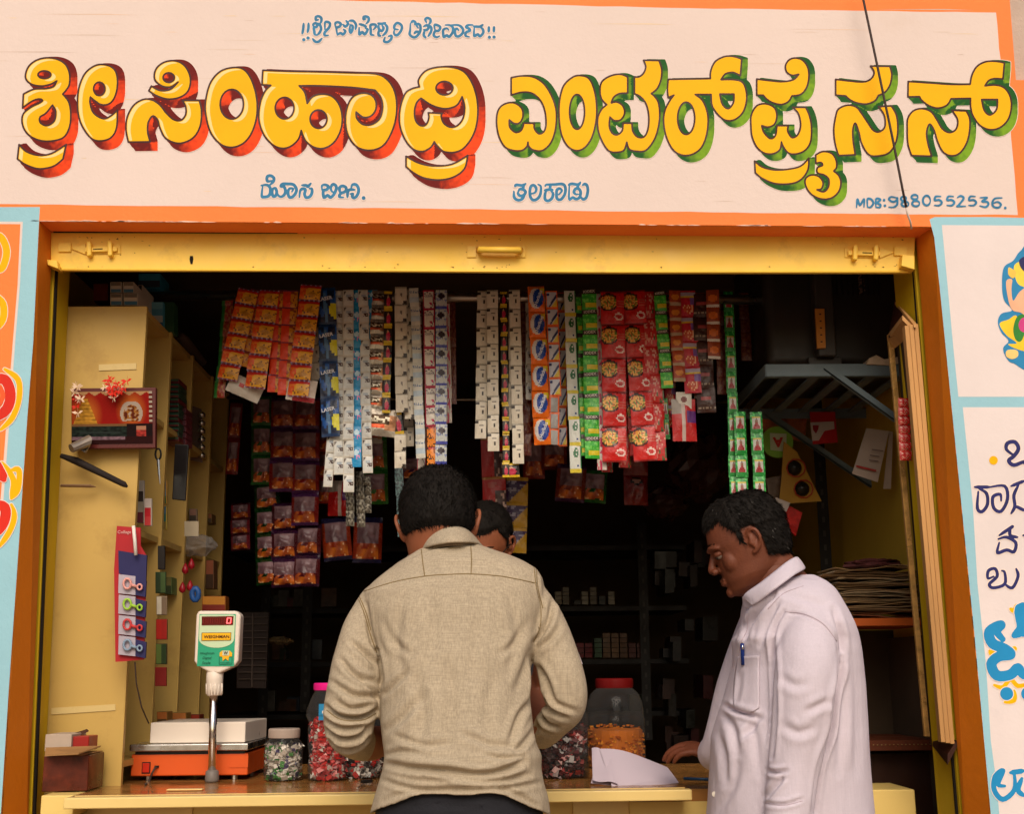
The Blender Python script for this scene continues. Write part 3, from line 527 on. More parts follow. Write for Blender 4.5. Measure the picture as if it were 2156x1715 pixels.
# ================================================================= counter
M_cream = mat('cream_laminate', rgb(236, 205, 130, .95), .38, var=.05, vscale=4, dirt=.35, dirtc=rgb(180, 140, 80), dscale=5, spec=.4)
M_cream2 = mat('cream_paint', rgb(232, 200, 118, .95), .5, var=.06, vscale=4, dirt=.35, dirtc=rgb(170, 130, 70), dscale=5)
M_top = mat('brown_counter_laminate', rgb(168, 116, 60, .9), .16, var=.25, vscale=7, stretch=(.3, 1, 1), dirt=.3, dirtc=rgb(190, 140, 90), dscale=6, spec=.6)
ZC = P(800, 1664, -.03).z
def Q(u, v): return PZ(u, v, ZC)          # point of the counter top under a pixel
co = empty('counter', 'cream edged shop counter with a brown glossy top, the two customers lean over it', 'counter', Vector((0, 0, 0)))
xl, xr = P(134, 1700, -.03).x, P(1457, 1680, -.03).x
cl_, cr_ = Q(134, 1682), Q(1457, 1664); xl, xr = cl_.x, cr_.x
def ctop(dy0, dy1, z0, z1, n, m, bev=.003, e=0.0): MB().hexa([(xl+e, cl_.y+dy0, z0), (xr-e, cr_.y+dy0, z0), (xr-e, dy1 if dy1 > .5 else cr_.y+dy1, z0), (xl+e, dy1 if dy1 > .5 else cl_.y+dy1, z0)], [(xl+e, cl_.y+dy0, z1), (xr-e, cr_.y+dy0, z1), (xr-e, dy1 if dy1 > .5 else cr_.y+dy1, z1), (xl+e, dy1 if dy1 > .5 else cl_.y+dy1, z1)]).build(n, m, co, bevel=bev)
ctop(0, .028, ZC-.0245, ZC+.0, 'front_edge', M_cream)
ctop(.0285, .86, ZC-.0245, ZC-.0005, 'top', M_top)
ctop(.045, .049, ZC-.0005, ZC+.0008, 'edge_strip', M_cream, 0, .01)
MB().box(((xl+xr)/2+.02, .055, ZC-.50), (xr-xl-.08, .03, .93)).build('front_panel', M_cream2, co)
x2 = P(1215, 1700, .03).x
MB().box((x2+.17, .035, ZC-.5), (.36, .012, .93)).build('door', M_cream, co, bevel=.002)
MB().box((xl+.10, .036, ZC-.5), (.30, .012, .93)).build('door', M_cream, co, bevel=.002)
xq = P(91, 1690, -.06).x; MB().box(((xl+xq)/2, .03, ZC-.0245), (xl-xq-.002, .22, .048)).build('side_ledge', M_cream2, co, bevel=.003)
MB().box(((xl+xq)/2, .05, ZC-.52), (xl-xq+.03, .16, .93)).build('side_panel', M_cream2, co)
x3 = P(1500, 1680, .3).x
MB().box((x3+.0, .44, ZC-.026), (.5, .84, .03)).build('lower_top', M_top, co, bevel=.002)
MB().box((x3, .03, ZC-.5), (.5, .025, .92)).build('lower_panel', M_cream2, co)
h = Q(390, 1666); MB().box((h.x, h.y, ZC+.0025), (.085, .022, .003)).build('hinge', M_cream, co, bevel=.001)
mb = MB(); mb.box((P(1842, 1690, .35).x, .35, P(1842, 1657, .35).z-.26), (.155, .2, .52)); mb.build('yellow_box', M_cream2, label='small cream box standing low at the right behind the white-shirted man', cat='box', bevel=.004)

# ================================================================= shelving on the left wall
M_shelf = mat('shelf_paint', rgb(198, 163, 88, .95), .5, var=.08, vscale=2.2, dirt=.5, dirtc=rgb(140, 104, 52), dscale=4, dthr=.56, scratch=.25, spec=.3)
YS = [.155, .42, .69, .97, 1.22]
XS = P(290, 1000, YS[0]).x
ZT = P(288, 645, YS[0]).z; ZB = P(327, 897, YS[1]).z; ZD = P(300, 1118, YS[0]+.02).z
su = empty('shelf_unit', 'tall cream wall shelf unit on the left running back into the shop', 'shelf', Vector((XS, YS[0], ZC)))
for i, y in enumerate(YS):
    MB().box(((XL+XS)/2, y+.009, (ZT+ZC-.9)/2+(ZC-.9)*0+.0), (XS-XL, .018, ZT-(ZC-.9))).build('divider', M_shelf, su, bevel=.0015)
for z in (ZT-.009, ZB, ZD, ZC+.05):
    for i in range(len(YS)-1):
        MB().box(((XL+XS)/2-.004, (YS[i]+YS[i+1])/2+.009, z), (XS-XL-.008, YS[i+1]-YS[i]-.019, .016)).build('shelf_board', M_shelf, su)
MB().box((XL+.012, .7, (ZT+ZC-.9)/2), (.008, 1.1, ZT-ZC+.88)).build('back_board', M_shelf, su)
# taped strips on the end panel
M_tape = mat('clear_tape', rgb(205, 180, 120), .25, var=.05)
def front_card(px, y, m, name, parent=None, th=.003, **k): return slab(px, y-th, y, MB()).build(name, m, parent, **k)
front_card([(208, 768), (292-5, 765), (287, 778), (208, 781)], YS[0]-.001, M_tape, 'tape_strip', su, .0015)
front_card([(108, 1492), (243, 1484), (243, 1497), (108, 1506)], YS[0]-.001, M_tape, 'tape_strip', su, .0015)

VC = mat('printed_card', vc=True, rough=.45, var=.05, vscale=20)
VCG = mat('printed_foil', vc=True, rough=.24, var=.06, vscale=20, spec=.6)
def lc(r, g, b, k=.95): return rgb(r, g, b, k)
# framed picture on the shelf end
fr = empty('framed_picture', 'wide red framed temple picture with a garland of red and white flowers on its frame', 'picture', P(240, 880, .10))
yp = .11
fpx = [(160, 821), (327, 817), (327, 942), (160, 942)]
pts = {}
slab([(150, 818), (328, 816), (327, 944), (150, 946)], yp, yp+.018).build('frame', mat('dark_red_frame', (.09, .015, .012), .3, var=.1), fr, bevel=.002)
def picture(u, v):      # soft print: red ground, gold tower, silver altar, black stage
    r = noise.noise((u*23, v*23, 1))
    a = math.hypot((u-.17)/.22, (v-.45)/.45); b = math.hypot((u-.74)/.2, (v-.36)/.4)
    base = np.array(lin((176, 30, 12))); gl = np.array(lin((236, 150, 60)))
    t = max(0, 1-a)+max(0, 1-b); c = base*(1-min(1, t*1.1))+gl*min(1, t*1.1)
    if v < .07: c = np.array(lin((214, 170, 120))) if (abs(((u*7) % 1)-.5)*.14+.0 > v-.012) else c
    hw = .02+.13*max(0, (v-.12))/.5
    if .14 < v < .62 and abs(u-.17) < hw: c = np.array(lin((214, 160, 60)))*(1+.5*math.sin(v*90)*.4+.4*r)
    if .20 < v < .58 and math.hypot((u-.74)/.14, (v-.42)/.24) < 1:
        c = np.array(lin((206, 186, 168)) if math.hypot((u-.74)/.1, (v-.46)/.2) > 1 or r > .25 else (lin((120, 50, 24)) if r < -.1 else lin((190, 130, 60))))
    if v > .62 and u < .68 and v < .86: c = np.array(lin((30, 40, 34)))*(1.6+r*2) if v > .67 else np.array(lin((150, 110, 70)))
    if v > .62 and u >= .68: c = np.array(lin((42, 14, 14)))
    if v > .86: c = np.array(lin((150, 120, 130)))*(1+r*.8) if (u < .66 and .86 < v < .93) else np.array(lin((60, 12, 10)))
    if .78 < v < .80 and .1 < u < .6: c = np.array(lin((60, 70, 66)))
    if .66 < v < .86 and abs(u-.86) < .06: c = np.array(lin((190, 70, 60)))*(1+r) if v > .74 else np.array(lin((206, 150, 120)))
    if .66 < v < .72 and .66 < u < .8 and False: pass
    if u > .955 and v < .62: c = np.array(lin((206, 190, 170))) if math.sin(v*70) > 0 else np.array(lin((120, 30, 20)))
    return tuple(np.clip(c*c**.15*.55, 0, .9))
A, B_, D_ = P(151, 826, yp-.002), P(320, 824, yp-.002), P(151, 936, yp-.002)
MB().grid(lambda i, j: A+(B_-A)*i+(D_-A)*j, 100, 66, picture).build('print', mat('poster_print', vc=True, rough=.7, spec=.1, var=.03), fr, recalc=False)
def petals(name, cx, cy, n, rx, ry, y, label, seed):
    rs = random.Random(seed); e = empty(name, label, 'garland', P(cx, cy, y)); mr = mat('red_petal', rgb(214, 44, 26), .6); mw = mat('cream_petal', rgb(230, 200, 170), .6)
    for k in range(n):
        p = P(cx+rs.gauss(0, rx), cy+rs.gauss(0, ry), y+rs.uniform(-.012, .008)); mb = MB(); s = rs.uniform(.006, .012)
        for q in range(5):
            a = q*1.256+rs.random(); d = Vector((math.cos(a), -.35, math.sin(a)))*s
            mb.poly([p, p+d*.6+Vector((0, 0, s*.35)), p+d*1.3, p+d*.6-Vector((0, 0, s*.35))])
        mb.build('flower', mr if rs.random() < .62 else mw, e, recalc=False)
petals('garland', 240, 820, 30, 13, 9, .085, 'bunch of red and cream plastic flowers at the middle of the picture frame top', 3)
petals('garland', 162, 845, 12, 4, 16, .085, 'short red and cream flower string at the left corner of the picture', 5)
# umbrella, roll and pencil fixed on the end panel
e = empty('folded_umbrella', 'black folded umbrella slanting across the shelf end below the picture', 'umbrella', P(200, 995, .10))
MB().tube([P(128, 960, .10), P(160, 971, .10), P(262, 1021, .11), P(268, 1026, .11)], [.006, .010, .0075, .003], 8).build('canopy', mat('black_cloth', (.02, .014, .012), .8, bump=.3), e, smooth=True)
MB().tube([P(150, 945, .06), P(184, 930, .09), P(172, 950, .09)], [.012, .017, .014], 10).build('camera_roll', mat('dull_metal', (.3, .25, .2), .35, metal=.6), label='small grey metal reel beside the left jamb under the picture', cat='reel')
MB().tube([P(128, 1023, .11), P(190, 1024, .12), P(202, 1026, .12)], [.004, .0045, .001], 7).build('pencil', mat('pencil_brown', (.16, .08, .03), .5), label='brown stick lying level on the shelf end under the umbrella', cat='stick')
# scissors hanging
e = empty('scissors', 'small scissors hanging by their black handle at the picture corner', 'scissors', P(333, 960, .2))
mb = MB(); q = [P(a, b, .2) for a, b in ringp(333, 957, 6, 12)]; mb.tube(q, .0028, 6, caps=False); mb.build('handle', mat('black_plastic', (.015, .012, .01), .35), e, smooth=True)
MB().tube([P(333, 968, .2), P(335, 1000, .2), P(337, 1020, .2)], [.004, .003, .001], 6).build('blade', mat('steel', (.55, .52, .48), .25, metal=1), e)

# boxes and wares on top of and inside the left shelves
def carton(name, px, y, depth, cols, label, group=None, cat='box', m=None, th=0, split=None):
    """box traced at distance y: px = (u0,v0,u1,v1)"""
    u0, v0, u1, v1 = px; e = empty(name, label, cat, P((u0+u1)/2, v1, y), group)
    slab([(u0, v0), (u1, v0), (u1, v1), (u0, v1)], y, y+depth, MB()).build('carton', mat('card_'+name+str(cols[0]), cols[0], .45, var=.08), e, bevel=.001)
    n = len(cols)-1; a = P(u0+1, v0+1, y-.0015)
    for k in range(n):
        f0, f1 = k/n, (k+1)/n
        if split == 'v': q = [(u0+1+(u1-u0-2)*f0, v0+1.5), (u0+1+(u1-u0-2)*f1, v0+1.5), (u0+1+(u1-u0-2)*f1, v1-1.5), (u0+1+(u1-u0-2)*f0, v1-1.5)]
        else: q = [(u0+1.5, v0+1+(v1-v0-2)*f0), (u1-1.5, v0+1+(v1-v0-2)*f0), (u1-1.5, v0+1+(v1-v0-2)*f1), (u0+1.5, v0+1+(v1-v0-2)*f1)]
        if cols[k+1] is not None: MB().poly([P(a_, b_, y-.0015-.0002*k) for a_, b_ in q]).build('print_patch', mat('card_'+name+str(cols[k+1]), cols[k+1], .45, var=.1, vscale=30), e, recalc=False)
    return e
wt, bl, dk = lc(196, 190, 176), lc(70, 120, 150), lc(60, 50, 46)
n_ = ['lower left', 'lower right', 'upper left', 'upper right']
for k, (a, b) in enumerate([((232, 618, 257, 643), 0), ((260, 618, 290, 643), 1), ((232, 594, 256, 617), 2), ((259, 594, 282, 617), 3)]):
    e = carton('medicine_box', a, .20+.01*(k > 1), .10, [wt, lc(120, 116, 104), wt, bl], 'small white and blue box, %s of the four stacked on the shelf unit' % n_[b], 'small white and blue boxes on the shelf unit')
carton('toothpaste_box', (291, 600, 300, 646), .3, .12, [wt, dk], 'narrow white box on edge on the shelf unit beside the four small boxes')
e = carton('large_box', (291, 576, 338, 606), .42, .1, [lc(36, 118, 150), lc(60, 140, 168), lc(50, 60, 74)], 'large teal box on the shelf unit partly hidden by the shutter')
carton('soap_box', (312, 636, 344, 694), .40, .06, [lc(70, 150, 180), lc(120, 185, 205), lc(90, 160, 190), lc(200, 205, 200), lc(60, 120, 170)], 'light blue box standing on the shelf unit left of the dark green box')
e = carton('tube_box', (344, 636, 366, 700), .42, .05, [lc(44, 88, 56), lc(38, 76, 50)], 'dark green box with white lettering standing on the shelf unit')
carton('brown_packet', (196, 597, 228, 634), .3, .08, [lc(90, 40, 18), lc(120, 44, 20)], 'dark reddish brown box at the left end on top of the shelf unit')
e = empty('plastic_bottle', 'clear bottle lying at the back on top of the shelf unit', 'bottle', P(405, 735, .85))
MB().tube([P(378, 708, .75), P(390, 722, .8), P(425, 762, .95), P(432, 768, .97)], [.016, .022, .018, .006], 10).build('body', mat('smoky_plastic', (.16, .11, .08), .2), e, smooth=True)
# incense stack (green and red boxes)
for r in range(13):
    v = 798+r*10.2
    e = carton('incense_box', (345, v, 377-(.4*(r % 3)), v+9.2), .56+.006*(r % 3), .10, [lc(62, 86, 66), lc(50, 92, 74), lc(112, 44, 40)] if r % 4 else [lc(120, 40, 42), lc(60, 96, 70), lc(88, 34, 34)],
               'slim green and red box, %s from the top of the tall stack' % ['first','second','third','fourth','fifth','sixth','seventh','eighth','ninth','tenth','eleventh','twelfth','thirteenth'][r], 'stack of slim incense boxes')
for r in range(6):
    carton('incense_box', (379, 860+r*13, 392, 871+r*13), .62, .08, [lc(130, 60, 70), lc(80, 40, 50)], 'small pink box, %s of the pile behind the tall stack' % ['topmost', 'second', 'third', 'fourth', 'fifth', 'lowest'][r], 'pink boxes behind the stack')
# card of blister packs (grey) hanging in the fourth bay
e = empty('blister_card', 'grey card of foil wrapped items hanging in the fourth bay', 'card', P(410, 860, .92))
front_card([(392, 850), (424, 862), (426, 975), (396, 968)], .92, mat('grey_card', rgb(120, 96, 84), .5), 'backing', e)
for r in range(6): MB().lathe([(0, 0), (.012, .002), (.013, .012), (.006, .02), (0, .021)], P(424, 880+r*17, .90), 10).build('foil_pack', mat('foil', (.7, .68, .64), .18, metal=.9), e, smooth=True)
e = empty('calendar_strip', 'tall black framed strip hanging on the shelf edge', 'strip', P(382, 980, .35)); front_card([(368, 935), (397, 937), (390, 1055), (362, 1052)], .35, mat('black_gloss', (.012, .01, .01), .15), 'board', e, .01, bevel=.002)
# booklets in lower bays
carton('booklet', (277, 1005, 287, 1100), .30, .01, [lc(196, 186, 164), None, lc(120, 110, 96)], 'narrow white packet standing leftmost on the middle shelf')
carton('booklet', (286, 1012, 303, 1102), .28, .01, [lc(200, 190, 176), lc(206, 196, 180), lc(70, 60, 54), lc(190, 180, 160), lc(120, 50, 60)], 'white packet with dark leaf print on the middle shelf')
carton('booklet', (303, 1050, 319, 1108), .26, .01, [lc(210, 196, 180), lc(206, 190, 180), lc(190, 30, 40), lc(200, 60, 60)], 'white packet with a red rose on the middle shelf')
carton('postcard', (327, 1012, 351, 1062), .45, .01, [lc(200, 150, 60), lc(60, 100, 140), lc(90, 130, 150), lc(40, 90, 50)], 'upper postcard with blue sky and green field on the shelf edge')
carton('postcard', (328, 1066, 351, 1116), .45, .01, [lc(190, 160, 60), lc(40, 90, 120), lc(30, 90, 80), lc(110, 90, 40)], 'lower postcard with white animal and green field on the shelf edge')
# hanging cards with toy lollipops / rattles at the left
rc = empty('rattle_card', 'red and navy hanging card holding four small baby rattles', 'card', P(270, 1250, .06))
slab([(246, 1108), (296, 1112), (296, 1150), (308, 1170), (303, 1390), (243, 1395), (240, 1200)], .055, .06).build('backing', mat('red_card', rgb(170, 32, 38), .5, var=.08), rc)
slab([(249, 1160), (309, 1170), (307, 1225), (250, 1208)], .045, .052).build('header', mat('navy_card', rgb(38, 36, 82), .45), rc)
mb = MB(); text_on(mb, 'Collage', P(262, 1122, .0535), (1, 0, 0), (0, 0, 1), width=28*mpp(.05), col=lin((214, 180, 170))); mb.build('lettering', VC, rc, recalc=False)
for k, cc in enumerate([(214, 150, 140), (150, 190, 60), (190, 60, 60), (130, 150, 170)]):
    v = 1222+k*43
    f = slab([(250, v-12), (285, v-8), (285, v+32), (249, v+28)], .043, .050).build('blister', mat('pale_card', rgb(170, 160, 170), .35), rc)
    slab([(285, v-4), (308, v+2), (306, v+36), (285, v+32)], .044, .051).build('blister', mat('navy_card', None), rc)
    mr = mat('rattle%d' % k, rgb(*cc), .3)
    MB().tube([P(a, b, .036) for a, b in ringp(268, v+8, 8, 11)], .0032, 6, caps=False).build('rattle_ring', mr, rc, smooth=True)
    MB().tube([P(276, v+10, .036), P(288, v+14, .036)], .004, 6).build('rattle_neck', mr, rc, smooth=True)
    MB().tube([P(a, b, .036) for a, b in ringp(294, v+15, 5, 6)], .0026, 6, caps=False).build('rattle_handle', mr, rc, smooth=True)
MB().tube([P(281, 1108, .03), P(284, 1140, .03), P(286, 1170, .03)], .0045, 8).build('hook', mat('white_plastic', (.75, .7, .62), .3), rc, smooth=True)
MB().tube([P(284, 1395, .05), P(287, 1440, .06), P(298, 1490, .09), P(313, 1524, .15)], .0018, 6).build('cord', mat('black_cable', None), label='thin black cord hanging from the rattle card down to the scale', cat='cord')
# other strips hanging between bays
for px, cols, lb in [((332, 1150, 347, 1200), [lc(20, 16, 14), lc(30, 24, 20)], 'black handled brush hanging above the small cards'),
                     ((327, 1205, 349, 1250), [lc(40, 62, 30), lc(34, 50, 26), lc(60, 80, 40)], 'small dark green packet hanging left of the scale head'),
                     ((329, 1256, 351, 1296), [lc(150, 130, 100), lc(196, 186, 166), lc(120, 100, 80)], 'little card of white tubes hanging under the green packet'),
                     ((328, 1304, 352, 1348), [lc(120, 70, 40), lc(176, 34, 24), lc(160, 30, 22)], 'upper red packet on the hanging strip left of the scale'),
                     ((328, 1356, 351, 1400), [lc(70, 60, 34), lc(90, 110, 50), lc(40, 60, 30)], 'green and clear packet between two red ones left of the scale'),
                     ((326, 1406, 350, 1446), [lc(130, 24, 20), lc(120, 22, 18)], 'lower red packet on the hanging strip left of the scale')]:
    carton('hanging_packet', px, .30, .008, cols, lb, 'packets hanging on a strip left of the scale', 'packet', split='v')
for k, (u, v) in enumerate([(390, 1200), (403, 1190), (384, 1240), (400, 1236)]):
    MB().lathe([(0, -.014), (.009, -.008), (.010, 0), (.005, .012), (0, .02)], P(u, v, .5), 10).build('spinning_top', mat('red_plastic', rgb(150, 24, 36), .3), smooth=True, label='small red toy, %s of the four hanging on the shelf edge' % ['upper left', 'upper right', 'lower left', 'lower right'][k], cat='toy', group='red toys on the shelf edge')
MB().tube([P(a, b, .5) for a, b in ringp(411, 1252, 7, 13)], .008, 8, caps=False).build('blue_toy', mat('blue_plastic', rgb(40, 80, 140), .3), smooth=True, label='small blue and white round toy at the end of the string', cat='toy')
def crumpled(name, c, rx, rz, y, m, label, cat, seed=1, ry=.05, par=None, amp=.35, n=18):
    rs = random.Random(seed); cc = P(*c, y); k = mpp(y)
    def f(i, j):
        th = i*2*math.pi; ph = (j-.5)*math.pi; d = Vector((math.cos(th)*math.cos(ph), math.sin(th)*math.cos(ph), math.sin(ph)))
        s = 1+amp*(noise.noise(d*2.2+Vector((seed, 0, 0)))+.6*abs(noise.noise(d*5+Vector((0, seed, 0))))); return cc+Vector((d.x*rx*k, d.y*ry, d.z*rz*k))*s
    mb = MB(); mb.grid(f, n, n//2+3); return mb.build(name, m, par, label=label, cat=cat)
PF = plastic_film('clear_bag', (.9, .85, .8), .72, .2)
crumpled('plastic_bag', (416, 1150), 34, 22, .75, PF, 'crumpled clear plastic bag stuffed on the lower shelf', 'bag', 4)
carton('white_card', (388, 1098, 418, 1130), .55, .004, [lc(206, 190, 160)], 'blank white card leaning on the lower shelf')
carton('orange_packet', (425, 1256, 475, 1292), .62, .05, [lc(130, 70, 20), lc(170, 110, 30), lc(110, 30, 16)], 'orange and red box behind the scale head')

# ================================================================= things on the counter, left
# open cartons at far left
e = empty('open_carton', 'dark red and brown open carton at the left end of the counter', 'box', P(140, 1655, .03))
cz = lambda u, y: Vector((P(u, 1655, y).x, y, ZC+.002))
def hex_px(u0, u1, z0, z1, y0, y1, name, m, par=None, sk=0, **k):
    a = [Vector((P(u0, 1600, y0).x, y0, ZC+z0)), Vector((P(u1, 1600, y0).x, y0+sk, ZC+z0)), Vector((P(u1, 1600, y0).x, y1, ZC+z0)), Vector((P(u0, 1600, y0).x, y1, ZC+z0))]
    return MB().hexa(a, [q+Vector((0, 0, z1-z0)) for q in a]).build(name, m, par, bevel=.002, **k)
M_ct = mat('brown_red_print', rgb(86, 34, 18), .3, var=.6, vscale=22)
hex_px(92, 182, .002, .085, -.02, .12, 'carton_body', M_ct, e, .02)
hex_px(96, 176, .086, .088, -.03, .12, 'inner_rim', mat('cardboard', rgb(150, 110, 66), .8), e)
MB().hexa([P(96, 1578, -.03), P(212, 1574, .02), P(165, 1590, -.06), P(94, 1594, -.06)], [q+Vector((0, 0, .003)) for q in [P(96, 1578, -.03), P(212, 1574, .02), P(165, 1590, -.06), P(94, 1594, -.06)]]).build('flap', mat('cardboard', None), e)
hex_px(92, 148, .094, .134, .0, .11, 'small_carton', mat('grey_carton', rgb(176, 158, 140), .7), None, 0, label='small grey white carton resting on the open red one', cat='box')
hex_px(150, 182, .094, .128, .01, .09, 'small_red_box', mat('red_box', rgb(150, 32, 24), .4), None, .01, label='little red box on the open carton beside the grey one', cat='box')
MB().hexa([P(140, 1552, .05), P(182, 1538, .08), P(186, 1542, .08), P(150, 1560, .05)], [q+Vector((0, .004, .002)) for q in [P(140, 1552, .05), P(182, 1538, .08), P(186, 1542, .08), P(150, 1560, .05)]]).build('sheet', mat('dark_card', rgb(70, 40, 24), .7), label='dark flap of card sticking up over the small grey carton', cat='card')
# more wares in the lower bays of the shelf unit
more = [((356, 1062, 372, 1110), .70, (150, 116, 60), 'ochre box in the second bay of the middle shelf'), ((398, 1072, 414, 1100), .95, (170, 150, 130), 'pale box at the back of the middle shelf'), ((420, 1082, 446, 1102), 1.0, (120, 90, 50), 'flat brown box at the back of the middle shelf'),
 ((330, 1500, 352, 1530), .45, (140, 96, 40), 'amber packet low behind the white scale tray'), ((356, 1502, 392, 1530), .6, (150, 108, 50), 'wide amber packet low behind the white scale tray'), ((396, 1506, 420, 1530), .8, (120, 50, 30), 'red brown packet low behind the white scale tray'),
 ((402, 900, 416, 930), .96, (150, 60, 50), 'small red box in the fourth bay of the upper shelf'), ((446, 900, 466, 960), 1.24, (96, 34, 24), 'dark red packet at the end of the upper shelf'), ((448, 966, 470, 1000), 1.24, (120, 40, 26), 'small red packet under the dark red one'),
 ((346, 1216, 362, 1252), .62, (90, 110, 60), 'green tin on the lower shelf behind the hanging strip'), ((430, 1180, 450, 1240), 1.0, (130, 90, 60), 'brown pouch at the back of the lower shelf')]
for px, y, c1, lb in more: carton('shelf_box', px, y, .06, [lc(*c1), lc(min(255, c1[0]+30), c1[1], c1[2]), lc(c1[0]*.6, c1[1]*.6, c1[2]*.6)], lb)
# green basket behind the scale
e = empty('basket', 'small dark green plastic basket on the counter behind the scale', 'basket', P(290, 1600, .5))
for k in range(10): slab([(252+k*7, 1548), (255+k*7, 1548), (254+k*7, 1602), (251+k*7, 1602)], .48, .484).build('rib', mat('green_plastic', rgb(44, 74, 40), .4), e)
for v in (1544, 1572, 1600): slab([(250, v), (322, v-1), (322, v+4), (250, v+5)], .478, .486).build('band', mat('green_plastic', None), e)

# electronic scale
scl = empty('weighing_scale', 'orange electronic weighing scale with a steel pan and a tall pole display', 'scale', Q(410, 1645))
f0 = Q(278, 1645); f1 = Q(518, 1645); ys = (f0.y+f1.y)/2
zt = P(400, 1588, ys).z; zb = ZC+.012
M_or = mat('scale_orange', rgb(216, 88, 32, .98), .42, var=.05, dirt=.3, dirtc=rgb(150, 70, 40), dscale=7)
M_st = mat('brushed_steel', (.62, .60, .57), .24, metal=1, var=.1, vscale=4)
M_sw = mat('white_tray_paint', rgb(228, 214, 198, .98), .35, var=.03, dirt=.2, dirtc=rgb(190, 170, 140), dscale=7)
wx = f1.x-f0.x; cx = (f0.x+f1.x)/2
MB().box((cx, ys+.15, (zt+zb)/2), (wx, .30, zt-zb)).build('base', M_or, scl, bevel=.004)
for s in (-1, 1):
    for d in (.03, .27): MB().lathe([(.009, 0), (.009, .014), (.004, .016)], (cx+s*(wx/2-.04), ys+d, ZC), 10).build('foot', M_st, scl)
zp = P(400, 1568, ys).z
MB().box((cx, ys+.14, (zp+zt)/2+.004), (wx+.004, .31, zp-zt-.006)).build('pan', M_st, scl, bevel=.003)
MB().box((cx, ys+.14, zt+.002), (wx-.02, .28, .008)).build('pan_gasket', mat('black_plastic', None), scl)
w = P(318, 1590, ys).x; w = P(303, 1640, ys).x
MB().box((P(308, 1618, ys).x, ys-.002, P(308, 1618, ys).z), (.018, .006, .024)).build('switch', mat('switch_red', rgb(190, 40, 20), .3), scl, bevel=.001)
MB().box((P(308, 1618, ys).x, ys-.0005, P(308, 1618, ys).z), (.022, .004, .029)).build('switch_bezel', mat('black_plastic', None), scl)
MB().tube([P(330, 1616, ys+.003), P(327, 1617, ys-.012), P(319, 1632, ys-.012), P(312, 1652, ys-.005), Q(306, 1655)+Vector((0, 0, .003))], .0028, 7).build('cable', mat('black_cable', None), scl, smooth=True)
MB().lathe([(0, -.002), (.006, -.002), (.006, .003)], (0, 0, 0), 10).build('cable_gland', mat('black_plastic', None), scl).location = P(330, 1616, ys-.002)
MB().box((P(502, 1620, ys).x, ys-.001, P(502, 1605, ys).z), (.05, .002, .03)).build('plate', M_or, scl)
# tray (upside-down white metal lid) on the pan
tr = empty('tray', 'white square metal tray lying on the pan of the orange scale', 'tray', P(410, 1565, ys))
x0, x1 = P(315, 1560, ys+.01).x, P(516, 1560, ys+.01).x; z1 = P(400, 1522, ys+.01).z
x1b = P(537, 1520, ys+.28).x
MB().hexa([(x0, ys+.01, zp+.002), (x1, ys+.01, zp+.002), (x1+.01, ys+.27, zp+.002), (x0+.01, ys+.27, zp+.002)], [(x0, ys+.01, z1), (x1, ys+.01, z1), (x1+.01, ys+.27, z1), (x0+.01, ys+.27, z1)]).build('tray_body', M_sw, tr, bevel=.003)
# pole and display
pf = Q(446, 1648); yq = pf.y; px_ = lambda u, v: P(u, v, yq)
MB().tube([px_(446, 1648)+Vector((0, 0, .0)), px_(450, 1440)], .0105, 16).build('pole', mat('chrome', (.78, .74, .7), .12, metal=1), scl, smooth=True)
MB().lathe([(.017, 0), (.018, .006), (.017, .026), (.0125, .030)], (pf.x, pf.y, ZC), 18).build('pole_foot', mat('grey_plastic', (.18, .15, .13), .45), scl, smooth=True)
MB().tube([px_(452, 1466), px_(452, 1463), px_(452, 1432), px_(453, 1410)], [.0185, .020, .022, .022], 20).build('collar', M_sw, scl, smooth=True)
mb = MB()
for k in range(7): mb.tube([px_(436+k*5.4, 1463)+Vector((0, -.0195*math.cos((k-3)*.42), 0)), px_(436+k*5.4, 1440)+Vector((0, -.021*math.cos((k-3)*.42), 0))], .0022, 6)
mb.build('collar_rib', M_sw, scl, smooth=True)
def poly_round(px, y0, y1, name, m, bev): return slab(px, y0, y1).build(name, m, scl, bevel=bev, seg=3)
poly_round([(417, 1287), (498, 1287), (507, 1296), (503, 1392), (494, 1403), (461, 1419), (444, 1419), (415, 1403), (408, 1393), (413, 1296)], yq-.022, yq+.022, 'display_housing', M_sw, .006)
yd = yq-.0235
def patch(px, y, c, name, rough=.35, emit=None): return MB().poly([P(a, b, y) for a, b in px]).build(name, mat('scale_'+name+str(c)[:12], c, rough, var=.04, emit=emit), scl, recalc=False)
# 1640px crop of (540,1730)-(760,1960): scale 7.4545 -> D = 395.7+.0983c
K = lambda pts: [(395.7+a*.0983, 1267.8+b*.0983) for a, b in pts]
patch(K([(248, 270), (1025, 268), (985, 1385), (192, 1385)]), yd, rgb(46, 160, 120), 'face_green')
arc = [(255+60*0, 290), (300, 282), (960, 282), (1012, 300), (990, 800)]+[(610+375*math.cos(t), 800+190*math.sin(t)) for t in np.linspace(0, math.pi, 14)]
patch(K(arc), yd-.0012, rgb(196, 216, 176), 'face_cream')
patch(K([(296, 318), (978, 310), (968, 500), (294, 508)]), yd-.0024, (.11, .008, .006), 'display_window', .1)
slab(K([(830, 345), (940, 340), (926, 470), (822, 475)]), yd-.003, yd-.0031) if 0 else None
mb = MB(); g = K([(845, 352), (925, 350), (912, 462), (832, 466)])
def seg7(a, b): mb.tube([P(*g[a], yd-.0032), P(*g[b], yd-.0032)], .0011, 6)
for a, b in ((0, 1), (1, 2), (2, 3), (3, 0)): seg7(a, b)
mb.build('lit_digit', mat('led_red', (1, .05, .05), .4, emit=((1, .06, .06), 5)), scl)
mb = MB()
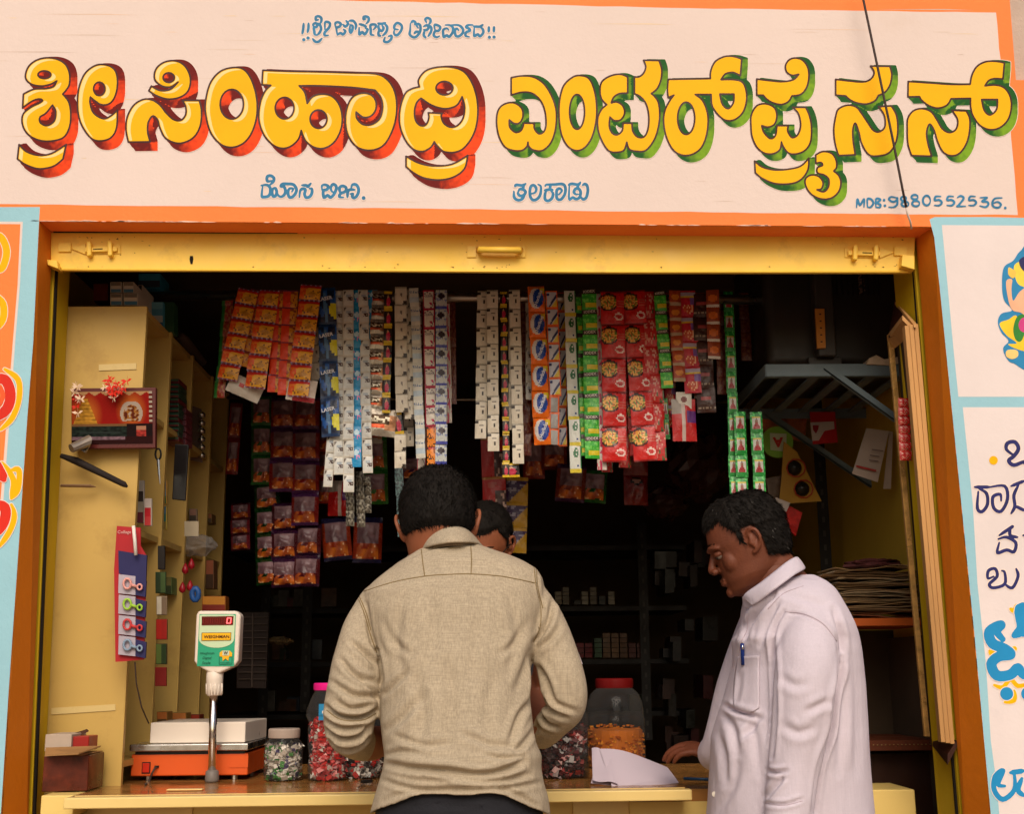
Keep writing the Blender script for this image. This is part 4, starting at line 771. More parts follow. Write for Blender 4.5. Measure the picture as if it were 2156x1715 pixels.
for k in range(5):
    for dd in (0, 1): mb.tube([P(*K([(335+k*98+dd*55, 360)])[0], yd-.0028), P(*K([(330+k*98+dd*55, 455)])[0], yd-.0028)], .0007, 5)
mb.build('unlit_digit', mat('led_off', (.2, .012, .01), .4), scl)
patch(K([(292, 664), (930, 660), (920, 832), (288, 842)]), yd-.0024, rgb(120, 84, 20), 'badge_border')
patch(K([(306, 676), (916, 672), (906, 820), (302, 830)]), yd-.0032, rgb(240, 180, 24), 'badge')
mb = MB(); mk = mpp(yq)*.0983
def word(*a, **k):
    m_ = MB(); text_on(m_, *a, **k); m_.build('lettering', VC, scl, recalc=False)
word('WEIGHMAN', P(*K([(612, 750)])[0], yd-.004), (1, 0, 0), (0, 0, 1), width=530*mk, height=64*mk, col=lin((84, 40, 16)), bold=.02)
for s, q in (('Weighman', (410, 1110)), ('Digital', (408, 1210)), ('Scale', (395, 1310))): word(s, P(*K([q])[0], yd-.002), (1, 0, .02), (.25, 0, 1), height=(62 if s != 'Digital' else 66)*mk, col=lin((14, 46, 34)))
word('W', P(*K([(810, 1100)])[0], yd-.0046), (1, 0, 0), (0, 0, 1), width=90*mk, height=66*mk, col=lin((60, 50, 40)), bold=.02)
word('WEIGHMAN', P(*K([(800, 1308)])[0], yd-.003), (1, 0, 0), (0, 0, 1), width=215*mk, height=22*mk, col=lin((20, 60, 44)), bold=.01)
patch(K([(680, 1100), (730, 1050), (890, 1050), (948, 1100), (942, 1175), (880, 1180), (865, 1270), (806, 1220), (745, 1270), (735, 1180), (678, 1175)]), yd-.0024, rgb(240, 176, 30), 'emblem_shirt')
patch(K([(742, 1052), (885, 1050), (880, 1152), (738, 1154)]), yd-.0034, rgb(196, 206, 176), 'emblem_plate')
mb = MB()
for a, b in (((672, 1185), (668, 1345)), ((668, 1345), (938, 1340)), ((938, 1340), (945, 1185))): mb.tube([P(*K([a])[0], yd-.0016), P(*K([b])[0], yd-.0016)], .0005, 4)
mb.build('emblem_frame', mat('dark_green_line', (.01, .07, .05), .5), scl)

# ---- jars
JAR = plastic_film('jar_plastic', (.97, .95, .92), .88, .07)
def jar(name, u, vb, wpx, prof, lidh, lidr, lidm, label, fill=None, zoff=0):
    b = Q(u, vb); b = Vector((b.x, b.y+wpx*mpp(b.y)/2, ZC+.001+zoff)); k = mpp(b.y); r = wpx/2*k
    e = empty(name, label, 'jar', b); e['group'] = 'candy jars on the counter'
    MB().lathe([(r*a, z*k) for a, z in prof], b, 32).build('body', JAR, e, smooth=True)
    top = prof[-1][1]*k
    MB().lathe([(lidr*r, top-.002), (lidr*r*1.03, top+.002), (lidr*r*1.03, top+lidh*k-.003), (lidr*r*.96, top+lidh*k), (0, top+lidh*k)], b, 32).build('lid', lidm, e, smooth=False, angle=35)
    return e, b, r, k
def wraps(b, r, z0, z1, n, cols, s, seed, label, name='wrapped_candy', m=None):
    rs = random.Random(seed); mb = MB()
    for k in range(n):
        a = rs.uniform(0, 2*math.pi); rr = max(.004, r*.95-s*1.1)*math.sqrt(rs.uniform(.45, 1)); z = z0+(z1-z0)*rs.random()
        rot = Matrix.Rotation(rs.uniform(0, 6.3), 3, 'X') @ Matrix.Rotation(rs.uniform(0, 6.3), 3, 'Z'); c = Vector((b.x+rr*math.cos(a), b.y+rr*math.sin(a), b.z+z))
        col = cols[rs.randrange(len(cols))]; q = s*rs.uniform(.8, 1.25)
        vs = [c+rot@Vector(v) for v in ((-q*1.5, -q*.6, 0), (-q*.8, 0, 0), (-q*1.5, q*.6, .2*q), (-q*.7, -q*.5, q*.4), (q*.7, -q*.5, q*.4), (q*.7, q*.5, q*.4), (-q*.7, q*.5, q*.4), (-q*.7, -q*.5, -q*.4), (q*.7, -q*.5, -q*.4), (q*.7, q*.5, -q*.4), (-q*.7, q*.5, -q*.4), (q*1.5, -q*.6, 0), (q*.8, 0, 0), (q*1.5, q*.6, -.2*q))]
        mb.add(vs, [(0, 1, 2), (3, 4, 5, 6), (7, 8, 9, 10), (3, 4, 8, 7), (5, 6, 10, 9), (4, 5, 9, 8), (3, 6, 10, 7), (11, 12, 13)], col)
    return mb.build(name, m or VCG, label=label, cat='candy', kind='stuff')
lt = mat('milky_lid', (.42, .33, .27), .3); pk = mat('pink_lid', rgb(225, 30, 130), .35); rd = mat('red_lid', rgb(104, 16, 16), .4)
W_, R_, G_, V_, K_ = lin((214, 206, 196)), lin((196, 30, 26)), lin((50, 120, 44)), lin((66, 54, 96)), lin((34, 20, 16))
_, b, r, k = jar('candy_jar', 589, 1648, 78, [(.86, 0), (.97, 3), (1, 10), (1, 62), (.95, 72), (.78, 80), (.76, 84)], 17, .80, lt, 'short squat jar with a milky lid full of green and white candies')
wraps(b, r, .006, 66*k, 300, [W_, W_, G_, V_, W_, lin((150, 140, 130))], .0095, 1, 'green, violet and white wrapped candies heaped inside the squat jar')
_, b, r, k = jar('candy_jar', 683, 1648, 92, [(.78, 0), (.86, 4), (.88, 30), (.82, 44), (.9, 70), (.9, 100), (.86, 112), (1, 126), (.96, 140), (.8, 160), (.66, 172), (.64, 178)], 13, .68, pk, 'tall jar with a pink lid half full of red candies')
wraps(b, r*.86, .006, 116*k, 420, [R_, R_, lin((214, 80, 80)), W_, lin((150, 24, 30))], .010, 2, 'red and pink wrapped candies inside the tall pink-lidded jar')
MB().grid(lambda i, j: Vector((b.x+(r*.99)*math.sin((i-.3)*1.1), b.y-(r*.99)*math.cos((i-.3)*1.1), b.z+(118+32*j)*k)), 14, 12, lambda u, v: None if 0 else (lin((40, 130, 176)) if math.hypot(u-.5, v-.5) > .34 else lin((220, 214, 206)) if v < .6 else lin((120, 170, 90)))).build('jar_label', VC, label='round blue and white sticker on the pink-lidded jar', cat='sticker', recalc=False)
_, b, r, k = jar('candy_jar', 760, 1643, 86, [(.9, 0), (1, 4), (1, 52), (.97, 56), (1, 60), (1, 100), (.8, 118), (.78, 122)], 14, .82, rd, 'jar of dark candies behind the left elbow of the linen-shirted man')
wraps(b, r, .006, 78*k, 320, [K_, K_, lin((120, 110, 104)), R_, W_], .0095, 3, 'black, grey and red wrapped candies inside the jar behind the elbow')
_, b, r, k = jar('candy_jar', 1190, 1643, 104, [(.9, 0), (1, 4), (1, 60), (.96, 63), (1, 66), (1, 120), (.8, 142), (.7, 150)], 14, .74, rd, 'wide jar of dark red toffees at the right elbow of the linen-shirted man')
wraps(b, r, .006, 116*k, 420, [lin((60, 16, 14)), lin((90, 20, 20)), lin((40, 14, 12)), lin((150, 40, 34))], .011, 4, 'dark red wrapped toffees filling the wide jar')
_, b, r, k = jar('candy_jar', 1304, 1622, 122, [(.9, 0), (.98, 4), (1, 20), (.97, 58), (1, 61), (1, 74), (.97, 78), (1, 81), (1, 95), (.96, 99), (.98, 110), (.92, 130), (.8, 146), (.64, 155), (.6, 158)], 18, .62, rd, 'big clear jar with a red lid part full of orange snack mix')
sn = MB(); rs = random.Random(5)
for q in range(900):
    a = rs.uniform(0, 6.283); rr = r*.94*math.sqrt(rs.uniform(.6, 1)); z = rs.uniform(.004, (74+10*math.sin(a))*k); c = b+Vector((rr*math.cos(a), rr*math.sin(a), z)); s = rs.uniform(.003, .006)
    sn.box(c, (s*1.8, s, s), rs.uniform(0, 6), (lin((206, 120, 22)), lin((224, 146, 40)), lin((170, 84, 14)))[rs.randrange(3)])
sn.lathe([(r*.9, .002), (r*.9, 74*k), (0, 78*k)], b, 20, lin((190, 104, 18))); sn.build('snack_mix', mat('snack', vc=True, rough=.6), label='orange fried snack mix in the big red-lidded jar', cat='snack', kind='stuff', recalc=True)
# papers on the counter
e = empty('paper_sheets', 'few curled lilac-white paper sheets lying on the right end of the counter', 'paper', Q(1320, 1650))
M_pap = mat('paper', rgb(206, 190, 200, .98), .7, var=.02)
def sheet(pts, n, lift=.0, dz=0, flutter=.004):
    a, b2, c2, d2 = [Vector(x) for x in pts]
    def f(i, j):
        p = (a*(1-i)+b2*i)*(1-j)+(d2*(1-i)+c2*i)*j; return p+Vector((0, 0, dz+lift*math.sin(i*math.pi)*(1-j)+flutter*math.sin(i*7+j*3)*.5))
    return MB().grid(f, 14, 10).build(n, M_pap, e, smooth=True, recalc=False)
sheet([P(1262, 1578, .18), P(1405, 1618, .20), P(1440, 1664, .02), P(1288, 1657, .0)], 'sheet', .012)
sheet([P(1246, 1580, .20), P(1285, 1590, .17), P(1302, 1655, .0), P(1248, 1648, .02)], 'sheet', .004, .004)
sheet([P(1258, 1602, .16), P(1400, 1635, .14), P(1420, 1662, .0), P(1244, 1652, .03)], 'sheet', .004, .001)
MB().tube([Q(1440, 1641), Q(1500, 1643)], .004, 7).build('pen', mat('dark_blue_plastic', (.01, .04, .09), .3), label='dark blue pen lying on the low counter top behind the white-shirted man', cat='pen', smooth=True)
MB().box((Q(1500, 1600).x, .6, ZC), (.001, .001, .001)) if 0 else None
# keys by the left hip of the man
e = empty('keys', 'small bunch of dark keys lying on the counter by the linen shirt', 'keys', Q(770, 1652))
MB().box(Q(772, 1652)+Vector((0, 0, .006)), (.03, .012, .008), R(35)).build('key_fob', mat('black_plastic', None), e, bevel=.002)
MB().tube([Q(768, 1656)+Vector((0, 0, .004)), Q(752, 1664)+Vector((0, 0, .003))], .0018, 5).build('key', M_st, e)

# ================================================================= right side: television on its wall rack
M_rack = mat('grey_rack_paint', rgb(108, 122, 126, .9), .5, var=.12, vscale=5, dirt=.3, dirtc=rgb(120, 90, 70), dscale=6)
rk = empty('wall_rack', 'blue grey slatted steel wall rack with two diagonal braces carrying the old television', 'rack', P(1700, 780, .4))
yn, yf = .36, .98
zr = P(1612, 768, yn).z; xa = P(1612, 768, yn).x; xb = XR
hh = 26*mpp(yn)
MB().box(((xa+xb)/2, yn, zr-hh/2), (xb-xa, .004, hh)).build('front_rail', M_rack, rk)
MB().box(((xa+xb)/2, yn+.012, zr-hh), (xb-xa, .024, .003)).build('rail_flange', M_rack, rk)
MB().box(((xa+xb)/2, yf, zr-hh/2), (xb-xa, .004, hh)).build('rear_rail', M_rack, rk)
MB().box((xa, (yn+yf)/2, zr-hh/2), (.004, yf-yn-.006, hh)).build('end_rail', M_rack, rk)
for k in range(5):
    x = xa+(xb-xa)*(k+1)/5.6; MB().box((x, (yn+yf)/2, zr-.012), (.028, yf-yn-.006, .006)).build('slat', M_rack, rk)
for (u0, v0, u1, v1, y) in ((1738, 772, 1890, 882, yn-.006), (1612, 868, 1868, 1042, yf-.006)):
    a, b = P(u0, v0, y), P(u1, v1, y); d = (b-a).normalized(); n2 = Vector((-d.z, 0, d.x))*.0095
    MB().prism([a+n2, b+n2, b-n2, a-n2], (0, .004, 0)).build('brace', M_rack, rk)
    MB().prism([a-n2, b-n2, b-n2+Vector((0, .018, 0)), a-n2+Vector((0, .018, 0))], n2*.3).build('brace', M_rack, rk)
slab([(1848, 850), (1884, 850), (1890, 1142), (1872, 1143), (1862, 1138)], yf-.08, yf-.06).build('wall_bracket', M_rack, rk, bevel=.002)
tv = empty('television', 'bulky black tube television seen from its back corner, filling the rack under the shutter', 'television', P(1740, 760, .55))
M_tv = mat('black_tv_plastic', (.022, .017, .013), .42, var=.1, spec=.4)
x0, x1 = P(1602, 700, .5).x, XR-.01
MB().box(((x0+x1)/2, .66, zr+.245), (x1-x0, .46, .47)).build('cabinet', M_tv, tv, bevel=.03, seg=4)
MB().box((P(1733, 700, .42).x, .41, zr+.25), (.055, .05, .44)).build('ridge', mat('dark_grey_tv', (.05, .042, .035), .4), tv, bevel=.006)
MB().box((P(1733, 700, .42).x, .44, zr+.02), (.10, .05, .035)).build('stand', mat('dark_grey_tv', None), tv, bevel=.004)
for k in range(9): MB().box((P(1770+k*11, 700, .42).x, .428, zr+.33), (.004, .008, .20)).build('vent_slot', mat('dark_gap', None), tv)
stk = slab([(1716, 650), (1736, 650), (1739, 733), (1721, 734)], .375, .384).build('sticker', mat('orange_sticker', rgb(200, 130, 50), .45, var=.1), tv, bevel=.001)
mb = MB()
for k in range(5): mb.box(P(1727+k*.7, 662+k*14.5, .374), (.006, .0006, .004), 0, lin((70, 34, 14)))
mb.build('faded_marks', VC, tv, recalc=False)['kind'] = 'stuff'; mb = MB()
text_on(mb, 'NKA', P(1812, 598, .425), (.08, 0, -1), (1, 0, .08), width=48*mpp(.42), height=16*mpp(.42), col=lin((120, 96, 84)), bold=.02)
mb.build('lettering', VC, tv, recalc=False)
slab([(1830, 755), (1845, 748), (1862, 757), (1890, 752), (1918, 757), (1880, 769), (1825, 767)], yn-.01, yn+.10).build('crumpled_paper', mat('newsprint', rgb(196, 170, 140), .8, var=.15, vscale=40), label='crumpled piece of newspaper on the edge of the rack under the television', cat='paper')

# wooden frame hinged on the right jamb
wf = empty('wooden_cabinet', 'narrow tall light wood display frame standing out from the right jamb', 'cabinet', P(1960, 1580, .03))
M_wood = mat('light_wood', rgb(198, 148, 90, .95), .6, var=.3, vscale=7, stretch=(1, 1, .12), dirt=.35, dirtc=rgb(110, 62, 30), dscale=9, bump=.3, bscale=30, bstretch=(6, 6, .3))
M_wdk = mat('dark_wood', rgb(58, 28, 18, .9), .5, var=.2)
yw0, yw1 = .0, .18
def post(u0, v0, u1, v1, y, wpx, th, name, m): 
    slab([(u0-wpx/2, v0), (u0+wpx/2, v0), (u1+wpx/2, v1), (u1-wpx/2, v1)], y, y+th).build(name, m, wf, bevel=.001)
for k, (o, w) in enumerate(((-9.6, 9.2), (0, 9.2), (9.6, 9.2))):
    post(1919+o, 684-o*.2, 1996+o, 1566+o*.2, yw0-.002*(k == 1), w, .022, 'stile', M_wood)
post(1875, 704, 1953, 1552, yw1, 11, .012, 'stile', mat('brass_edge', rgb(210, 160, 90), .3, metal=.3, var=.3, vscale=40))
MB().hexa([P(1900, 664, yw0), P(1925, 690, yw0), P(1884, 722, yw1), P(1870, 704, yw1)], [P(1900, 674, yw0), P(1925, 700, yw0), P(1884, 734, yw1), P(1870, 716, yw1)]).build('top_rail', M_wood, wf)
MB().hexa([P(1882, 640, yw1), P(1925, 684, yw0), P(1925, 690, yw0), P(1870, 708, yw1)], [P(1884, 644, yw1-.02), P(1927, 688, yw0-.005), P(1925, 694, yw0-.004), P(1872, 712, yw1-.02)]).build('end_board', M_wdk, wf)
MB().hexa([P(1884, 636, yw1-.01), P(1888, 636, yw1-.01), P(1930, 682, yw0-.008), P(1924, 684, yw0-.008)], [P(1884, 642, yw1-.01), P(1888, 642, yw1-.01), P(1930, 690, yw0-.008), P(1924, 690, yw0-.008)]).build('trim', M_wood, wf)
MB().hexa([P(1957, 1556, yw1), P(1960, 1540, yw1), P(2014, 1560, yw0), P(1995, 1590, yw0)], [P(1957, 1564, yw1), P(1962, 1552, yw1), P(2016, 1572, yw0), P(1995, 1612, yw0)]).build('bottom_rail', M_wdk, wf)
MB().hexa([P(1886, 705, yw1+.02), P(1905, 700, yw0+.06), P(1995, 1560, yw0+.06), P(1960, 1556, yw1+.02)], [P(1886, 705, yw1+.03), P(1912, 700, yw0+.07), P(2000, 1560, yw0+.07), P(1962, 1556, yw1+.03)]).build('back_board', M_indark, wf)
# shelves with old newspapers at the right, dark cupboard underneath
cb = empty('cupboard', 'dark brown cupboard with an orange edged shelf at the right wall', 'cupboard', P(1850, 1500, .6))
zs = P(1850, 1302, .5).z
MB().box(((XR+P(1690, 1300, .5).x)/2, .66, zs-.012), (XR-P(1690, 1300, .5).x, .34, .022)).build('shelf', mat('orange_board', rgb(178, 82, 24, .9), .5, var=.1), cb, bevel=.001)
MB().box(((XR+P(1690, 1300, .6).x)/2, .88, zs-.55), (XR-P(1690, 1300, .6).x, .04, 1.05)).build('back', M_indark, cb)
MB().box((XR-.012, .66, zs-.5), (.02, .4, .9)).build('side', M_indark, cb)
zs2 = P(1850, 1560, .5).z
MB().box(((XR+P(1690, 1560, .5).x)/2, .66, zs2-.014), (XR-P(1690, 1560, .5).x, .34, .028)).build('shelf', mat('brown_board', rgb(96, 46, 24, .9), .5), cb)
mb = MB()
for k in range(16): mb.box((P(1838+k*8.5, 1560, .49).x, .488, zs2-.012), (.003, .003, .003))
mb.build('rivet', mat('brass', (.5, .35, .15), .3, metal=.8), cb)
MB().box(((XR+P(1690, 1600, .5).x)/2, .56, zs2-.35), (XR-P(1690, 1600, .5).x, .02, .62)).build('door', mat('dark_brown_door', rgb(50, 27, 17, .9), .45, var=.4, vscale=5, stretch=(3, 1, .3)), cb)
M_np = mat('newsprint_stack', rgb(172, 138, 98, .9), .85, var=.28, vscale=30)
rs = random.Random(9); g = 'old newspapers piled on the orange shelf'; zz = zs+.001
npn = ['lowest', 'second', 'third', 'fourth', 'fifth', 'sixth', 'seventh', 'eighth', 'ninth', 'tenth', 'eleventh', 'twelfth', 'thirteenth', 'fourteenth', 'fifteenth', 'sixteenth', 'seventeenth']
npm = [mat('newsprint_%d' % k, rgb(*c, .95), .9, var=.22, vscale=45, stretch=(1, 1, 4)) for k, c in enumerate([(206, 186, 156), (186, 160, 126), (220, 204, 178), (160, 136, 108)])]
for k in range(17):
    th = rs.uniform(.0055, .0105); cxn = P(1836, 1250, .55).x+rs.uniform(-.02, .012); w = .29+rs.uniform(-.07, .02); yo = rs.uniform(-.012, .012); tl = rs.uniform(-.012, .012); am = rs.uniform(.0015, .004)
    e = empty('newspaper', 'folded newspaper, %s from the bottom of the pile on the orange shelf' % npn[k], 'newspaper', (cxn, .62, zz), g)
    n = 18
    for lay in range(2):
        mb = MB(); vs = []; w_ = w*(1-.10*lay*rs.random()); ph = rs.uniform(0, 6); yl = yo+rs.uniform(-.008, .008)
        for i in range(n+1):
            x = i/n; zc = zz+th*(.06+.5*lay)+am*(math.sin(x*5+ph)+.4*math.sin(x*13+ph))+tl*(x-.5)+.003; y0 = .50+yl+.003*math.sin(x*11+k)
            p = Vector((cxn+(x-.5)*w_, y0, zc)); vs += [p, p+Vector((0, .2, 0)), p+Vector((0, .2, th*.40)), p+Vector((0, -.004, th*.22)), ]
        mb.add(vs, [(4*i+a, 4*i+4+a, 4*i+4+(a+1) % 4, 4*i+(a+1) % 4) for i in range(n) for a in range(4)]+[(0, 1, 2, 3), (4*n+3, 4*n+2, 4*n+1, 4*n)])
        mb.build('folded_sheet', npm[rs.randrange(4)], e)
    zz += th+.0006
crumpled('folded_cloth', (1838, 1192), 60, 13, .58, mat('maroon_cloth', rgb(78, 34, 32, .9), .8, var=.5, vscale=25), 'maroon and dark folded cloth on top of the newspapers', 'cloth', 6, .09)
# wares on the right wall
e = empty('desk_calendar', 'small white tent calendar hanging on the right wall below the rack', 'calendar', P(1845, 980, .62))
ypc = .66
MB().hexa([P(1824, 902, ypc), P(1872, 908, ypc), P(1848, 1016, ypc-.02), P(1794, 998, ypc-.02)], [q+Vector((0, .003, 0)) for q in [P(1824, 902, ypc), P(1872, 908, ypc), P(1848, 1016, ypc-.02), P(1794, 998, ypc-.02)]]).build('leaf', mat('paper_shade', rgb(176, 156, 140, .95), .7), e)
MB().hexa([P(1872, 908, ypc+.01), P(1880, 910, ypc+.01), P(1876, 1030, ypc+.02), P(1860, 1030, ypc+.02)], [q+Vector((0, .003, 0)) for q in [P(1872, 908, ypc+.01), P(1880, 910, ypc+.01), P(1876, 1030, ypc+.02), P(1860, 1030, ypc+.02)]]).build('back_leaf', mat('paper_shade', None), e)
mb = MB(); text_on(mb, 'CALENDAR', P(1854, 920, ypc-.003), (1, 0, -.12), (-.2, 0, 1), width=26*mpp(ypc), col=lin((90, 70, 66))) if 0 else None
for k, (a, b, c2) in enumerate(((1836, 946, 34), (1832, 958, 28), (1830, 968, 28))): mb.prism([P(a, b, ypc-.022), P(a+c2*.7, b+3, ypc-.022), P(a+c2*.7, b+5, ypc-.022), P(a, b+2, ypc-.022)], (0, .001, 0), lin((110, 90, 84)))
mb.prism([P(1803, 980, ypc-.024), P(1845, 990, ypc-.024), P(1845, 994, ypc-.024), P(1803, 984, ypc-.024)], (0, .001, 0), lin((170, 50, 44)))
mb.build('printed_lines', VC, e)
e = empty('red_carton', 'flat red and white printed packet pinned under the rack', 'packet', P(1735, 900, .9))
slab([(1705, 868), (1758, 868), (1764, 932), (1712, 936)], .9, .905).build('backing', mat('bright_red_card', rgb(176, 26, 24), .4), e)
MB().poly([P(a, b, .898) for a, b in [(1706, 890), (1756, 888), (1757, 904), (1736, 908), (1724, 928), (1710, 929)]]).build('print_patch', mat('white_card', rgb(190, 176, 168), .45), e, recalc=False)
MB().poly([P(a, b, .896) for a, b in [(1711, 896), (1724, 896), (1723, 904), (1718, 914), (1712, 906)]]).build('print_patch', mat('deep_red_card', rgb(140, 14, 24), .4), e, recalc=False)
e = empty('green_disc', 'round lime green disc pack with a white letter label, hanging behind the rack', 'disc', P(1636, 930, 1.0))
c = P(1636, 932, 1.0); rr = 34*mpp(1.0)
MB().tube([c+Vector((0, .004, 0)), c+Vector((0, -.006, 0))], rr, 32).build('disc', mat('lime_plastic', rgb(134, 186, 60), .35), e)
MB().poly([P(a, b, .992) for a, b in [(1621, 912), (1656, 914), (1656, 952), (1622, 948)]]).build('label_patch', mat('pale_green_label', rgb(196, 206, 170), .5), e, recalc=False)
mb = MB(); text_on(mb, 'A', P(1638, 932, .989), (-1, 0, 0), (0, 0, -1), height=22*mpp(1.0), col=lin((190, 50, 30)), bold=.05); mb.build('lettering', VC, e, recalc=False)
e = empty('bulb_card', 'yellow card with two round dark domes in red rings', 'card', P(1690, 1000, .95))
slab([(1650, 930), (1678, 952), (1730, 1056), (1640, 1062), (1646, 1000)], .95, .954).build('backing', mat('amber_card', rgb(170, 124, 30), .45, var=.1), e)
for (u, v) in ((1672, 986), (1688, 1030)):
    MB().tube([P(a, b, .944) for a, b in ringp(u+4, v, 20, 19)], .0025, 6, caps=False).build('ring', mat('ring_red', rgb(170, 60, 24), .4), e, smooth=True)
    MB().lathe([(17*mpp(.95), 0), (14*mpp(.95), .012), (8*mpp(.95), .02), (0, .023)], (0, 0, 0), 20).build('dome', mat('black_dome', (.02, .017, .012), .08), e, smooth=True)
    d = COL.objects[-1]; d.matrix_parent_inverse = Matrix.Identity(4); d.matrix_basis = Matrix.Translation(P(u, v, .95)-e.location) @ Matrix.Rotation(R(90), 4, 'X')
for k, (px, c1, lb) in enumerate([([(1575, 868), (1700, 868), (1695, 930), (1620, 920)], (196, 110, 70), 'orange foil packet behind the rack brace'),
                                  ([(1612, 1008), (1650, 1000), (1652, 1075), (1622, 1062)], (110, 90, 74), 'clear packet hanging beside the green sachets'),
                                  ([(1632, 1050), (1690, 1080), (1676, 1130), (1640, 1096)], (190, 40, 34), 'red packet with a white corner beside the head of the white-shirted man')]):
    MB().prism([P(a, b, 1.02-.02*k) for a, b in px], (0, .012, 0)).build('wall_packet', mat('wall_packet%d' % k, rgb(*c1), .25, var=.4, vscale=30), label=lb, cat='packet', bevel=.002)
MB().prism([P(a, b, .93) for a, b in [(1634, 1048), (1664, 1060), (1656, 1078), (1628, 1066)]], (0, .01, 0)).build('price_tag', mat('white_card', None), label='white slip tucked on the red packet by the head', cat='slip')
# steel angle shelving at the back
M_ang = mat('slotted_angle', (.022, .018, .015), .5, var=.2); M_hole = mat('slot_hole', (.07, .06, .05), .5)
def rack_post(u, v0, v1, y, label):
    e = empty('slotted_post', label, 'post', P(u, v1, y)); a, b = P(u, v0, y), P(u, v1, y)
    MB().box(((a.x+b.x)/2, y, (a.z+b.z)/2), (.04, .004, abs(a.z-b.z))).build('angle_bar', M_ang, e)
    mb = MB(); n = int(abs(a.z-b.z)/.05)
    for k in range(n): mb.box(((a.x+b.x)/2, y-.003, min(a.z, b.z)+.02+k*.05), (.009, .002, .02))
    mb.build('slots', M_hole, e)['kind'] = 'stuff'
rack_post(556, 1240, 1560, 2.2, 'dark slotted steel post behind the left jars'); rack_post(1357, 1100, 1560, 2.3, 'dark slotted steel post right of the back shelves'); rack_post(1738, 840, 1500, 1.3, 'dark slotted steel post at the right wall'); rack_post(645, 1230, 1500, 2.2, 'dark slotted steel post behind the chip packets')
bs = empty('back_shelves', 'dark steel shelves at the back of the shop with small goods', 'shelf', P(1200, 1500, 2.3))
for v in (1150, 1278, 1390, 1500):
    z = P(1200, v, 2.3).z; MB().box((P(960, v, 2.3).x, 2.55, z-.01), (2.0, .5, .02)).build('shelf_board', M_ang, bs)
def packs(rows, y, base, w, h, cols, name, lab, group):
    i = 0
    for (u, n) in rows:
        for k in range(n):
            i += 1; z = P(u, base, y).z
            MB().box((P(u, base, y).x, y+.03, z+h*(k+.5)+.001*k), (w, .05, h*.92)).build(name, mat(name+str(cols[(i) % len(cols)])[:14], cols[i % len(cols)], .35, var=.3, vscale=30), label=lab % (['lowest', 'second', 'third', 'fourth', 'fifth', 'sixth'][k], i), cat='box', group=group, bevel=.001) 
packs([(1178, 3), (1192, 4), (1212, 4), (1236, 3), (1250, 4), (1266, 2), (1280, 3)], 2.32, 1278, .022, .017, [lc(110, 104, 90), lc(150, 140, 120), lc(60, 56, 50)], 'small_carton', 'silver grey carton on the back shelf, %s in stack %d', 'small grey cartons on the back shelf') if 0 else None
ords = ['lowest', 'second', 'third', 'fourth', 'fifth', 'sixth']; cols_ = ['first', 'second', 'third', 'fourth', 'fifth', 'sixth', 'seventh', 'eighth', 'ninth', 'tenth', 'eleventh', 'twelfth']
def stacks(us, ns, y, base, w, h, colsets, name, adj, group):
    for i, (u, n) in enumerate(zip(us, ns)):
        for k in range(n):
            z = P(u, base, y).z; c = colsets[i % len(colsets)]
            MB().box((P(u, base, y).x, y+.03, z+h*(k+.5)), (w, .05, h*.9)).build(name, mat('%s_%d' % (name, i % len(colsets)), c, .35, var=.3, vscale=30), label='%s, %s in the %s stack from the left' % (adj, ords[k], cols_[i]), cat='box', group=group)
stacks([1176, 1192, 1216, 1232, 1250, 1268, 1288], [3, 4, 1, 3, 4, 2, 3], 2.32, 1274, .027, .019, [lc(140, 130, 110), lc(120, 112, 96), lc(50, 46, 40)], 'small_carton', 'silver grey carton, upper back shelf', 'silver grey cartons on the upper back shelf')
stacks([1222, 1240, 1260, 1278, 1296, 1314, 1332, 1350], [3, 3, 4, 5, 5, 5, 3, 3], 2.32, 1386, .031, .021, [lc(130, 30, 34), lc(124, 28, 34), lc(60, 90, 60), lc(110, 76, 40), lc(116, 80, 44), lc(100, 66, 36), lc(86, 36, 26), lc(80, 32, 24)], 'soap_bar', 'wrapped bar, lower back shelf', 'wrapped bars on the lower back shelf')
# tray with compartments behind the scale
e = empty('egg_tray', 'dark plastic organiser with rows of small compartments behind the scale head', 'tray', P(530, 1400, 1.5))
slab([(500, 1290), (566, 1290), (560, 1450), (498, 1450)], 1.5, 1.52).build('backing', mat('dark_tray', (.035, .02, .015), .4), e)
for r_ in range(10):
    v = 1300+r_*14.5
    slab([(502, v), (562, v), (562, v+1.4), (502, v+1.4)], 1.49, 1.50).build('rib', mat('tray_rib', (.13, .09, .07), .4), e)
slab([(531, 1292), (533, 1292), (531, 1448), (529, 1448)], 1.488, 1.498).build('rib', mat('tray_rib', None), e)
crumpled('foil_wrap', (590, 1350), 26, 8, 1.6, mat('gold_foil', (.32, .22, .11), .25, metal=.6), 'crumpled gold foil wrapper in the dark behind the scale', 'wrapper', 8, .03)
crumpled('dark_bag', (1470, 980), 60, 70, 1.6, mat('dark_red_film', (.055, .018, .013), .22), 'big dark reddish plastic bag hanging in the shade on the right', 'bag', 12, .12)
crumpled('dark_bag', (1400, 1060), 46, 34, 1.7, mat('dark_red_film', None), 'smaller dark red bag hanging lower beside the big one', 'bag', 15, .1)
rs = random.Random(31)
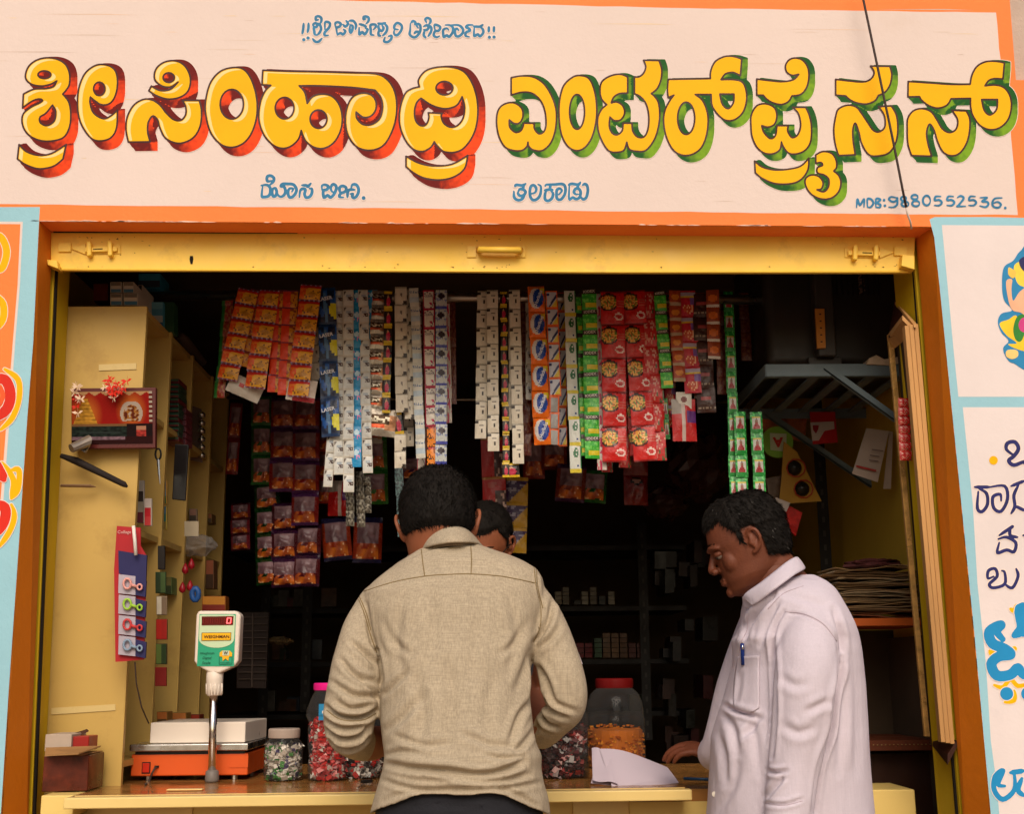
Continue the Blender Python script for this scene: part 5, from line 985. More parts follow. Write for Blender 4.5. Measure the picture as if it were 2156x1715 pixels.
for k in range(34):
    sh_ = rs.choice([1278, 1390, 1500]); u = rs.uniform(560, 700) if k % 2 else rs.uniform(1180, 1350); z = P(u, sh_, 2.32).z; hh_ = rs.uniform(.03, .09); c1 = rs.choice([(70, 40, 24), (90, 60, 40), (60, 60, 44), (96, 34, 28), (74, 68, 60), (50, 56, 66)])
    if 1180 < u and sh_ != 1500: continue
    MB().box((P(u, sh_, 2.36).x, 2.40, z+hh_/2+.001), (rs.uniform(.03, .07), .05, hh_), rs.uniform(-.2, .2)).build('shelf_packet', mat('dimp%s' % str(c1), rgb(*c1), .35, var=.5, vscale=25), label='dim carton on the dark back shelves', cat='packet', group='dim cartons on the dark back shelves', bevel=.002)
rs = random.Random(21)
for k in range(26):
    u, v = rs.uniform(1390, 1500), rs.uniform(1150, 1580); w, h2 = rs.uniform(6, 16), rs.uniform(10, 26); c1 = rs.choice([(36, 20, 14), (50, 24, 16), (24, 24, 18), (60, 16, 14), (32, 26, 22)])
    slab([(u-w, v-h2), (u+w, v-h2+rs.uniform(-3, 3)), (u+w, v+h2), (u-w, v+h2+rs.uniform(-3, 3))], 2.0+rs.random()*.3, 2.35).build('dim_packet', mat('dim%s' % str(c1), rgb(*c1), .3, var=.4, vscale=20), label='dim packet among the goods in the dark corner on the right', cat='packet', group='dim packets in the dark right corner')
# ================================================================= rods and the hanging strips of sachets
YR = .47
rod = empty('hanging_rod', 'thick steel pipe under the shutter carrying all the front sachet strips', 'rod', P(960, 628, YR))
MB().tube([P(296, 622, YR), P(1100, 628, YR), P(1900, 634, YR)], .0145, 20).build('pipe', mat('dull_steel_pipe', (.42, .38, .33), .3, metal=1, var=.25, vscale=6), rod, smooth=True)
rod2 = empty('hanging_rod', 'thin second rod lower and further back carrying the chip packets', 'rod', P(960, 843, 1.0))
MB().tube([P(478, 838, 1.0), P(1560, 846, 1.0)], .006, 12).build('pipe', mat('dull_steel_pipe', None), rod2, smooth=True)

FOIL = mat('sachet_foil', vc=True, rough=.24, var=.05, vscale=40, spec=.5, bump=.6, bscale=55)
FOILM = mat('sachet_metal_foil', vc=True, rough=.2, metal=.6, var=.05, vscale=40, bump=.7, bscale=50)
def L8(*c): return tuple(min(.9, x*1.12) for x in lin(c))
def blob(u, v, cx, cy, r, ry=None): return ((u-cx)/r)**2+((v-cy)/(ry or r))**2 < 1
def n2(u, v, s=9, k=0): return noise.noise((u*s, v*s, k+.5))
WHT, OFF = L8(206, 198, 184), L8(186, 176, 160)
def d_masala(u, v):
    if v < .10 or v > .93: return L8(120, 50, 70) if int(u*9) % 2 else L8(150, 130, 160)
    if v < .2: return L8(190, 30, 14)
    if u < .3-.25*(v-.5): return L8(230, 84, 18) if n2(u, v) < .15 else L8(236, 120, 40)
    if blob(u, v, .62, .6, .2, .16): return L8(190, 130, 34)
    if n2(u, v, 8, 4) > .28: return L8(120, 60, 20)
    return L8(226, 160, 34)
def d_masala2(u, v):
    if v < .1: return L8(130, 60, 80)
    if u < .55: return L8(220, 60, 16)
    return L8(214, 140, 30) if n2(u, v, 7, 4) < .2 else L8(150, 60, 20)
def d_green_red(u, v): return L8(30, 110, 40) if u < .3 else (L8(150, 40, 20) if n2(u, v, 6) < .1 else L8(170, 110, 60))
def d_white_logo(u, v):
    if v < .05 or v > .95 or u < .06 or u > .94: return L8(196, 190, 176)
    if u+v < .38: return L8(80, 66, 56)
    if .42 < v < .66 and .45 < u < .9 and n2(u, v, 14, 2) > -.1: return L8(66, 40, 34)
    if .3 < v < .4 and .3 < u < .8: return L8(150, 160, 168)
    return L8(196, 196, 190)
def d_blue(u, v): 
    if blob(u, v, .5, .3, .3, .14): return L8(180, 210, 226)
    return L8(214, 120, 170) if n2(u, v, 5, 3) > .3 else L8(24, 138, 190)
def d_razor(u, v):
    if v < .06 or v > .95: return L8(20, 50, 90)
    if u > .62 and .35 < v < .85 and blob(u, v, .98, .62, .36, .22): return L8(214, 206, 40)
    if abs(u-.42-.1*(v-.5)) < .09 and v > .15 and v < .9: return L8(70, 110, 150)
    return L8(12, 26, 56) if n2(u, v, 5) < .12 else L8(30, 80, 150)
def d_silver(u, v):
    if v < .24: return L8(170, 160, 146)
    if v < .58 and u < .75: return L8(70, 52, 36) if (v < .28 or v > .52 or n2(u*3, v*2, 9) < .05) else L8(190, 180, 160)
    if u > .62 and v < .8: return L8(176, 126, 92)
    if v < .68: return L8(190, 80, 50)
    return L8(180, 172, 156)
def d_blackyel(u, v):
    if v < .16 or v > .88: return L8(206, 170, 30)
    if blob(u, v, .55, .62, .26, .26): return L8(180, 30, 66)
    if blob(u, v, .5, .36, .15, .12): return L8(190, 140, 100)
    return L8(36, 24, 18)
def d_plain(u, v):
    if v < .05: return L8(160, 150, 132)
    if u > .55 and v > .82 and u+v > 1.55: return L8(50, 40, 34)
    if .35 < v < .6 and abs(u-.55-.2*(v-.5)) < .05: return L8(110, 96, 84)
    return L8(206, 196, 176)
def d_plain2(u, v):
    if v < .06: return L8(150, 142, 124)
    if v < .24 and u < .3: return L8(52, 42, 34)
    if .5 < v < .75 and abs(u-.6) < .05+(.75-v)*.1: return L8(60, 50, 40)
    if .3 < v < .35 and .4 < u < .75: return L8(120, 110, 96)
    return L8(210, 200, 180)
def d_bluewhite(u, v):
    if .12 < v < .3 and n2(u*2, v, 8) > 0: return L8(90, 110, 140)
    if .5 < v < .8: return L8(176, 192, 202)
    return L8(206, 204, 192)
def d_clear(u, v):
    if u < .07 or u > .93 or v < .05 or v > .95: return L8(170, 20, 60)
    if blob(u, v, .66, .7, .1, .08): return L8(176, 36, 80)
    if abs(math.hypot((u-.4)/.5, (v-.55)/.42)-1) < .07: return L8(110, 90, 90)
    return L8(214, 204, 190)
def d_shampoo(u, v):
    if v > .88: return L8(60, 66, 150)
    if .15 < v < .5 and blob(u, v, .5, .32, .32, .16): return L8(44, 30, 40)
    return L8(186, 190, 186) if n2(u, v, 6) < .2 else L8(120, 130, 170)
def d_orange_s(u, v): return L8(60, 34, 20) if abs(n2(u*2, v*2, 2)) < .08 else (L8(226, 130, 30) if v > .15 else L8(190, 50, 20))
def d_horl(u, v):
    if v < .07 or v > .93: return L8(240, 110, 24)
    if u > .72 and v < .28: return L8(220, 190, 40)
    if blob(u, v, .6, .48, .33, .36): return L8(24, 64, 150)
    if blob(u, v, .46, .48, .4, .4): return L8(214, 204, 196)
    return L8(236, 108, 22)
def d_orwh(u, v):
    if u < .08 or u > .92 or v < .08 or v > .94: return L8(226, 96, 20)
    if u-.5 > .75-v+.1: return L8(220, 190, 60)
    if abs(u+v-1.2) < .1: return L8(30, 40, 90)
    if blob(u, v, .2, .22, .1): return L8(24, 40, 100)
    return L8(196, 196, 206)
def d_grsq(u, v): return L8(216, 92, 24) if (u < .14 or u > .86 or v < .12) else L8(150, 146, 142)
def d_leaf(u, v):
    if v > .86: return L8(200, 180, 50)
    if blob(u, v, .55, .26, .24, .17) and n2(u, v, 12) < .25: return L8(20, 96, 50)
    if blob(u, v, .7, .74, .1, .05): return L8(30, 50, 110)
    if u > .9: return L8(30, 110, 60)
    return L8(198, 200, 190)
def d_lime(u, v):
    if v < .2: return L8(60, 44, 36)
    if .62 < v < .84: return L8(210, 190, 30) if u > .2 else L8(60, 150, 40)
    return L8(60, 170, 50) if n2(u, v, 6) < .2 else L8(110, 200, 80)
def d_pinkwhite(u, v): return L8(190, 40, 80) if n2(u, v, 4, 7) > .12 else L8(196, 184, 172)
def d_noodle(u, v):
    if v > .965 or v < .03: return L8(130, 16, 14)
    if (u < .66) and blob(u, v, .32, .32, .42, .27):
        if not blob(u, v, .32, .32, .35, .215): return L8(40, 16, 8)
        return (L8(226, 150, 50), L8(170, 60, 20), L8(110, 130, 40), L8(236, 180, 90))[int((n2(u, v, 16)+1)*4) % 4]
    if blob(u, v, .76, .74, .19, .11): return L8(236, 200, 190) if not blob(u, v, .76, .74, .12, .06) else L8(190, 20, 20)
    if u > .72 and .25 < v < .5 and int(v*26) % 2: return L8(196, 90, 76)
    return L8(196, 26, 22)
def d_redplain(u, v):
    if blob(u, v, .4, .25, .28, .13): return L8(206, 150, 136) if not blob(u, v, .4, .25, .2, .08) else L8(180, 30, 26)
    if v > .6 and u > .5 and n2(u, v, 7) > .1: return L8(70, 80, 36)
    return L8(186, 28, 24) if n2(u, v, 10, 3) < .25 else L8(206, 130, 110)
def d_nut(u, v): return L8(214, 130, 40) if blob(u, v, .5, .45, .34, .2) else (L8(170, 140, 110) if v > .82 else L8(168, 66, 28))
def d_redpurple(u, v):
    if v < .1: return L8(176, 30, 40)
    if v < .3: return L8(176, 160, 180) if v < .22 else L8(214, 180, 50)
    if blob(u, v, .5, .72, .36, .18): return L8(196, 70, 30) if n2(u, v, 12) < .2 else L8(240, 170, 130)
    if u > .6 and v < .6: return L8(120, 80, 150)
    return L8(190, 28, 50)
def d_brown(u, v):
    if .34 < v < .5 and .2 < u < .8: return L8(150, 60, 60)
    if .8 < v < .86 and int(u*10) % 2: return L8(150, 130, 110)
    return L8(58, 26, 16)
def d_amber(u, v): return L8(210, 200, 190) if v > .85 else (L8(214, 110, 40) if blob(u, v, .5, .5, .36, .22) else L8(150, 64, 30))
def d_face(u, v):
    if .18 < u < .86 and .2 < v < .8:
        if v < .28: return L8(190, 170, 60)
        if blob(u, v, .5, .42, .15, .11): return L8(130, 84, 60) if v > .36 else L8(24, 18, 16)
        if blob(u, v, .5, .72, .24, .2): return L8(150, 40, 44)
        return L8(190, 186, 176)
    return L8(24, 130, 50) if n2(u, v, 7) < .25 else L8(80, 190, 90)
def d_dimred(u, v): return L8(96, 26, 18) if n2(u, v, 6) < .1 else L8(120, 70, 40)
def d_back_red(u, v):
    if .42 < u < .54: return L8(190, 170, 160)
    if .3 < v < .6 and u > .6: return L8(90, 40, 110)
    if v < .35 and u < .4: return L8(150, 140, 130)
    return L8(180, 26, 26)
def d_chip(c1, c2, prod=(120, 60, 24)):
    def f(u, v):
        if v < .12 or v > .93: return L8(*c2)
        if v > .60 and abs(u-.5) < .42 and n2(u, v, 4, 8) > -.15: return L8(220, 170, 120) if n2(u, v, 9) > .3 else L8(int(176+60*n2(u, v, 5, 1)), int(86+50*n2(u, v, 5, 1)), 36)
        if .14 < v < .6 and .12 < u < .88: return L8(*(int(140-60*v+30*n2(u, v, 3, 2)-k) for k in (0, 30, 24)))
        return L8(*c1)
    return f
def d_red_choc(u, v):
    if v < .1: return L8(170, 110, 30)
    if blob(u, v, .4, .2, .2, .08): return L8(176, 80, 70)
    if u > .5 and v > .35: return L8(70, 40, 40) if n2(u, v, 8) < .2 else L8(190, 160, 150)
    return L8(176, 26, 28)
def d_purpyel(u, v): return L8(186, 140, 30) if (u+v > 1.15 or v < .12) else (L8(60, 34, 80) if n2(u, v, 6) < .2 else L8(150, 140, 160))
def d_bingo(u, v):
    if blob(u, v, .5, .2, .3, .13): return L8(20, 14, 14) if not blob(u, v, .5, .2, .2, .06) else L8(150, 110, 100)
    if .55 < v < .75 and .2 < u < .8: return L8(150, 110, 100) if (v < .6 or v > .7) else L8(110, 40, 34)
    return L8(104, 18, 16)
def d_lady(u, v):
    if blob(u, v, .62, .34, .16, .16): return L8(40, 26, 22)
    if blob(u, v, .62, .48, .15, .2): return L8(206, 150, 120)
    if v > .8: return L8(150, 30, 40) if u > .2 else WHT
    return L8(204, 186, 170)
def d_grey(u, v): return L8(110, 104, 92) if n2(u, v, 6) < .1 else L8(60, 54, 48)
def d_teal(u, v): return L8(90, 120, 120) if n2(u, v, 6) < .1 else L8(60, 70, 76)
PROTO = {}
def sachet_mesh(key, fn, w, h, bulge=.16, metal=False, word=None, wcol=(1, 1, 1), wsize=.7, wpos=(.5, .5), wrot=0, nx=13, ny=14, seed=0):
    kk = (key, round(w, 4), round(h, 4), seed)
    if kk in PROTO: return PROTO[kk]
    mb = MB(); b = w*bulge
    def f(i, j):
        x = (i-.5)*w; z = -j*h; e = max(0, 1-(abs(j-.5)*2)**(3 if bulge > .12 else 2.2))*max(0, 1-(abs(i-.5)*2)**(3 if bulge > .12 else 2.2))
        jag = .0012 if (j in (0, 1) and int(i*nx+.5) % 2) else 0
        w2 = noise.noise((i*3+seed*7, j*3, seed))*.22*b+noise.noise((i*8, j*8+seed, seed*3))*.10*b
        pinch = 1-(.14 if bulge > .22 else .05)*e
        return Vector((x*(pinch if bulge > .1 else 1), -b*(e**.85)-w2*(.8+1.6*e), z-jag if j == 1 else z+jag))
    mb.grid(f, nx, ny, fn)
    mb.add([f(0, 0)+Vector((0, .002, 0)), f(1, 0)+Vector((0, .002, 0)), f(1, 1)+Vector((0, .002, 0)), f(0, 1)+Vector((0, .002, 0))], [(3, 2, 1, 0)], fn(.02, .5))
    if word:
        a = R(wrot); xa = (math.cos(a), 0, math.sin(a)); za = (-math.sin(a), 0, math.cos(a))
        text_on(mb, word, ((wpos[0]-.5)*w, -b*1.12-.0012, -wpos[1]*h), xa, za, width=wsize*(h if abs(wrot) > 45 else w), col=L8(*wcol), bold=.02)
    me = mb.mesh('sachet', FOILM if metal else FOIL); me.shade_smooth(); PROTO[kk] = me; return me
def strip(u0, v0, u1, v1, wpx, n, fn, label, group='sachet strips hanging from the front rod', y=YR-.022, key=None, word=None, wcol=(255, 255, 255), wsize=.7, wpos=(.5, .5), wrot=0, bulge=.085, metal=False, name='sachet_strip', part='sachet', cat='sachet strip', sway=.004, nx=13, ny=14):
    key = key or fn.__name__; k = mpp(y); top = P(u0, v0, y); bot = P(u1, v1, y); L_ = (bot-top).length; hs = L_/n; w = wpx*k
    e = empty(name, label, cat, top, group); d = (bot-top).normalized(); x = Vector((1, 0, 0)); x = (x-d*x.dot(d)).normalized(); yv = (-d).cross(x)
    rs = random.Random(hash((round(u0), round(v0))) % 9999)
    for i in range(n):
        me = sachet_mesh(key, fn, round(w, 3), round(hs, 3), bulge, metal, word, wcol, wsize, wpos, wrot, nx, ny, rs.randrange(3))
        o = bpy.data.objects.new(part, me); COL.objects.link(o); o.parent = e
        tw = rs.uniform(-.16, .16); tl = rs.uniform(-.035, .035)
        M = Matrix((( x.x, yv.x, -d.x), (x.y, yv.y, -d.y), (x.z, yv.z, -d.z))).to_4x4()
        o.matrix_basis = Matrix.Translation(d*(hs*i)+Vector((rs.uniform(-1, 1)*.0012, sway*math.sin(i*.9+u0)-.0008*i*0, 0))) @ M @ Matrix.Rotation(tw, 4, 'Z') @ Matrix.Rotation(tl, 4, 'X') @ Matrix.Scale(round(hs, 3) and hs/round(hs, 3), 4, (0, 0, 1))
    return e
G1 = 'orange masala sachet strips at the left of the rod'
yq_ = YR-.025
strip(482, 614, 462, 838, 24, 7, d_green_red, 'green and red sachet strip at the far left edge of the front rod', y=YR+.01)
strip(525, 800, 508, 836, 74, 1, lambda u, v: L8(190, 60, 60) if (.3 < u < .5 and .35 < v < .6) else WHT, 'white sachet peeping out below the leftmost orange strips', key='whitebot', y=YR)
strip(548, 612, 505, 770, 42, 5, d_masala2, 'orange and yellow masala strip in the middle of the slanting left fan', G1, y=yq_+.008, sway=.002)
strip(524, 610, 478, 800, 44, 6, d_masala, 'leftmost yellow and orange masala strip slanting down to the left', G1, y=yq_-.004, sway=.002)
strip(567, 611, 536, 818, 44, 6, d_masala, 'yellow and orange masala strip second from the left, slanting', G1, y=yq_-.012, sway=.002)
strip(590, 612, 578, 826, 30, 6, d_masala2, 'narrow orange masala strip left of the two broader ones', G1, y=yq_, sway=.002)
strip(612, 612, 600, 832, 32, 6, d_masala2, 'orange masala strip behind the broad yellow one', G1, y=yq_-.008, sway=.002)
strip(655, 600, 626, 836, 46, 7, d_masala, 'broad yellow and orange masala strip right beside the blue razor packs', G1, y=yq_-.02, sway=.002)
strip(640, 800, 632, 846, 62, 1, d_lady, "white sachet printed with a woman's face under the orange strips", key='lady', y=yq_-.004)
strip(664, 690, 668, 800, 26, 3, d_plain, 'short white strip behind the orange fan', y=YR+.012)
strip(686, 606, 697, 920, 40, 4, d_razor, 'dark blue and yellow razor packs in a hanging column', y=yq_-.01, word='LASER', wcol=(220, 220, 225), wsize=.75, wpos=(.45, .3), wrot=8, bulge=.1)
g2 = 'white sachet strips with a small dark print'
strip(711, 612, 714, 1000, 22, 11, d_white_logo, 'white strip with small dark print, left one beside the razor packs', g2, y=yq_)
strip(698, 918, 690, 1025, 20, 3, d_white_logo, 'short white strip hanging directly below the razor packs', g2, y=yq_+.004)
strip(733, 612, 734, 1036, 23, 12, d_white_logo, 'longest white strip with small dark print', g2, y=yq_-.006)
strip(765, 612, 774, 996, 21, 11, d_white_logo, 'white strip with small dark print right of the bright blue one', g2, y=yq_-.006)
strip(752, 612, 751, 984, 22, 9, d_blue, 'bright blue and pink sachet strip between two white ones', y=yq_)
strip(783, 612, 782, 815, 22, 6, d_blue, 'short bright blue strip behind the silver packs', y=yq_+.006, key='d_blue2')
strip(800, 612, 790, 862, 34, 8, d_silver, 'silver and brown foil strip behind the black and yellow one', y=yq_, metal=True)
strip(806, 862, 800, 918, 62, 1, d_silver, "wide silver packet printed with a man's face at the foot of its strip", key='silver_big', y=yq_-.006, metal=True, word='FAIR AND', wcol=(200, 190, 170), wsize=.4, wpos=(.3, .42), wrot=-6)
strip(817, 614, 814, 870, 18, 7, d_blackyel, 'black and yellow strip with a magenta figure, left half of the rod', y=yq_-.016)
strip(836, 868, 842, 915, 20, 1, d_blackyel, 'single magenta and black sachet below the plain white strip', y=yq_+.002)
strip(842, 915, 843, 985, 24, 2, d_plain, 'two white sachets at the bottom of the magenta one', y=yq_+.004)
strip(843, 604, 846, 868, 26, 7, d_plain, 'plain white strip right beside the black and yellow one', y=yq_-.012)
strip(856, 608, 862, 882, 20, 7, d_plain, 'plain white strip half hidden in the middle of the left group', y=yq_+.004)
strip(872, 608, 886, 965, 20, 9, d_bluewhite, 'pale blue and white strip slanting slightly to the right', y=yq_-.006)
strip(902, 612, 908, 898, 24, 7, d_clear, 'white strip with a magenta border around each sachet', y=yq_-.01, word='CLEAR', wcol=(110, 100, 110), wsize=.75, wpos=(.5, .32))
strip(910, 898, 912, 984, 24, 2, d_orange_s, 'two orange sachets hanging below the magenta bordered strip', y=yq_-.004)
strip(890, 614, 900, 960, 10, 6, d_dimred, 'dark red strip edge behind the magenta bordered one', y=YR+.012)
strip(929, 612, 929, 978, 24, 9, d_shampoo, 'grey, white and blue strip at the right end of the left group', y=yq_-.014)
strip(940, 640, 946, 890, 12, 5, d_pinkwhite, 'narrow pinkish strip behind the grey and blue one', y=YR+.012)
# right group
g3 = 'plain white sachet strips at the middle of the rod'
strip(1017, 614, 1012, 924, 24, 8, d_plain2, 'plain white strip leftmost of the right group', g3, y=yq_)
strip(1036, 612, 1039, 950, 24, 9, d_plain2, 'plain white strip second from the left in the right group', g3, y=yq_-.014)
strip(1076, 614, 1076, 905, 10, 6, d_plain, 'white strip edge just left of the third plain white strip', g3, y=yq_+.01)
strip(1082, 610, 1092, 976, 24, 9, d_plain2, 'plain white strip third in the right group', g3, y=yq_-.01)
strip(1060, 616, 1066, 1005, 15, 13, d_blackyel, 'narrow black and yellow strip between the plain white ones', y=yq_)
strip(1076, 976, 1078, 1005, 34, 1, d_blackyel, 'wide black and yellow sachet under the white strips', key='by_wide', y=yq_+.004)
strip(1112, 620, 1113, 842, 12, 6, d_white_logo, 'narrow white strip behind the orange and blue packets', y=YR+.01)
strip(1128, 604, 1142, 936, 36, 6, d_horl, 'orange strip with big blue ovals, the boldest in the middle of the rod', nx=18, ny=24, y=yq_-.016, word='Horlicks', wcol=(220, 220, 230), wsize=.6, wpos=(.6, .48), wrot=68, bulge=.2)
strip(1161, 614, 1170, 834, 26, 6, d_orwh, 'white and orange bordered strip right of the orange and blue packets', y=yq_-.008)
strip(1168, 834, 1166, 936, 22, 3, d_grsq, 'three grey sachets with an orange border below the white and orange strip', y=yq_-.004)
strip(1199, 614, 1213, 996, 24, 7, d_leaf, 'white strip with a dark green leaf on each sachet', y=yq_-.01)
strip(1218, 618, 1228, 960, 12, 8, d_lime, 'narrow green and yellow strip edge beside the leaf strip', y=yq_+.006, key='lime_n')
strip(1240, 610, 1248, 965, 32, 8, d_lime, 'bright lime green and yellow strip right of the leaf strip', y=yq_-.016, word='IODEX', wcol=(214, 204, 190), wsize=.8, wpos=(.5, .1), wrot=4)
strip(1262, 620, 1268, 990, 20, 8, d_pinkwhite, 'white and pink strip between the lime green and the red packets', y=yq_-.002)
g4 = 'red noodle packet columns on the right half of the rod'
strip(1290, 614, 1294, 974, 52, 5, d_noodle, 'leftmost column of big red noodle packets', g4, nx=20, ny=26, y=yq_-.02, word='Maggi', wcol=(200, 60, 50), wsize=.3, wpos=(.76, .74), wrot=10)
strip(1333, 612, 1360, 972, 50, 5, d_noodle, 'second column of red noodle packets, slanting to the right', g4, nx=20, ny=26, y=yq_-.010)
strip(1366, 614, 1384, 970, 40, 6, d_redplain, 'third column of red packets with white ovals', g4, y=yq_-.002)
strip(1330, 850, 1336, 960, 20, 2, d_noodle, 'short piece of red noodle packets hanging lower', g4, key='noo_n', y=YR+.012)
strip(1389, 614, 1404, 818, 26, 5, d_lime, 'second lime green strip, short, right of the red packets', y=yq_-.016, word='IODEX', wcol=(214, 204, 190), wsize=.8, wpos=(.5, .1), wrot=4)
strip(1400, 840, 1406, 925, 12, 2, d_face, 'bit of a green strip below the short lime one', y=YR+.014, key='face_n')
strip(1420, 612, 1430, 804, 26, 6, d_nut, 'amber strip with nuts printed on it', y=yq_-.01)
strip(1446, 612, 1460, 828, 36, 4, d_redpurple, 'red and purple strip with round brown sweets', y=yq_-.004)
strip(1440, 826, 1440, 860, 34, 1, lambda u, v: L8(110, 40, 30) if blob(u, v, .5, .45, .2) else WHT, 'small white sachet below the red and purple strip', key='wh_choc', y=yq_-.002)
strip(1438, 842, 1442, 930, 52, 1, d_back_red, 'back side of a red packet hanging lowest in the right group', key='back_red', y=yq_+.006, bulge=.12)
strip(1475, 620, 1488, 868, 40, 5, d_brown, 'dark brown chocolate strip right of the red ones', y=yq_)
strip(1500, 612, 1504, 755, 28, 4, d_amber, 'short amber and silver strip over the brown one', y=yq_-.014)
strip(1534, 614, 1548, 1050, 22, 10, d_face, 'long green strip with small portraits, left one', 'green portrait strips', y=YR+.01)
strip(1592, 868, 1600, 1052, 26, 4, d_face, 'green strip with small portraits, right one under the rack', 'green portrait strips', y=YR+.03, key='face2')
strip(1556, 868, 1564, 1052, 26, 4, d_face, 'green strip with small portraits, middle one under the rack', 'green portrait strips', y=YR+.0, key='face2')
for k, (a, b) in enumerate(((1566, 12), (1590, 14), (1612, 12), (1632, 14))):
    strip(a, 616, a+6, 760-k*6, 22, 5, d_dimred, 'dim red strip behind the television, %s from the left' % ['first', 'second', 'third', 'fourth'][k], 'dim red strips behind the television', y=.62+.03*k)
# chip packets on the rear rod
yc = 1.0-.03
g5 = 'chip packets hanging from the rear rod'
CH = dict(name='chip_strip', part='chip_packet', cat='chip strip', bulge=.26, group=g5, sway=.012, nx=20, ny=24)
strip(552, 836, 550, 1020, 44, 3, d_chip((40, 74, 34), (30, 90, 34)), 'green chip packets, leftmost column on the rear rod', key='chg', y=yc, **CH)
strip(560, 1020, 566, 1232, 54, 4, d_chip((16, 44, 18), (14, 50, 18), (14, 46, 18)), 'dark green packets continuing under the leftmost chip column', key='chdg', y=yc+.02, **CH)
strip(598, 836, 596, 1036, 58, 3, d_chip((130, 30, 26), (78, 36, 84)), 'red and purple chip packets, second column', key='chp', y=yc-.02, **CH)
strip(646, 840, 640, 1106, 58, 4, d_chip((130, 30, 26), (78, 36, 84)), 'red and purple chip packets, third and longest column', key='chp', y=yc-.03, **CH)
strip(600, 1060, 600, 1238, 56, 3, d_chip((70, 18, 26), (54, 20, 50), (80, 20, 24)), 'dark purple packets at the bottom of the second column', key='chdp', y=yc+.02, **CH)
strip(650, 1106, 645, 1236, 56, 2, d_chip((84, 22, 26), (50, 20, 46), (90, 24, 20)), 'dark red packets at the bottom of the third column', key='chdr', y=yc+.01, **CH)
strip(690, 900, 684, 1060, 34, 3, d_chip((150, 44, 24), (150, 40, 20)), 'narrow orange red packets right of the third column', key='cho', y=yc+.03, **CH)
strip(718, 1012, 716, 1086, 54, 1, d_back_red, 'orange red packet seen from the back below the white strips', key='backr2', y=yc, **CH)
strip(705, 1090, 712, 1180, 60, 1, d_chip((150, 50, 20), (30, 28, 60), (150, 54, 24)), 'orange and navy chip packet low in the middle', key='choN', y=yc+.02, **CH)
strip(776, 1090, 772, 1186, 60, 1, d_chip((140, 44, 20), (30, 28, 60), (140, 48, 24)), 'orange and navy chip packet, right one low in the middle', key='choN', y=yc+.04, **CH)
strip(500, 850, 488, 1000, 26, 2, d_chip((130, 26, 22), (110, 22, 20)), 'dark red chip packets next to the shelf unit', key='chr', y=yc+.1, **CH)
strip(505, 1060, 508, 1160, 40, 3, d_chip((130, 40, 50), (70, 20, 30)), 'small pinkish packets low beside the shelf unit', key='chpk', y=yc+.15, **CH)
strip(787, 920, 790, 1062, 54, 2, d_chip((60, 100, 40), (36, 100, 34)), 'bright green chip packets left of the head of the man in linen', key='chg2', y=yc-.05, **CH)
for k, (a, b) in enumerate(((735, 1108), (758, 1110), (772, 1080))):
    strip(a, 984+10*k, a+2, b, 18, 4, d_grey, 'greyish foil strip low behind the white ones, %s of three' % ['left', 'middle', 'right'][k], 'greyish strips behind the white ones', y=YR+.10, key='grey', metal=True)
strip(840, 985, 846, 1130, 18, 5, d_teal, 'teal grey strip left of the dark head', y=YR+.1)
strip(868, 960, 872, 1010, 56, 1, d_chip((70, 26, 60), (50, 20, 46)), 'purple chip packet behind the dark head', key='chpp', y=yc, **CH)
strip(1036, 922, 1042, 1088, 50, 2, d_red_choc, 'red chocolate packets hanging beside the dark head', y=yc-.1, name='sachet_strip', part='sachet', cat='sachet strip', key='rchoc')
strip(1090, 1006, 1086, 1165, 46, 3, d_purpyel, 'purple and yellow packets beside the half hidden head', y=yc-.05)
strip(1120, 840, 1124, 1008, 46, 2, d_chip((116, 28, 18), (120, 30, 18)), 'red orange chip packets behind the orange and blue strip', key='chr2', y=yc, **CH)
strip(1166, 920, 1166, 990, 54, 1, d_chip((110, 34, 24), (90, 26, 20)), 'brown red chip packet right of it', key='chr3', y=yc, **CH)
strip(1204, 980, 1198, 1058, 62, 1, d_chip((110, 40, 24), (60, 26, 60)), 'purple footed chip packet under the leaf strip', key='chp3', y=yc-.02, **CH)
strip(1252, 990, 1248, 1058, 56, 1, d_chip((24, 76, 26), (30, 90, 34), (40, 100, 40)), 'green packet under the lime green strip', key='chg3', y=yc-.02, **CH)
strip(1338, 940, 1340, 1064, 52, 2, d_bingo, 'deep red packets with black ovals hanging low on the right', y=yc-.02, key='bingo', bulge=.2)
strip(1902, 840, 1908, 970, 26, 7, d_redplain, 'red and white sachets inside the wooden frame', y=.10, key='rp_frame')

# second layer hanging just behind the front strips
BK = [(722, 960, 20, 10, d_shampoo, 'grey blue'), (790, 935, 24, 8, d_silver, 'dull silver'), (858, 940, 20, 8, d_plain2, 'dull white'), (884, 1005, 18, 9, d_clear, 'white and crimson'), (952, 850, 14, 6, d_dimred, 'dim red'), (1104, 960, 22, 8, d_dimred, 'dim red'), (1152, 905, 26, 6, d_nut, 'amber'), (1182, 940, 18, 8, d_orwh, 'white and orange'), (1275, 995, 24, 7, d_redplain, 'plain red'), (1312, 985, 26, 6, d_redplain, 'plain red'), (1352, 930, 24, 6, d_noodle, 'small red noodle'), (1408, 900, 24, 6, d_redpurple, 'red and purple'), (1472, 840, 26, 6, d_amber, 'amber'), (1518, 830, 22, 6, d_dimred, 'dim brown red')]
for k, (u, vb, w, n, fn, nm) in enumerate(BK):
    strip(u, 616, u+3, vb, w, n, fn, '%s strip in the back row, %s from the left' % (nm, ['first', 'second', 'third', 'fourth', 'fifth', 'sixth', 'seventh', 'eighth', 'ninth', 'tenth', 'eleventh', 'twelfth', 'thirteenth', 'fourteenth'][k]), 'back row of sachet strips', y=YR+.035+.006*(k % 3), key='bk%d' % k)
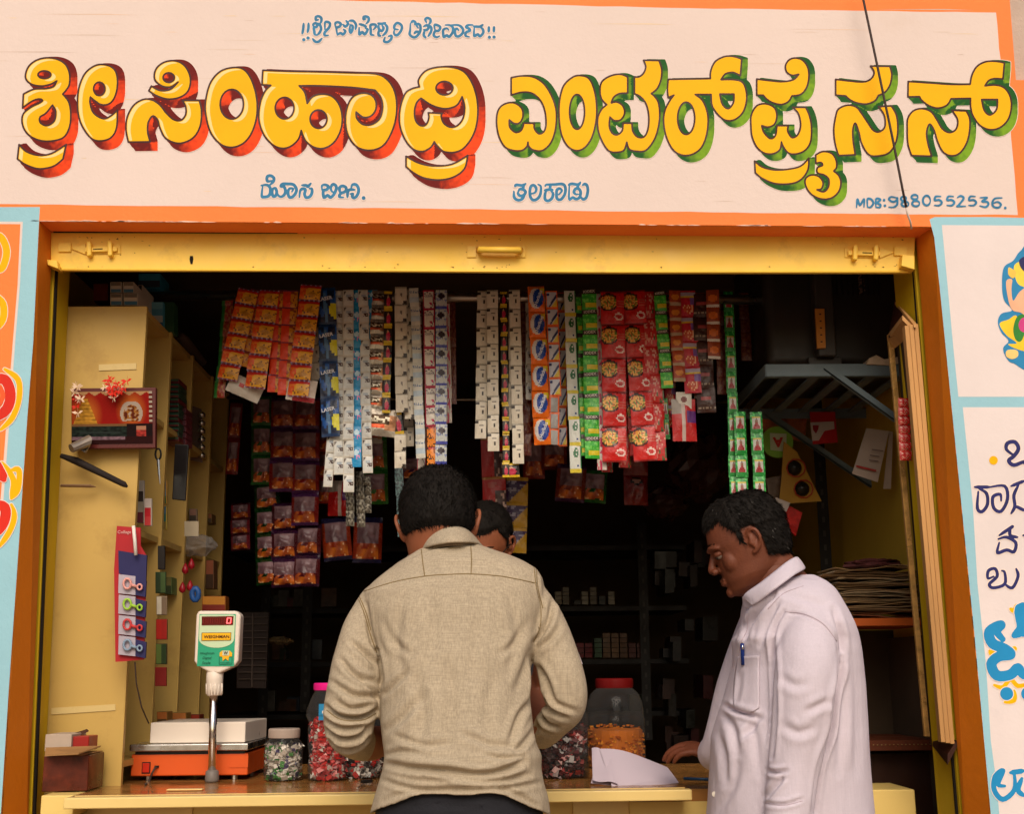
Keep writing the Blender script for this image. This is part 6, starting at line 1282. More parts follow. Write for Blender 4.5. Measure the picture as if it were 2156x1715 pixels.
# ================================================================= people
def soft(parts, voxel, smooth=6, fac=.5):
    """union of overlapping closed pieces as one continuous smooth surface"""
    me = parts.mesh('tmp', MATS['black_plastic']); bm = bmesh.new(); bm.from_mesh(me); bmesh.ops.recalc_face_normals(bm, faces=bm.faces); bm.to_mesh(me); bm.free()
    o = bpy.data.objects.new('tmp', me); COL.objects.link(o)
    r = o.modifiers.new('r', 'REMESH'); r.mode = 'VOXEL'; r.voxel_size = voxel; r.adaptivity = 0
    s = o.modifiers.new('s', 'SMOOTH'); s.factor = fac; s.iterations = smooth
    dg = bpy.context.evaluated_depsgraph_get(); out = bpy.data.meshes.new_from_object(o.evaluated_get(dg)); bpy.data.objects.remove(o); out.shade_smooth(); out.materials.clear(); return out
def sphere(mb, c, r, M=None, seg=16, n=10):
    r = (r, r, r) if not hasattr(r, '__len__') else r; c = Vector(c); vs = []
    for i in range(n+1):
        ph = math.pi*i/n-math.pi/2
        for k in range(seg):
            th = 2*math.pi*k/seg; v = Vector((r[0]*math.cos(th)*math.cos(ph), r[1]*math.sin(th)*math.cos(ph), r[2]*math.sin(ph))); vs.append(c+(M@v if M else v))
    mb.add(vs, [(i*seg+k, i*seg+(k+1) % seg, (i+1)*seg+(k+1) % seg, (i+1)*seg+k) for i in range(n) for k in range(seg)])
def limb(mb, pts, rad, seg=20):
    pts = [Vector(p) for p in pts]; n = len(pts); P2 = []; R2 = []
    for i in range(n-1):
        for t in np.linspace(0, 1, 6, endpoint=False):
            g = lambda a, j: a[max(0, min(n-1, j))]
            f = lambda a: .5*((2*g(a, i))+(g(a, i+1)-g(a, i-1))*t+(2*g(a, i-1)-5*g(a, i)+4*g(a, i+1)-g(a, i+2))*t*t+(3*g(a, i)-g(a, i-1)-3*g(a, i+1)+g(a, i+2))*t**3)
            P2.append(f(pts)); R2.append(f(rad))
    P2.append(pts[-1]); R2.append(rad[-1]); mb.tube(P2, R2, seg); sphere(mb, pts[0], rad[0]*.98); sphere(mb, pts[-1], rad[-1]*.98)
def loft(mb, rows, seg=40, ex=2.3):
    """rows: (x left, x right, z, y centre, half depth)"""
    vs = []
    for xl, xr, z, yc, hd in rows:
        m, h = (xl+xr)/2, (xr-xl)/2
        for k in range(seg):
            a = 2*math.pi*k/seg; c, s = math.cos(a), math.sin(a); vs.append((m+h*math.copysign(abs(c)**(2/ex), c), yc+hd*math.copysign(abs(s)**(2/ex), s), z))
    n = len(rows); fs = [(i*seg+k, i*seg+(k+1) % seg, (i+1)*seg+(k+1) % seg, (i+1)*seg+k) for i in range(n-1) for k in range(seg)]
    fs += [list(range(seg))[::-1], [(n-1)*seg+k for k in range(seg)]]; mb.add(vs, fs)
def put(me, name, m, parent, **k):
    me.name = name; me.materials.append(m)
    if k.get('seg'): pass
    return tag(link(bpy.data.objects.new(name, me), parent), k.get('label'))
def folds(me, lst, T, rough=.0022, rs=9.0, seed=0, cut=None):
    n = len(me.vertices); co = np.empty(n*3, np.float32); me.vertices.foreach_get('co', co); co = co.reshape(-1, 3)
    no = np.empty(n*3, np.float32); me.vertices.foreach_get('normal', no); no = no.reshape(-1, 3)
    v = co-np.array(CAM); w = v@np.array(FW); U = CX+FPX*(v@np.array(RT))/w; V = CY-FPX*(v@np.array(UP))/w
    facing = np.clip(-(no*v/np.linalg.norm(v, axis=1, keepdims=True)).sum(1)*2.5, 0, 1); D = np.zeros(n)
    for pts, wd_, dp in lst:
        wd_ *= .72; dp *= 1.45
        q = spline([T(*p) for p in pts], False, 5); m = len(q); r = np.ones(m)
        best = np.full(n, 1e9); tt = np.zeros(n)
        for i in range(m-1):
            a, b = q[i], q[i+1]; e = b-a; L = e@e+1e-9; t = np.clip(((U-a[0])*e[0]+(V-a[1])*e[1])/L, 0, 1); d = np.hypot(U-a[0]-e[0]*t, V-a[1]-e[1]*t)
            upd = d < best; best = np.where(upd, d, best); tt = np.where(upd, (i+t)/(m-1), tt)
        taper = np.sin(np.clip(tt, .02, .98)*math.pi)**.5
        D += taper*dp*(-np.exp(-(best/wd_)**2)+.55*np.exp(-((best-2*wd_)/(1.1*wd_))**2))
    D *= facing
    for i in range(n):
        c = co[i]; D[i] += rough*(noise.noise((c[0]*rs, c[1]*rs, c[2]*rs*.6+seed))+.45*noise.noise((c[0]*rs*3.1, c[1]*rs*3, c[2]*rs*2+seed)))
    co += no*D[:, None].astype(np.float32); me.vertices.foreach_set('co', co.ravel()); me.update()
    if cut:
        bm = bmesh.new(); bm.from_mesh(me); bm.verts.ensure_lookup_table()
        kill = [vv for vv in bm.verts if cut(U[vv.index], V[vv.index], co[vv.index])]; bmesh.ops.delete(bm, geom=kill, context='VERTS')
        for it in range(3):
            bd = [vv for vv in bm.verts if vv.is_boundary]; new = {}
            for vv in bd:
                nb = [e.other_vert(vv).co for e in vv.link_edges if e.is_boundary]
                if len(nb) == 2: new[vv] = (vv.co+nb[0]+nb[1])/3
            for vv, c in new.items(): vv.co = c
        bm.to_mesh(me); bm.free()
def surf(me):
    bm = bmesh.new(); bm.from_mesh(me); t = BVHTree.FromBMesh(bm); bm.free()
    def hit(u, v, off=.001):
        d = ray(u, v).normalized(); h = t.ray_cast(CAM, d); return None if h[0] is None else h[0]-d*off
    return hit
def seam(hit, pts, T, r, m, parent, name='seam', off=.0004):
    q = [hit(*p, off) for p in spline([T(*p) for p in pts], False, 8)]; q = [x for x in q if x is not None]
    if len(q) > 2: MB().tube(q, r, 5).build(name, m, parent, smooth=True)

HROWS = [(.117, -.018, .036, .014), (.112, -.045, .058, .034), (.1, -.066, .077, .054), (.08, -.080, .091, .067), (.055, -.089, .1, .0745), (.03, -.094, .103, .077), (.012, -.096, .103, .0775), (-.006, -.090, .101, .0765), (-.03, -.088, .095, .0735), (-.048, -.088, .086, .070), (-.062, -.088, .074, .068), (-.074, -.087, .062, .066), (-.086, -.084, .05, .060), (-.1, -.084, .034, .050), (-.112, -.074, .008, .034), (-.117, -.06, -.01, .016)]
def make_head(M, skin, hairm, parent, seed=1, glasses=False, moustache=True, eyes=True, hair_n=2600, grey=0.0, neck=True):
    mb = MB(); seg = 36; vs = []
    for z, f, b, hw in HROWS:
        m, h = (f+b)/2, (b-f)/2
        for k in range(seg):
            a = 2*math.pi*k/seg; c, s = math.cos(a), math.sin(a); ex = 2.25 if s > 0 else 2.15
            vs.append((hw*math.copysign(abs(c)**(2/ex), c)*(1 if s > 0 else 1-.10*abs(s)**2), m+h*math.copysign(abs(s)**(2/ex), s), z))
    n = len(HROWS); mb.add(vs, [(i*seg+k, i*seg+(k+1) % seg, (i+1)*seg+(k+1) % seg, (i+1)*seg+k) for i in range(n-1) for k in range(seg)]+[list(range(seg)), [(n-1)*seg+k for k in range(seg)]])
    limb(mb, [(0, -.088, .004), (0, -.099, -.018), (0, -.106, -.034)], [.0075, .0088, .0108], 12); sphere(mb, (0, -.096, -.040), (.017, .012, .008))
    for s in (-1, 1):
        sphere(mb, (s*.013, -.1, -.041), (.008, .010, .008)); limb(mb, [(s*.012, -.096, .012), (s*.032, -.092, .016), (s*.048, -.078, .010)], [.006, .007, .005], 10)
        sphere(mb, (s*.040, -.058, -.030), (.024, .020, .028))
        e = Matrix.Rotation(s*.35, 3, 'Z'); ea = [(s*.076, -.004, .012), (s*.084, .006, .024), (s*.090, .018, .022), (s*.091, .024, .004), (s*.086, .020, -.014), (s*.080, .008, -.026), (s*.077, .0, -.030)]
        limb(mb, ea, [.004, .005, .0052, .005, .005, .0056, .005], 10); sphere(mb, (s*.080, .010, -.002), (.005, .014, .022), e); sphere(mb, (s*.080, -.002, -.006), (.004, .005, .007))
    sphere(mb, (0, -.090, -.066), (.022, .008, .0055)); sphere(mb, (0, -.089, -.0755), (.019, .008, .006)); sphere(mb, (0, -.082, -.1), (.018, .011, .013))
    if neck: limb(mb, [(0, .03, -.05), (0, .05, -.11), (0, .06, -.17)], [.056, .054, .058], 24)
    me = soft(mb, .0026, 9)
    co = [v.co.copy() for v in me.vertices]; no = [v.normal.copy() for v in me.vertices]
    for v, c in zip(me.vertices, co):    # eye sockets
        for s in (-1, 1):
            d = math.hypot((c.x-s*.031)/.017, (c.z+.006)/.011)
            if d < 1 and c.y < -.05: v.co.y += .0045*(1-d*d)
    # hair from the scalp faces
    def hairline(c):
        y = c.y; 
        if y < -.05: return .058+(.0 if abs(c.x) < .03 else .012*(abs(c.x)-.03)/.03)
        if y < -.012: return .058-(y+.05)/.038*.05-(.02 if y > -.026 else 0)
        if y < .028: return .034 if y < .02 else .0
        return -.045-.012*min(1, (y-.028)/.05)
    idx = {}; hv = []; hf = []
    for f in me.polygons:
        if all(co[i].z > hairline(co[i]) and (abs(co[i].x) < .083) for i in f.vertices):
            for i in f.vertices:
                if i not in idx:
                    c = co[i]; d = min(.02, c.z-hairline(c)); t = .001+.006*min(1, d/.016)
                    if c.z > .03 and c.y > -.03: t += .003
                    t *= 1+.35*noise.noise((c.x*60, c.y*40, c.z*60+seed)); idx[i] = len(hv); hv.append(M@(c+no[i]*t))
            hf.append([idx[i] for i in f.vertices])
    me.transform(M); o = put(me, 'head', skin, parent)
    h = MB().add(hv, hf).build('hair', hairm, parent, smooth=True, recalc=False)
    rs = random.Random(seed); mb = MB(); N3 = M.to_3x3(); down = Vector((0, .55, -1)).normalized()
    keys = list(idx.items())
    for k in range(hair_n):
        i, j = keys[rs.randrange(len(keys))]; nrm = no[i]; p = hv[j]; c = co[i]
        d0 = (Vector((c.x*.6+rs.gauss(0, .25)*.1, .5 if c.y > -.02 else -.25, -.9))); d0 = (d0-nrm*d0.dot(nrm)); d0 = d0.normalized() if d0.length > 1e-4 else Vector((0, 1, 0))
        d1 = N3@(d0+nrm*rs.uniform(.05, .4)+Vector((rs.gauss(0, .18), rs.gauss(0, .18), rs.gauss(0, .18)))).normalized(); L_ = rs.uniform(.006, .014); side = d1.cross(N3@nrm).normalized()*.0009; nn = N3@nrm
        cl = (.10, .09, .08) if rs.random() < grey*(1.6 if c.z < .02 else .4) else (.009, .007, .0055)
        mb.poly([p-side, p+side, p+side*.4+d1*L_*.6+nn*.001, p+d1*L_], cl)
    mb.build('hair_strands', mat('hair_strand', vc=True, rough=.8, var=.2, spec=.08), h, recalc=False)['kind'] = 'stuff'
    if moustache:
        mb = MB()
        for k in range(500):
            x = rs.uniform(-.026, .026); z = -.0565-abs(x)*.22+rs.uniform(-.004, .004); y = -.0965+abs(x)*.28; p = Vector((x, y, z)); d = Vector((x*8, -.3, -1)).normalized()*.006; s = Vector((.0008, 0, 0)); mb.poly([M@(p-s), M@(p+s), M@(p+d)], (.012, .01, .008))
        mb.build('moustache', MATS['hair_strand'], parent, recalc=False)['kind'] = 'stuff'
    if eyes:
        for s in (-1, 1):
            mb = MB(); sphere(mb, (s*.031, -.0782, -.006), .0108); mb.v = [tuple(M@Vector(v)) for v in mb.v]; ey = mb.build('eye', mat('eye_white', (.22, .17, .14), .3), parent, smooth=True)
            mb = MB(); sphere(mb, (s*.031, -.0858, -.0105), (.0075, .0042, .0056)); mb.v = [tuple(M@Vector(v)) for v in mb.v]; mb.build('iris', mat('iris', (.02, .01, .007), .1), ey, smooth=True)
            mb = MB(); sphere(mb, (s*.031, -.0792, -.0035), (.0135, .0128, .0092)); mb.v = [tuple(M@Vector(v)) for v in mb.v]; mb.build('eyelid', skin, ey, smooth=True)
            mb = MB()
            for k in range(160):
                t = rs.random(); p = Vector((s*(.014+.034*t), -.0995+.018*t*t+.0, .0175+.006*math.sin(t*2.6)+rs.uniform(-.002, .002))); d = Vector((s*.008, .001, .001)); mb.poly([M@(p-Vector((0, 0, .0007))), M@(p+Vector((0, 0, .0007))), M@(p+d)], (.012, .01, .008))
            mb.build('eyebrow', MATS['hair_strand'], parent, recalc=False)['kind'] = 'stuff'
    if glasses:
        g = mat('black_plastic')
        for s in (-1, 1):
            MB().tube([M@Vector((s*.033+.024*math.cos(a), -.108, -.008+.019*math.sin(a))) for a in np.linspace(0, 6.283, 20)], .0014, 6, caps=False).build('glasses_rim', g, parent, smooth=True)
            MB().tube([M@Vector(q) for q in ((s*.057, -.108, 0), (s*.078, -.09, .004), (s*.084, -.01, .008), (s*.086, .012, 0))], .0016, 6).build('glasses_temple', g, parent, smooth=True)
        MB().tube([M@Vector((-.010, -.109, -.003)), M@Vector((0, -.111, 0)), M@Vector((.010, -.109, -.003))], .0014, 6).build('glasses_bridge', g, parent)
    return o
def hand_parts(mb, M, side=1, curl=.5, spread=.12):
    """wrist at the origin, fingers along +x, palm towards -z, thumb on the +y side times side"""
    def T(p): return M@Vector(p)
    vs = MB(); sphere(vs, (.045, 0, 0), (.048, .040, .015)); limb(vs, [(-.03, 0, 0), (.02, 0, 0)], [.024, .024], 14)
    for k, (y, L_, r) in enumerate(((.029, .070, .0092), (.010, .078, .0095), (-.010, .072, .009), (-.028, .056, .008))):
        y *= side; a = 0.0; p = Vector((.078-.004*abs(k-1), y, 0)); pts = [Vector((.05, y*.9, 0)), p.copy()]
        for ph in (.45, .3, .25):
            a += curl*(.9 if ph > .4 else 1.0); p = p+Vector((math.cos(a), (y*spread*3), -math.sin(a)))*L_*ph; pts.append(p.copy())
        limb(vs, pts, [r*1.05, r, r*.95, r*.85, r*.72], 12)
    limb(vs, [(.015, .02*side, -.004), (.04, .043*side, -.012), (.065, .056*side, -.022), (.084, .056*side, -.034)], [.015, .0125, .011, .009], 12)
    vs.v = [tuple(T(v)) for v in vs.v]; b = len(mb.v); mb.v += vs.v; mb.f += [[i+b for i in f] for f in vs.f]; mb.c += vs.c; mb.mi += vs.mi
def frame(o, x, z):
    x = Vector(x).normalized(); z = Vector(z); z = (z-x*z.dot(x)).normalized(); y = z.cross(x); return Matrix(((x.x, y.x, z.x, o[0]), (x.y, y.y, z.y, o[1]), (x.z, y.z, z.z, o[2]), (0, 0, 0, 1)))
def legs(mb, xc, yc, zt, dx=.09, fx=(0, 1, 0)):
    for s in (-1, 1): limb(mb, [(xc+s*dx*.85, yc, zt), (xc+s*dx, yc+.01, zt*.55), (xc+s*dx*1.05, yc, .10)], [.092, .072, .058], 20)
def shoes(par, xc, yc, dx, dirv, m):
    for s in (-1, 1):
        mb = MB(); c = Vector((xc+s*dx[0], yc+s*dx[1], .035)); d = Vector(dirv); limb(mb, [c-d*.06, c+d*.06, c+d*.15], [.042, .045, .036], 16); mb.v = [(x, y, .005+max(0, z)*.9) for x, y, z in mb.v]; mb.build('shoe', m, par, smooth=True)
HAIR = mat('black_hair', (.009, .007, .0055), .75, var=.3, vscale=60, stretch=(1, 1, .3), bump=.5, bscale=160, bstretch=(1, 1, .25), spec=.12)
SK1 = mat('skin_brown', rgb(146, 84, 54, .9), .55, var=.10, vscale=18, bump=.12, bscale=220, spec=.4)
SK2 = mat('skin_dark', rgb(112, 60, 38, .9), .55, var=.16, vscale=16, bump=.3, bscale=240, spec=.3)
LIN = mat('linen_weave', rgb(174, 158, 134, .98), .88, var=.05, vscale=5, weave=.20, bump=.5, bscale=42, bstretch=(1, 1, .5), spec=.15)
SEAM = mat('linen_seam', rgb(128, 108, 72), .9, var=.05)
WSH = mat('white_shirt_cloth', rgb(203, 191, 200, .98), .85, var=.03, vscale=4, weave=.04, bump=.6, bscale=30, bstretch=(1.3, 1.3, .5), spec=.08)
WSEAM = mat('white_seam', rgb(176, 158, 166), .9, var=.03)
TRO = mat('black_trousers', (.014, .014, .018), .8, var=.2, vscale=8, bump=.3, bscale=200)
SHO = mat('dark_shoe', (.02, .014, .01), .35)

# ---- man in the linen shirt, back to us
T4c = lambda x, y: (659.5+x/2.25, 952.7+y/2.25)
def W4(x, y, Y): return P(*T4c(x, y), Y)
p1 = empty('person', 'man seen from behind in a beige linen shirt, bowed over the counter', 'person', (P(930, 1500, -.5).x, -.5, 0))
def rows_from(W, lst): 
    out = []
    for y, a, b, yc, hd in lst:
        L_, R_ = W(a, y, yc), W(b, y, yc); out.append((L_.x, R_.x, (L_.z+R_.z)/2, yc, hd))
    return out
R1 = [(436, 570, 770, -.385, .050), (462, 500, 850, -.39, .062), (490, 452, 925, -.395, .074), (522, 400, 1000, -.40, .084), (560, 350, 1062, -.40, .092), (605, 296, 1090, -.405, .1), (660, 240, 1098, -.41, .108), (740, 238, 1090, -.415, .116), (820, 262, 1072, -.42, .12), (900, 290, 1052, -.43, .12), (980, 312, 1036, -.44, .12), (1080, 322, 1028, -.45, .118), (1180, 318, 1030, -.465, .115), (1280, 316, 1042, -.475, .115), (1380, 328, 1058, -.485, .117), (1440, 334, 1084, -.49, .122), (1500, 326, 1082, -.49, .122), (1570, 306, 1092, -.49, .124), (1640, 286, 1112, -.49, .128), (1720, 262, 1122, -.49, .132), (1800, 250, 1130, -.49, .132)]
mb = MB(); loft(mb, rows_from(W4, R1)); k4 = mpp(-.45)/2.25
def arm4(path): limb(mb, [W4(x, y, Y) for x, y, Y, w in path], [w/2*k4 for x, y, Y, w in path], 26)
arm4([(298, 712, -.41, 165), (238, 830, -.43, 190), (205, 960, -.45, 208), (190, 1090, -.465, 226), (178, 1210, -.475, 238), (172, 1300, -.465, 226), (186, 1350, -.43, 190), (232, 1385, -.36, 160)])
arm4([(1030, 690, -.41, 170), (1098, 800, -.42, 186), (1140, 930, -.43, 204), (1176, 1060, -.44, 214), (1194, 1160, -.44, 206), (1190, 1220, -.43, 176), (1140, 1280, -.39, 160), (1085, 1340, -.34, 140)])
for q in ((95, 1408, 18), (120, 1428, 20), (165, 1436, 20), (215, 1418, 18)): pass
shirt = soft(mb, .0038, 9)
def hem(u, v, c):
    x = (u-659.5)*2.25; y = (v-952.7)*2.25; t = (x-690)/410; return y > 1622+92*abs(t)**2.6+8*math.sin(x*.02) and 150 < x < 1250
F1 = [([(350, 1478), (470, 1500), (620, 1508), (780, 1530), (900, 1512), (1000, 1462)], 9, .010), ([(560, 1512), (760, 1560), (900, 1556), (1020, 1530)], 8, .007), ([(330, 1556), (480, 1598), (700, 1600), (900, 1592), (1070, 1570)], 7, .006),
      ([(820, 1440), (920, 1452), (1000, 1438)], 6, .004), ([(340, 1440), (420, 1420), (520, 1430)], 8, .004), ([(880, 1600), (960, 1620), (1060, 1680)], 7, .004), ([(330, 1660), (420, 1620), (560, 1610)], 6, .002),
      ([(300, 940), (322, 1010), (326, 1100)], 7, .010), ([(318, 1160), (380, 1110), (450, 1040)], 8, .004), ([(330, 1330), (420, 1260), (520, 1150)], 12, .004), ([(1036, 930), (1000, 1020), (960, 1140)], 12, .004),
      ([(1032, 1180), (980, 1250), (930, 1380)], 9, .005), ([(1036, 970), (1035, 1080), (1028, 1180)], 6, .009), ([(1060, 1300), (1000, 1380), (960, 1420)], 8, .004),
      ([(1040, 905), (1075, 870), (1120, 780), (1135, 700)], 8, .007), ([(1050, 930), (1120, 890), (1170, 820)], 8, .004), ([(1062, 560), (1066, 660), (1090, 760), (1080, 860)], 4, .002),
      ([(1046, 1000), (1100, 1080), (1130, 1160)], 9, .006), ([(1080, 1150), (1120, 1220), (1200, 1262)], 7, .007), ([(1070, 1210), (1100, 1280), (1160, 1310)], 6, .006), ([(1100, 1110), (1150, 1190), (1250, 1230)], 8, .003),
      ([(250, 720), (268, 850), (300, 950)], 7, .005), ([(180, 900), (250, 960), (300, 1010)], 8, .006), ([(130, 980), (200, 1060), (290, 1090)], 8, .007), ([(90, 1090), (190, 1150), (300, 1160)], 8, .007), ([(220, 1080), (270, 1120), (310, 1180)], 6, .006),
      ([(60, 1206), (120, 1252), (220, 1262), (300, 1226)], 7, .011), ([(110, 1180), (180, 1216), (270, 1200)], 6, .006), ([(60, 1312), (130, 1356), (210, 1350), (268, 1300)], 6, .009), ([(80, 1360), (140, 1404), (210, 1396), (262, 1350)], 5, .007), ([(60, 1270), (140, 1310), (240, 1296)], 6, .004),
      ([(560, 620), (575, 800), (556, 1000)], 16, .0028), ([(760, 620), (775, 820), (750, 1050)], 16, .0026), ([(420, 700), (395, 880), (430, 1080)], 14, .0034), ([(930, 700), (965, 860), (925, 1040)], 14, .0034), ([(640, 1000), (655, 1200), (630, 1420)], 18, .0034), ([(480, 1050), (520, 1220), (500, 1400)], 16, .003), ([(850, 1080), (820, 1250), (850, 1420)], 16, .003), ([(340, 800), (380, 900), (470, 960)], 10, .003), ([(1010, 800), (960, 900), (880, 960)], 10, .003), ([(700, 1330), (820, 1380), (980, 1400)], 9, .003), ([(380, 1340), (520, 1390), (650, 1380)], 9, .003), ([(690, 430), (640, 442), (540, 462), (455, 500)], 5, .004), ([(690, 430), (780, 440), (850, 470)], 5, .004)]
folds(shirt, F1, T4c, .0030, 9, 3, hem)
hit1 = surf(shirt)
so = put(shirt, 'shirt', LIN, p1)
sd_ = so.modifiers.new('s', 'SOLIDIFY'); sd_.thickness = .0025; sd_.offset = -1
for pts in ([(240, 660), (380, 616), (530, 588), (640, 580), (750, 578), (900, 590), (1058, 622)], [(512, 462), (520, 530), (528, 586)], [(746, 440), (750, 510), (748, 576)],
            [(204, 672), (240, 760), (266, 850), (300, 950)], [(212, 668), (250, 760), (274, 846)], [(1046, 545), (1056, 640), (1078, 740), (1074, 830), (1044, 900)], [(1056, 548), (1064, 640), (1088, 740)], [(64, 1224), (130, 1268), (230, 1272), (296, 1240)], [(700, 452), (640, 456)]):
    seam(hit1, pts, T4c, .0011, SEAM, so)
# collar
ct = [(462, 482, -.32), (490, 424, -.365), (560, 374, -.415), (640, 354, -.435), (712, 362, -.425), (758, 396, -.385), (790, 436, -.335)]
cbm = [(446, 500, -.335), (486, 476, -.39), (558, 446, -.452), (640, 430, -.478), (716, 428, -.468), (768, 432, -.425), (806, 452, -.36)]
def band(top, bot, W, m, parent, name, th=.004, roll=.006):
    n = 24; a = spline([(i, 0) for i in range(len(top))], False, 1)
    def f(i, j):
        t = i*(len(top)-1); k0 = min(len(top)-2, int(t)); g = t-k0
        def cr(L_):
            q = [np.array(L_[max(0, min(len(L_)-1, k0+d))], float) for d in (-1, 0, 1, 2)]; return .5*(2*q[1]+(q[2]-q[0])*g+(2*q[0]-5*q[1]+4*q[2]-q[3])*g*g+(3*q[1]-q[0]-3*q[2]+q[3])*g**3)
        p, q = W(*cr(top)), W(*cr(bot)); return p*(1-j)+q*j+Vector((0, -roll*math.sin(j*math.pi), 0))
    o = MB().grid(f, 40, 8).build(name, m, parent, smooth=True, recalc=False); s = o.modifiers.new('s', 'SOLIDIFY'); s.thickness = th; s.offset = 0; return o
cl = band(ct, cbm, W4, LIN, so, 'collar')
ct2 = [(x, y+4, Y+.012) for x, y, Y in ct]; cb2 = [(x, y+14, Y+.02) for x, y, Y in cbm]
band(ct2, cb2, W4, LIN, so, 'collar_stand', .003, .0)
for off, rr in ((.80, .0009),):
    q = [W4(a[0]*(1-off)+b[0]*off, a[1]*(1-off)+b[1]*off, a[2]*(1-off)+b[2]*off-.0062) for a, b in zip(ct, cbm)]; MB().tube([Vector(x) for x in q], rr, 5).build('seam', SEAM, cl, smooth=True)
hc = W4(594, 352, -.345)
M1 = Matrix.Translation(hc) @ Matrix.Rotation(R(180), 4, 'Z') @ Matrix.Rotation(R(3.5), 4, 'Y') @ Matrix.Rotation(R(30), 4, 'X') @ Matrix.Scale(1.02, 4)
make_head(M1, SK1, HAIR, p1, 3, moustache=False, hair_n=5200, neck=False)
mb = MB(); limb(mb, [W4(598, 330, -.335), W4(612, 400, -.352), W4(640, 470, -.375)], [.050, .054, .062], 24)
limb(mb, [W4(640, 470, -.38), W4(680, 900, -.42), W4(690, 1300, -.46), W4(690, 1560, -.48)], [.06, .085, .085, .09], 24)
limb(mb, [W4(180, 1290, -.45), W4(250, 1378, -.36), W4(330, 1372, -.28), W4(470, 1380, -.16)], [.030, .037, .033, .025], 18)
hand_parts(mb, frame(W4(480, 1382, -.15), (.8, .45, -.1), (0, 0, 1)), -1, .45)
limb(mb, [W4(1150, 1250, -.40), W4(1080, 1330, -.33), W4(1052, 1260, -.24), W4(1060, 1150, -.18)], [.030, .035, .034, .027], 18)
hand_parts(mb, frame(W4(1062, 1140, -.18), (.1, .1, 1), (-1, 0, 0)), 1, .5)
put(soft(mb, .004, 5), 'body', SK1, p1)
mb = MB(); zt = W4(690, 1560, -.49).z; xc = W4(690, 1600, -.49).x
loft(mb, [(W4(330, 1560, -.49).x, W4(1060, 1560, -.49).x, zt, -.485, .112), (W4(300, 1650, -.49).x, W4(1085, 1650, -.49).x, W4(0, 1650, -.49).z, -.485, .118), (xc-.18, xc+.18, zt-.2, -.485, .12), (xc-.17, xc+.17, zt-.3, -.485, .10)])
legs(mb, xc, -.48, zt-.15); tm = soft(mb, .008, 4); folds(tm, [([(420, 1690), (600, 1670), (760, 1690), (900, 1680)], 6, .003)], T4c, .003, 7, 5); put(tm, 'trousers', TRO, p1)
shoes(p1, xc, -.47, (.095, 0), (0, 1, 0), SHO)
# paper he holds
MB().hexa([W4(1198, 800, -.16), W4(1222, 860, -.16), W4(1276, 1004, -.16), W4(1150, 1010, -.16)], [W4(1198, 800, -.158), W4(1222, 860, -.158), W4(1276, 1004, -.158), W4(1150, 1010, -.158)]).build('held_paper', M_pap, label='sheet of paper held up by the linen-shirted man, its edge beyond his right arm', cat='paper')

# ---- man in the white shirt, facing left
T5c = lambda x, y: (1392.3+x/2.4896, 1025.9+y/2.4896)
def W5(x, y, Y): return P(*T5c(x, y), Y)
p2 = empty('person', 'moustached man in a white long-sleeved shirt facing left at the counter', 'person', (P(1660, 1500, -.33).x, -.33, 0))
R2 = [(470, 640, 790, -.31, .07), (505, 545, 850, -.32, .11), (545, 478, 890, -.325, .135), (590, 440, 918, -.33, .15), (650, 432, 950, -.33, .165), (720, 430, 985, -.335, .172), (770, 408, 1004, -.335, .172), (800, 382, 1012, -.335, .17), (860, 388, 1024, -.335, .168), (940, 388, 1036, -.335, .165), (1050, 352, 1046, -.335, .162), (1150, 320, 1052, -.335, .162), (1250, 288, 1058, -.335, .165), (1310, 268, 1062, -.335, .168), (1400, 262, 1068, -.335, .17), (1500, 258, 1076, -.335, .17), (1600, 250, 1086, -.335, .17), (1720, 242, 1098, -.335, .17), (1850, 236, 1110, -.335, .17), (1960, 232, 1116, -.335, .17)]
mb = MB(); loft(mb, rows_from(W5, R2), 44, 2.25); k5 = mpp(-.5)/2.4896
arm = [(790, 700, -.44, 250), (768, 800, -.478, 290), (760, 920, -.50, 312), (748, 1050, -.51, 312), (738, 1200, -.51, 300), (716, 1350, -.51, 276), (694, 1500, -.51, 256), (676, 1650, -.515, 246), (664, 1780, -.52, 236), (655, 1930, -.53, 200)]
limb(mb, [W5(x, y, Y) for x, y, Y, w in arm], [w/2*k5 for x, y, Y, w in arm], 30)
limb(mb, [W5(560, 720, -.20), W5(430, 1000, -.14), W5(330, 1330, -.12), W5(280, 1400, -.09)], [.065, .055, .048, .042], 22)
sh2 = soft(mb, .0040, 9)
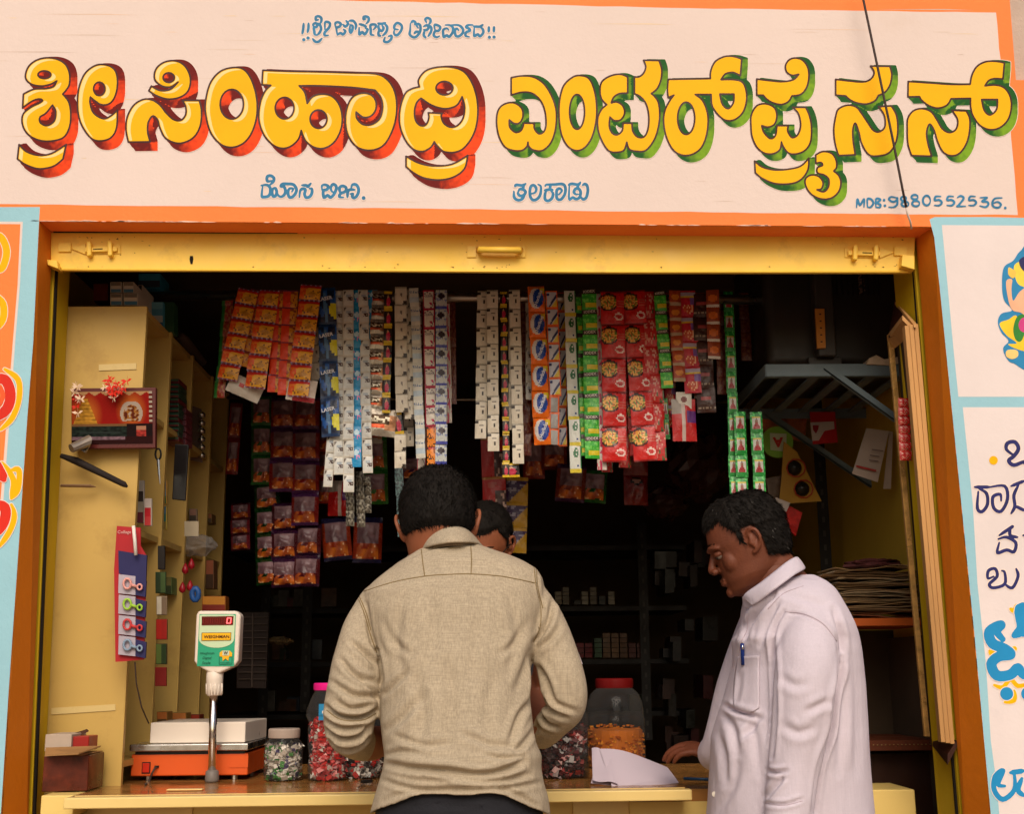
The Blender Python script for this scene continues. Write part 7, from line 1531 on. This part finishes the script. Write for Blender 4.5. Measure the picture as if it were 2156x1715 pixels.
F2 = [([(590, 560), (520, 640), (462, 730), (440, 800)], 8, .010), ([(610, 600), (560, 720), (520, 830)], 8, .005), ([(640, 650), (600, 720), (584, 800), (590, 900)], 6, .006), ([(588, 800), (596, 1000), (600, 1200), (580, 1420)], 6, .007),
      ([(330, 1145), (380, 1172), (440, 1190), (520, 1214)], 7, .007), ([(330, 1190), (380, 1280), (400, 1400)], 10, .004), ([(520, 1210), (470, 1270), (430, 1310)], 8, .004), ([(300, 1300), (330, 1420), (340, 1560)], 10, .004), ([(420, 980), (400, 1080), (380, 1140)], 7, .003),
      ([(946, 900), (938, 980), (914, 1080), (900, 1160), (888, 1280), (840, 1420), (820, 1520), (800, 1700)], 7, .009), ([(900, 640), (940, 760), (948, 880)], 8, .006), ([(660, 660), (750, 672), (850, 724), (925, 820)], 4, .003), ([(640, 560), (740, 580), (860, 630)], 12, .003),
      ([(960, 1000), (950, 1200), (930, 1500)], 12, .003), ([(1010, 900), (1020, 1200), (1030, 1500)], 12, .002), ([(560, 1490), (600, 1500), (660, 1490)], 6, .006), ([(550, 1630), (610, 1560), (640, 1520)], 7, .005), ([(540, 1660), (640, 1668), (740, 1640)], 5, .004), ([(620, 1000), (700, 1040), (760, 1030)], 12, .0025), ([(640, 1250), (720, 1290), (800, 1260)], 12, .003), ([(760, 1180), (820, 1150), (880, 1120)], 10, .003),
      ([(470, 1220), (500, 1350), (510, 1500)], 12, .003), ([(430, 640), (440, 760), (420, 860), (400, 1000)], 5, .002), ([(400, 1420), (380, 1560), (300, 1700)], 12, .003)]
folds(sh2, F2, T5c, .0034, 7, 9); hit2 = surf(sh2); s2 = put(sh2, 'shirt', WSH, p2)
for pts in ([(650, 655), (750, 668), (850, 720), (920, 810)], [(560, 640), (640, 560), (745, 520)], [(446, 640), (452, 740), (418, 820), (404, 900)], [(545, 1660), (640, 1672), (740, 1648)]): seam(hit2, pts, T5c, .0008, WSEAM, s2)
# collar with its leaf
band([(430, 582, -.37), (448, 556, -.39), (520, 505, -.415), (600, 442, -.42), (660, 394, -.40), (704, 370, -.37), (720, 378, -.33)], [(478, 622, -.41), (515, 600, -.43), (580, 548, -.455), (650, 496, -.455), (704, 458, -.43), (744, 436, -.39), (752, 426, -.33)], W5, WSH, s2, 'collar', .004, .004)
band([(428, 576, -.36), (430, 600, -.355), (432, 622, -.35)], [(470, 580, -.40), (480, 600, -.40), (470, 640, -.385)], W5, WSH, s2, 'placket', .004, 0)
# pocket, pen, button
pg = MB()
def pk_(i, j):
    a = (402+(110)*i, 890-4*i); b = (378+(135)*i, 1158+30*math.sin(i*math.pi)); x, y = a[0]+(b[0]-a[0])*j-8*math.sin(j*math.pi)*(1-i), a[1]+(b[1]-a[1])*j
    q = hit2(*T5c(x, y), .004 if .03 < j else .006); return q if q else W5(x, y, -.5)
pg.grid(pk_, 14, 22); po = pg.build('pocket', WSH, s2, smooth=True, recalc=False); so_ = po.modifiers.new('s', 'SOLIDIFY'); so_.thickness = .002; so_.offset = 0
pn = empty('pen', 'blue pen with a metal cap standing in the shirt pocket of the white-shirted man', 'pen', W5(424, 890, -.5))
a, b = hit2(*T5c(424, 822), .012), hit2(*T5c(428, 935), .009)
MB().tube([a, a.lerp(b, .3), b], .0042, 10).build('barrel', mat('pen_blue', (.01, .03, .17), .25), pn, smooth=True); MB().tube([a+(a-b)*.02, a+(b-a)*.28+Vector((0, -.006, 0))], .0022, 8).build('cap_clip', M_st, pn, smooth=True)
for x, y in ((278, 1612),):
    q = hit2(*T5c(x, y), .001); MB().lathe([(.0055, 0), (.0055, .0025), (0, .003)], (0, 0, 0), 14).build('button', mat('button', (.6, .54, .45), .3), s2); COL.objects[-1].matrix_basis = Matrix.Translation(q) @ Matrix.Rotation(R(90), 4, 'X')
hc = W5(452, 298, -.325)
M2 = Matrix.Translation(hc) @ Matrix.Rotation(R(-97), 4, 'Z') @ Matrix.Rotation(R(18), 4, 'X') @ Matrix.Scale(.905, 4)
make_head(M2, SK2, HAIR, p2, 8, moustache=True, hair_n=5200, grey=.012)
mb = MB(); limb(mb, [W5(520, 380, -.32), W5(570, 450, -.325), W5(620, 540, -.33)], [.053, .058, .07], 24)
limb(mb, [W5(640, 560, -.33), W5(700, 900, -.335), W5(690, 1300, -.335), W5(680, 1700, -.335)], [.07, .11, .11, .12], 24)
limb(mb, [W5(400, 1380, -.10), W5(340, 1416, -.07), W5(320, 1410, -.06)], [.034, .029, .026], 16)
hand_parts(mb, frame(W5(325, 1412, -.055), (-1, .15, .25), (.2, -.3, 1)), -1, .42)
limb(mb, [W5(660, 1860, -.52), W5(650, 2020, -.53)], [.032, .027], 16); hand_parts(mb, frame(W5(648, 2040, -.53), (-.1, 0, -1), (1, 0, 0)), 1, .35)
put(soft(mb, .0038, 4), 'body', SK2, p2)
mb = MB(); a = W5(300, 1800, -.335); b = W5(1050, 1800, -.335); zz = a.z; xc = (a.x+b.x)/2
loft(mb, [(a.x+.01, b.x-.01, zz, -.335, .15), (a.x+.02, b.x-.02, zz-.2, -.335, .15), (a.x+.05, b.x-.05, zz-.28, -.335, .13)])
for s in (-1, 1): limb(mb, [(xc, -.335+s*.08, zz-.2), (xc, -.335+s*.09, zz*.45), (xc+.01, -.335+s*.095, .1)], [.09, .068, .056], 20)
put(soft(mb, .008, 4), 'trousers', mat('grey_trousers', (.06, .055, .055), .8), p2); shoes(p2, xc, -.335, (0, .095), (-1, 0, 0), SHO)

# ---- shopkeeper, mostly hidden behind the first man
p3 = empty('person', 'bespectacled shopkeeper behind the counter, only part of his forehead and hair showing', 'person', (P(1018, 1300, .62).x, .62, 0))
hc = P(1019, 1148, .50)
M3 = Matrix.Translation(hc) @ Matrix.Rotation(R(-16), 4, 'Z') @ Matrix.Rotation(R(24), 4, 'X') @ Matrix.Rotation(R(4), 4, 'Y') @ Matrix.Scale(.96, 4)
make_head(M3, SK1, HAIR, p3, 12, glasses=True, hair_n=2600)
mb = MB(); x = hc.x; z = hc.z
loft(mb, [(x-.07, x+.07, z-.17, .60, .06), (x-.16, x+.16, z-.21, .61, .09), (x-.20, x+.20, z-.27, .62, .10), (x-.19, x+.19, z-.5, .62, .12), (x-.18, x+.18, z-.75, .62, .12)])
for s in (-1, 1): limb(mb, [(x+s*.19, .6, z-.25), (x+s*.22, .58, z-.45), (x+s*.20, .45, z-.52)], [.055, .05, .045], 18)
put(soft(mb, .008, 5), 'shirt', mat('dark_shirt', (.02, .018, .022), .85), p3)
mb = MB(); limb(mb, [(x, .56, z-.10), (x, .59, z-.2), (x, .62, z-.5)], [.05, .055, .09], 20)
for s in (-1, 1):
    limb(mb, [(x+s*.20, .45, z-.52), (x+s*.12, .28, z-.50)], [.034, .026], 14); hand_parts(mb, frame((x+s*.115, .27, z-.50), (-s*.3, -.9, -.1), (0, 0, 1)), s, .4)
put(soft(mb, .0045, 4), 'body', SK1, p3)
mb = MB(); loft(mb, [(x-.17, x+.17, z-.70, .62, .11), (x-.18, x+.18, z-.9, .62, .11)]); legs(mb, x, .62, z-.85); put(soft(mb, .01, 4), 'trousers', TRO, p3); shoes(p3, x, .62, (.09, 0), (0, -1, 0), SHO)
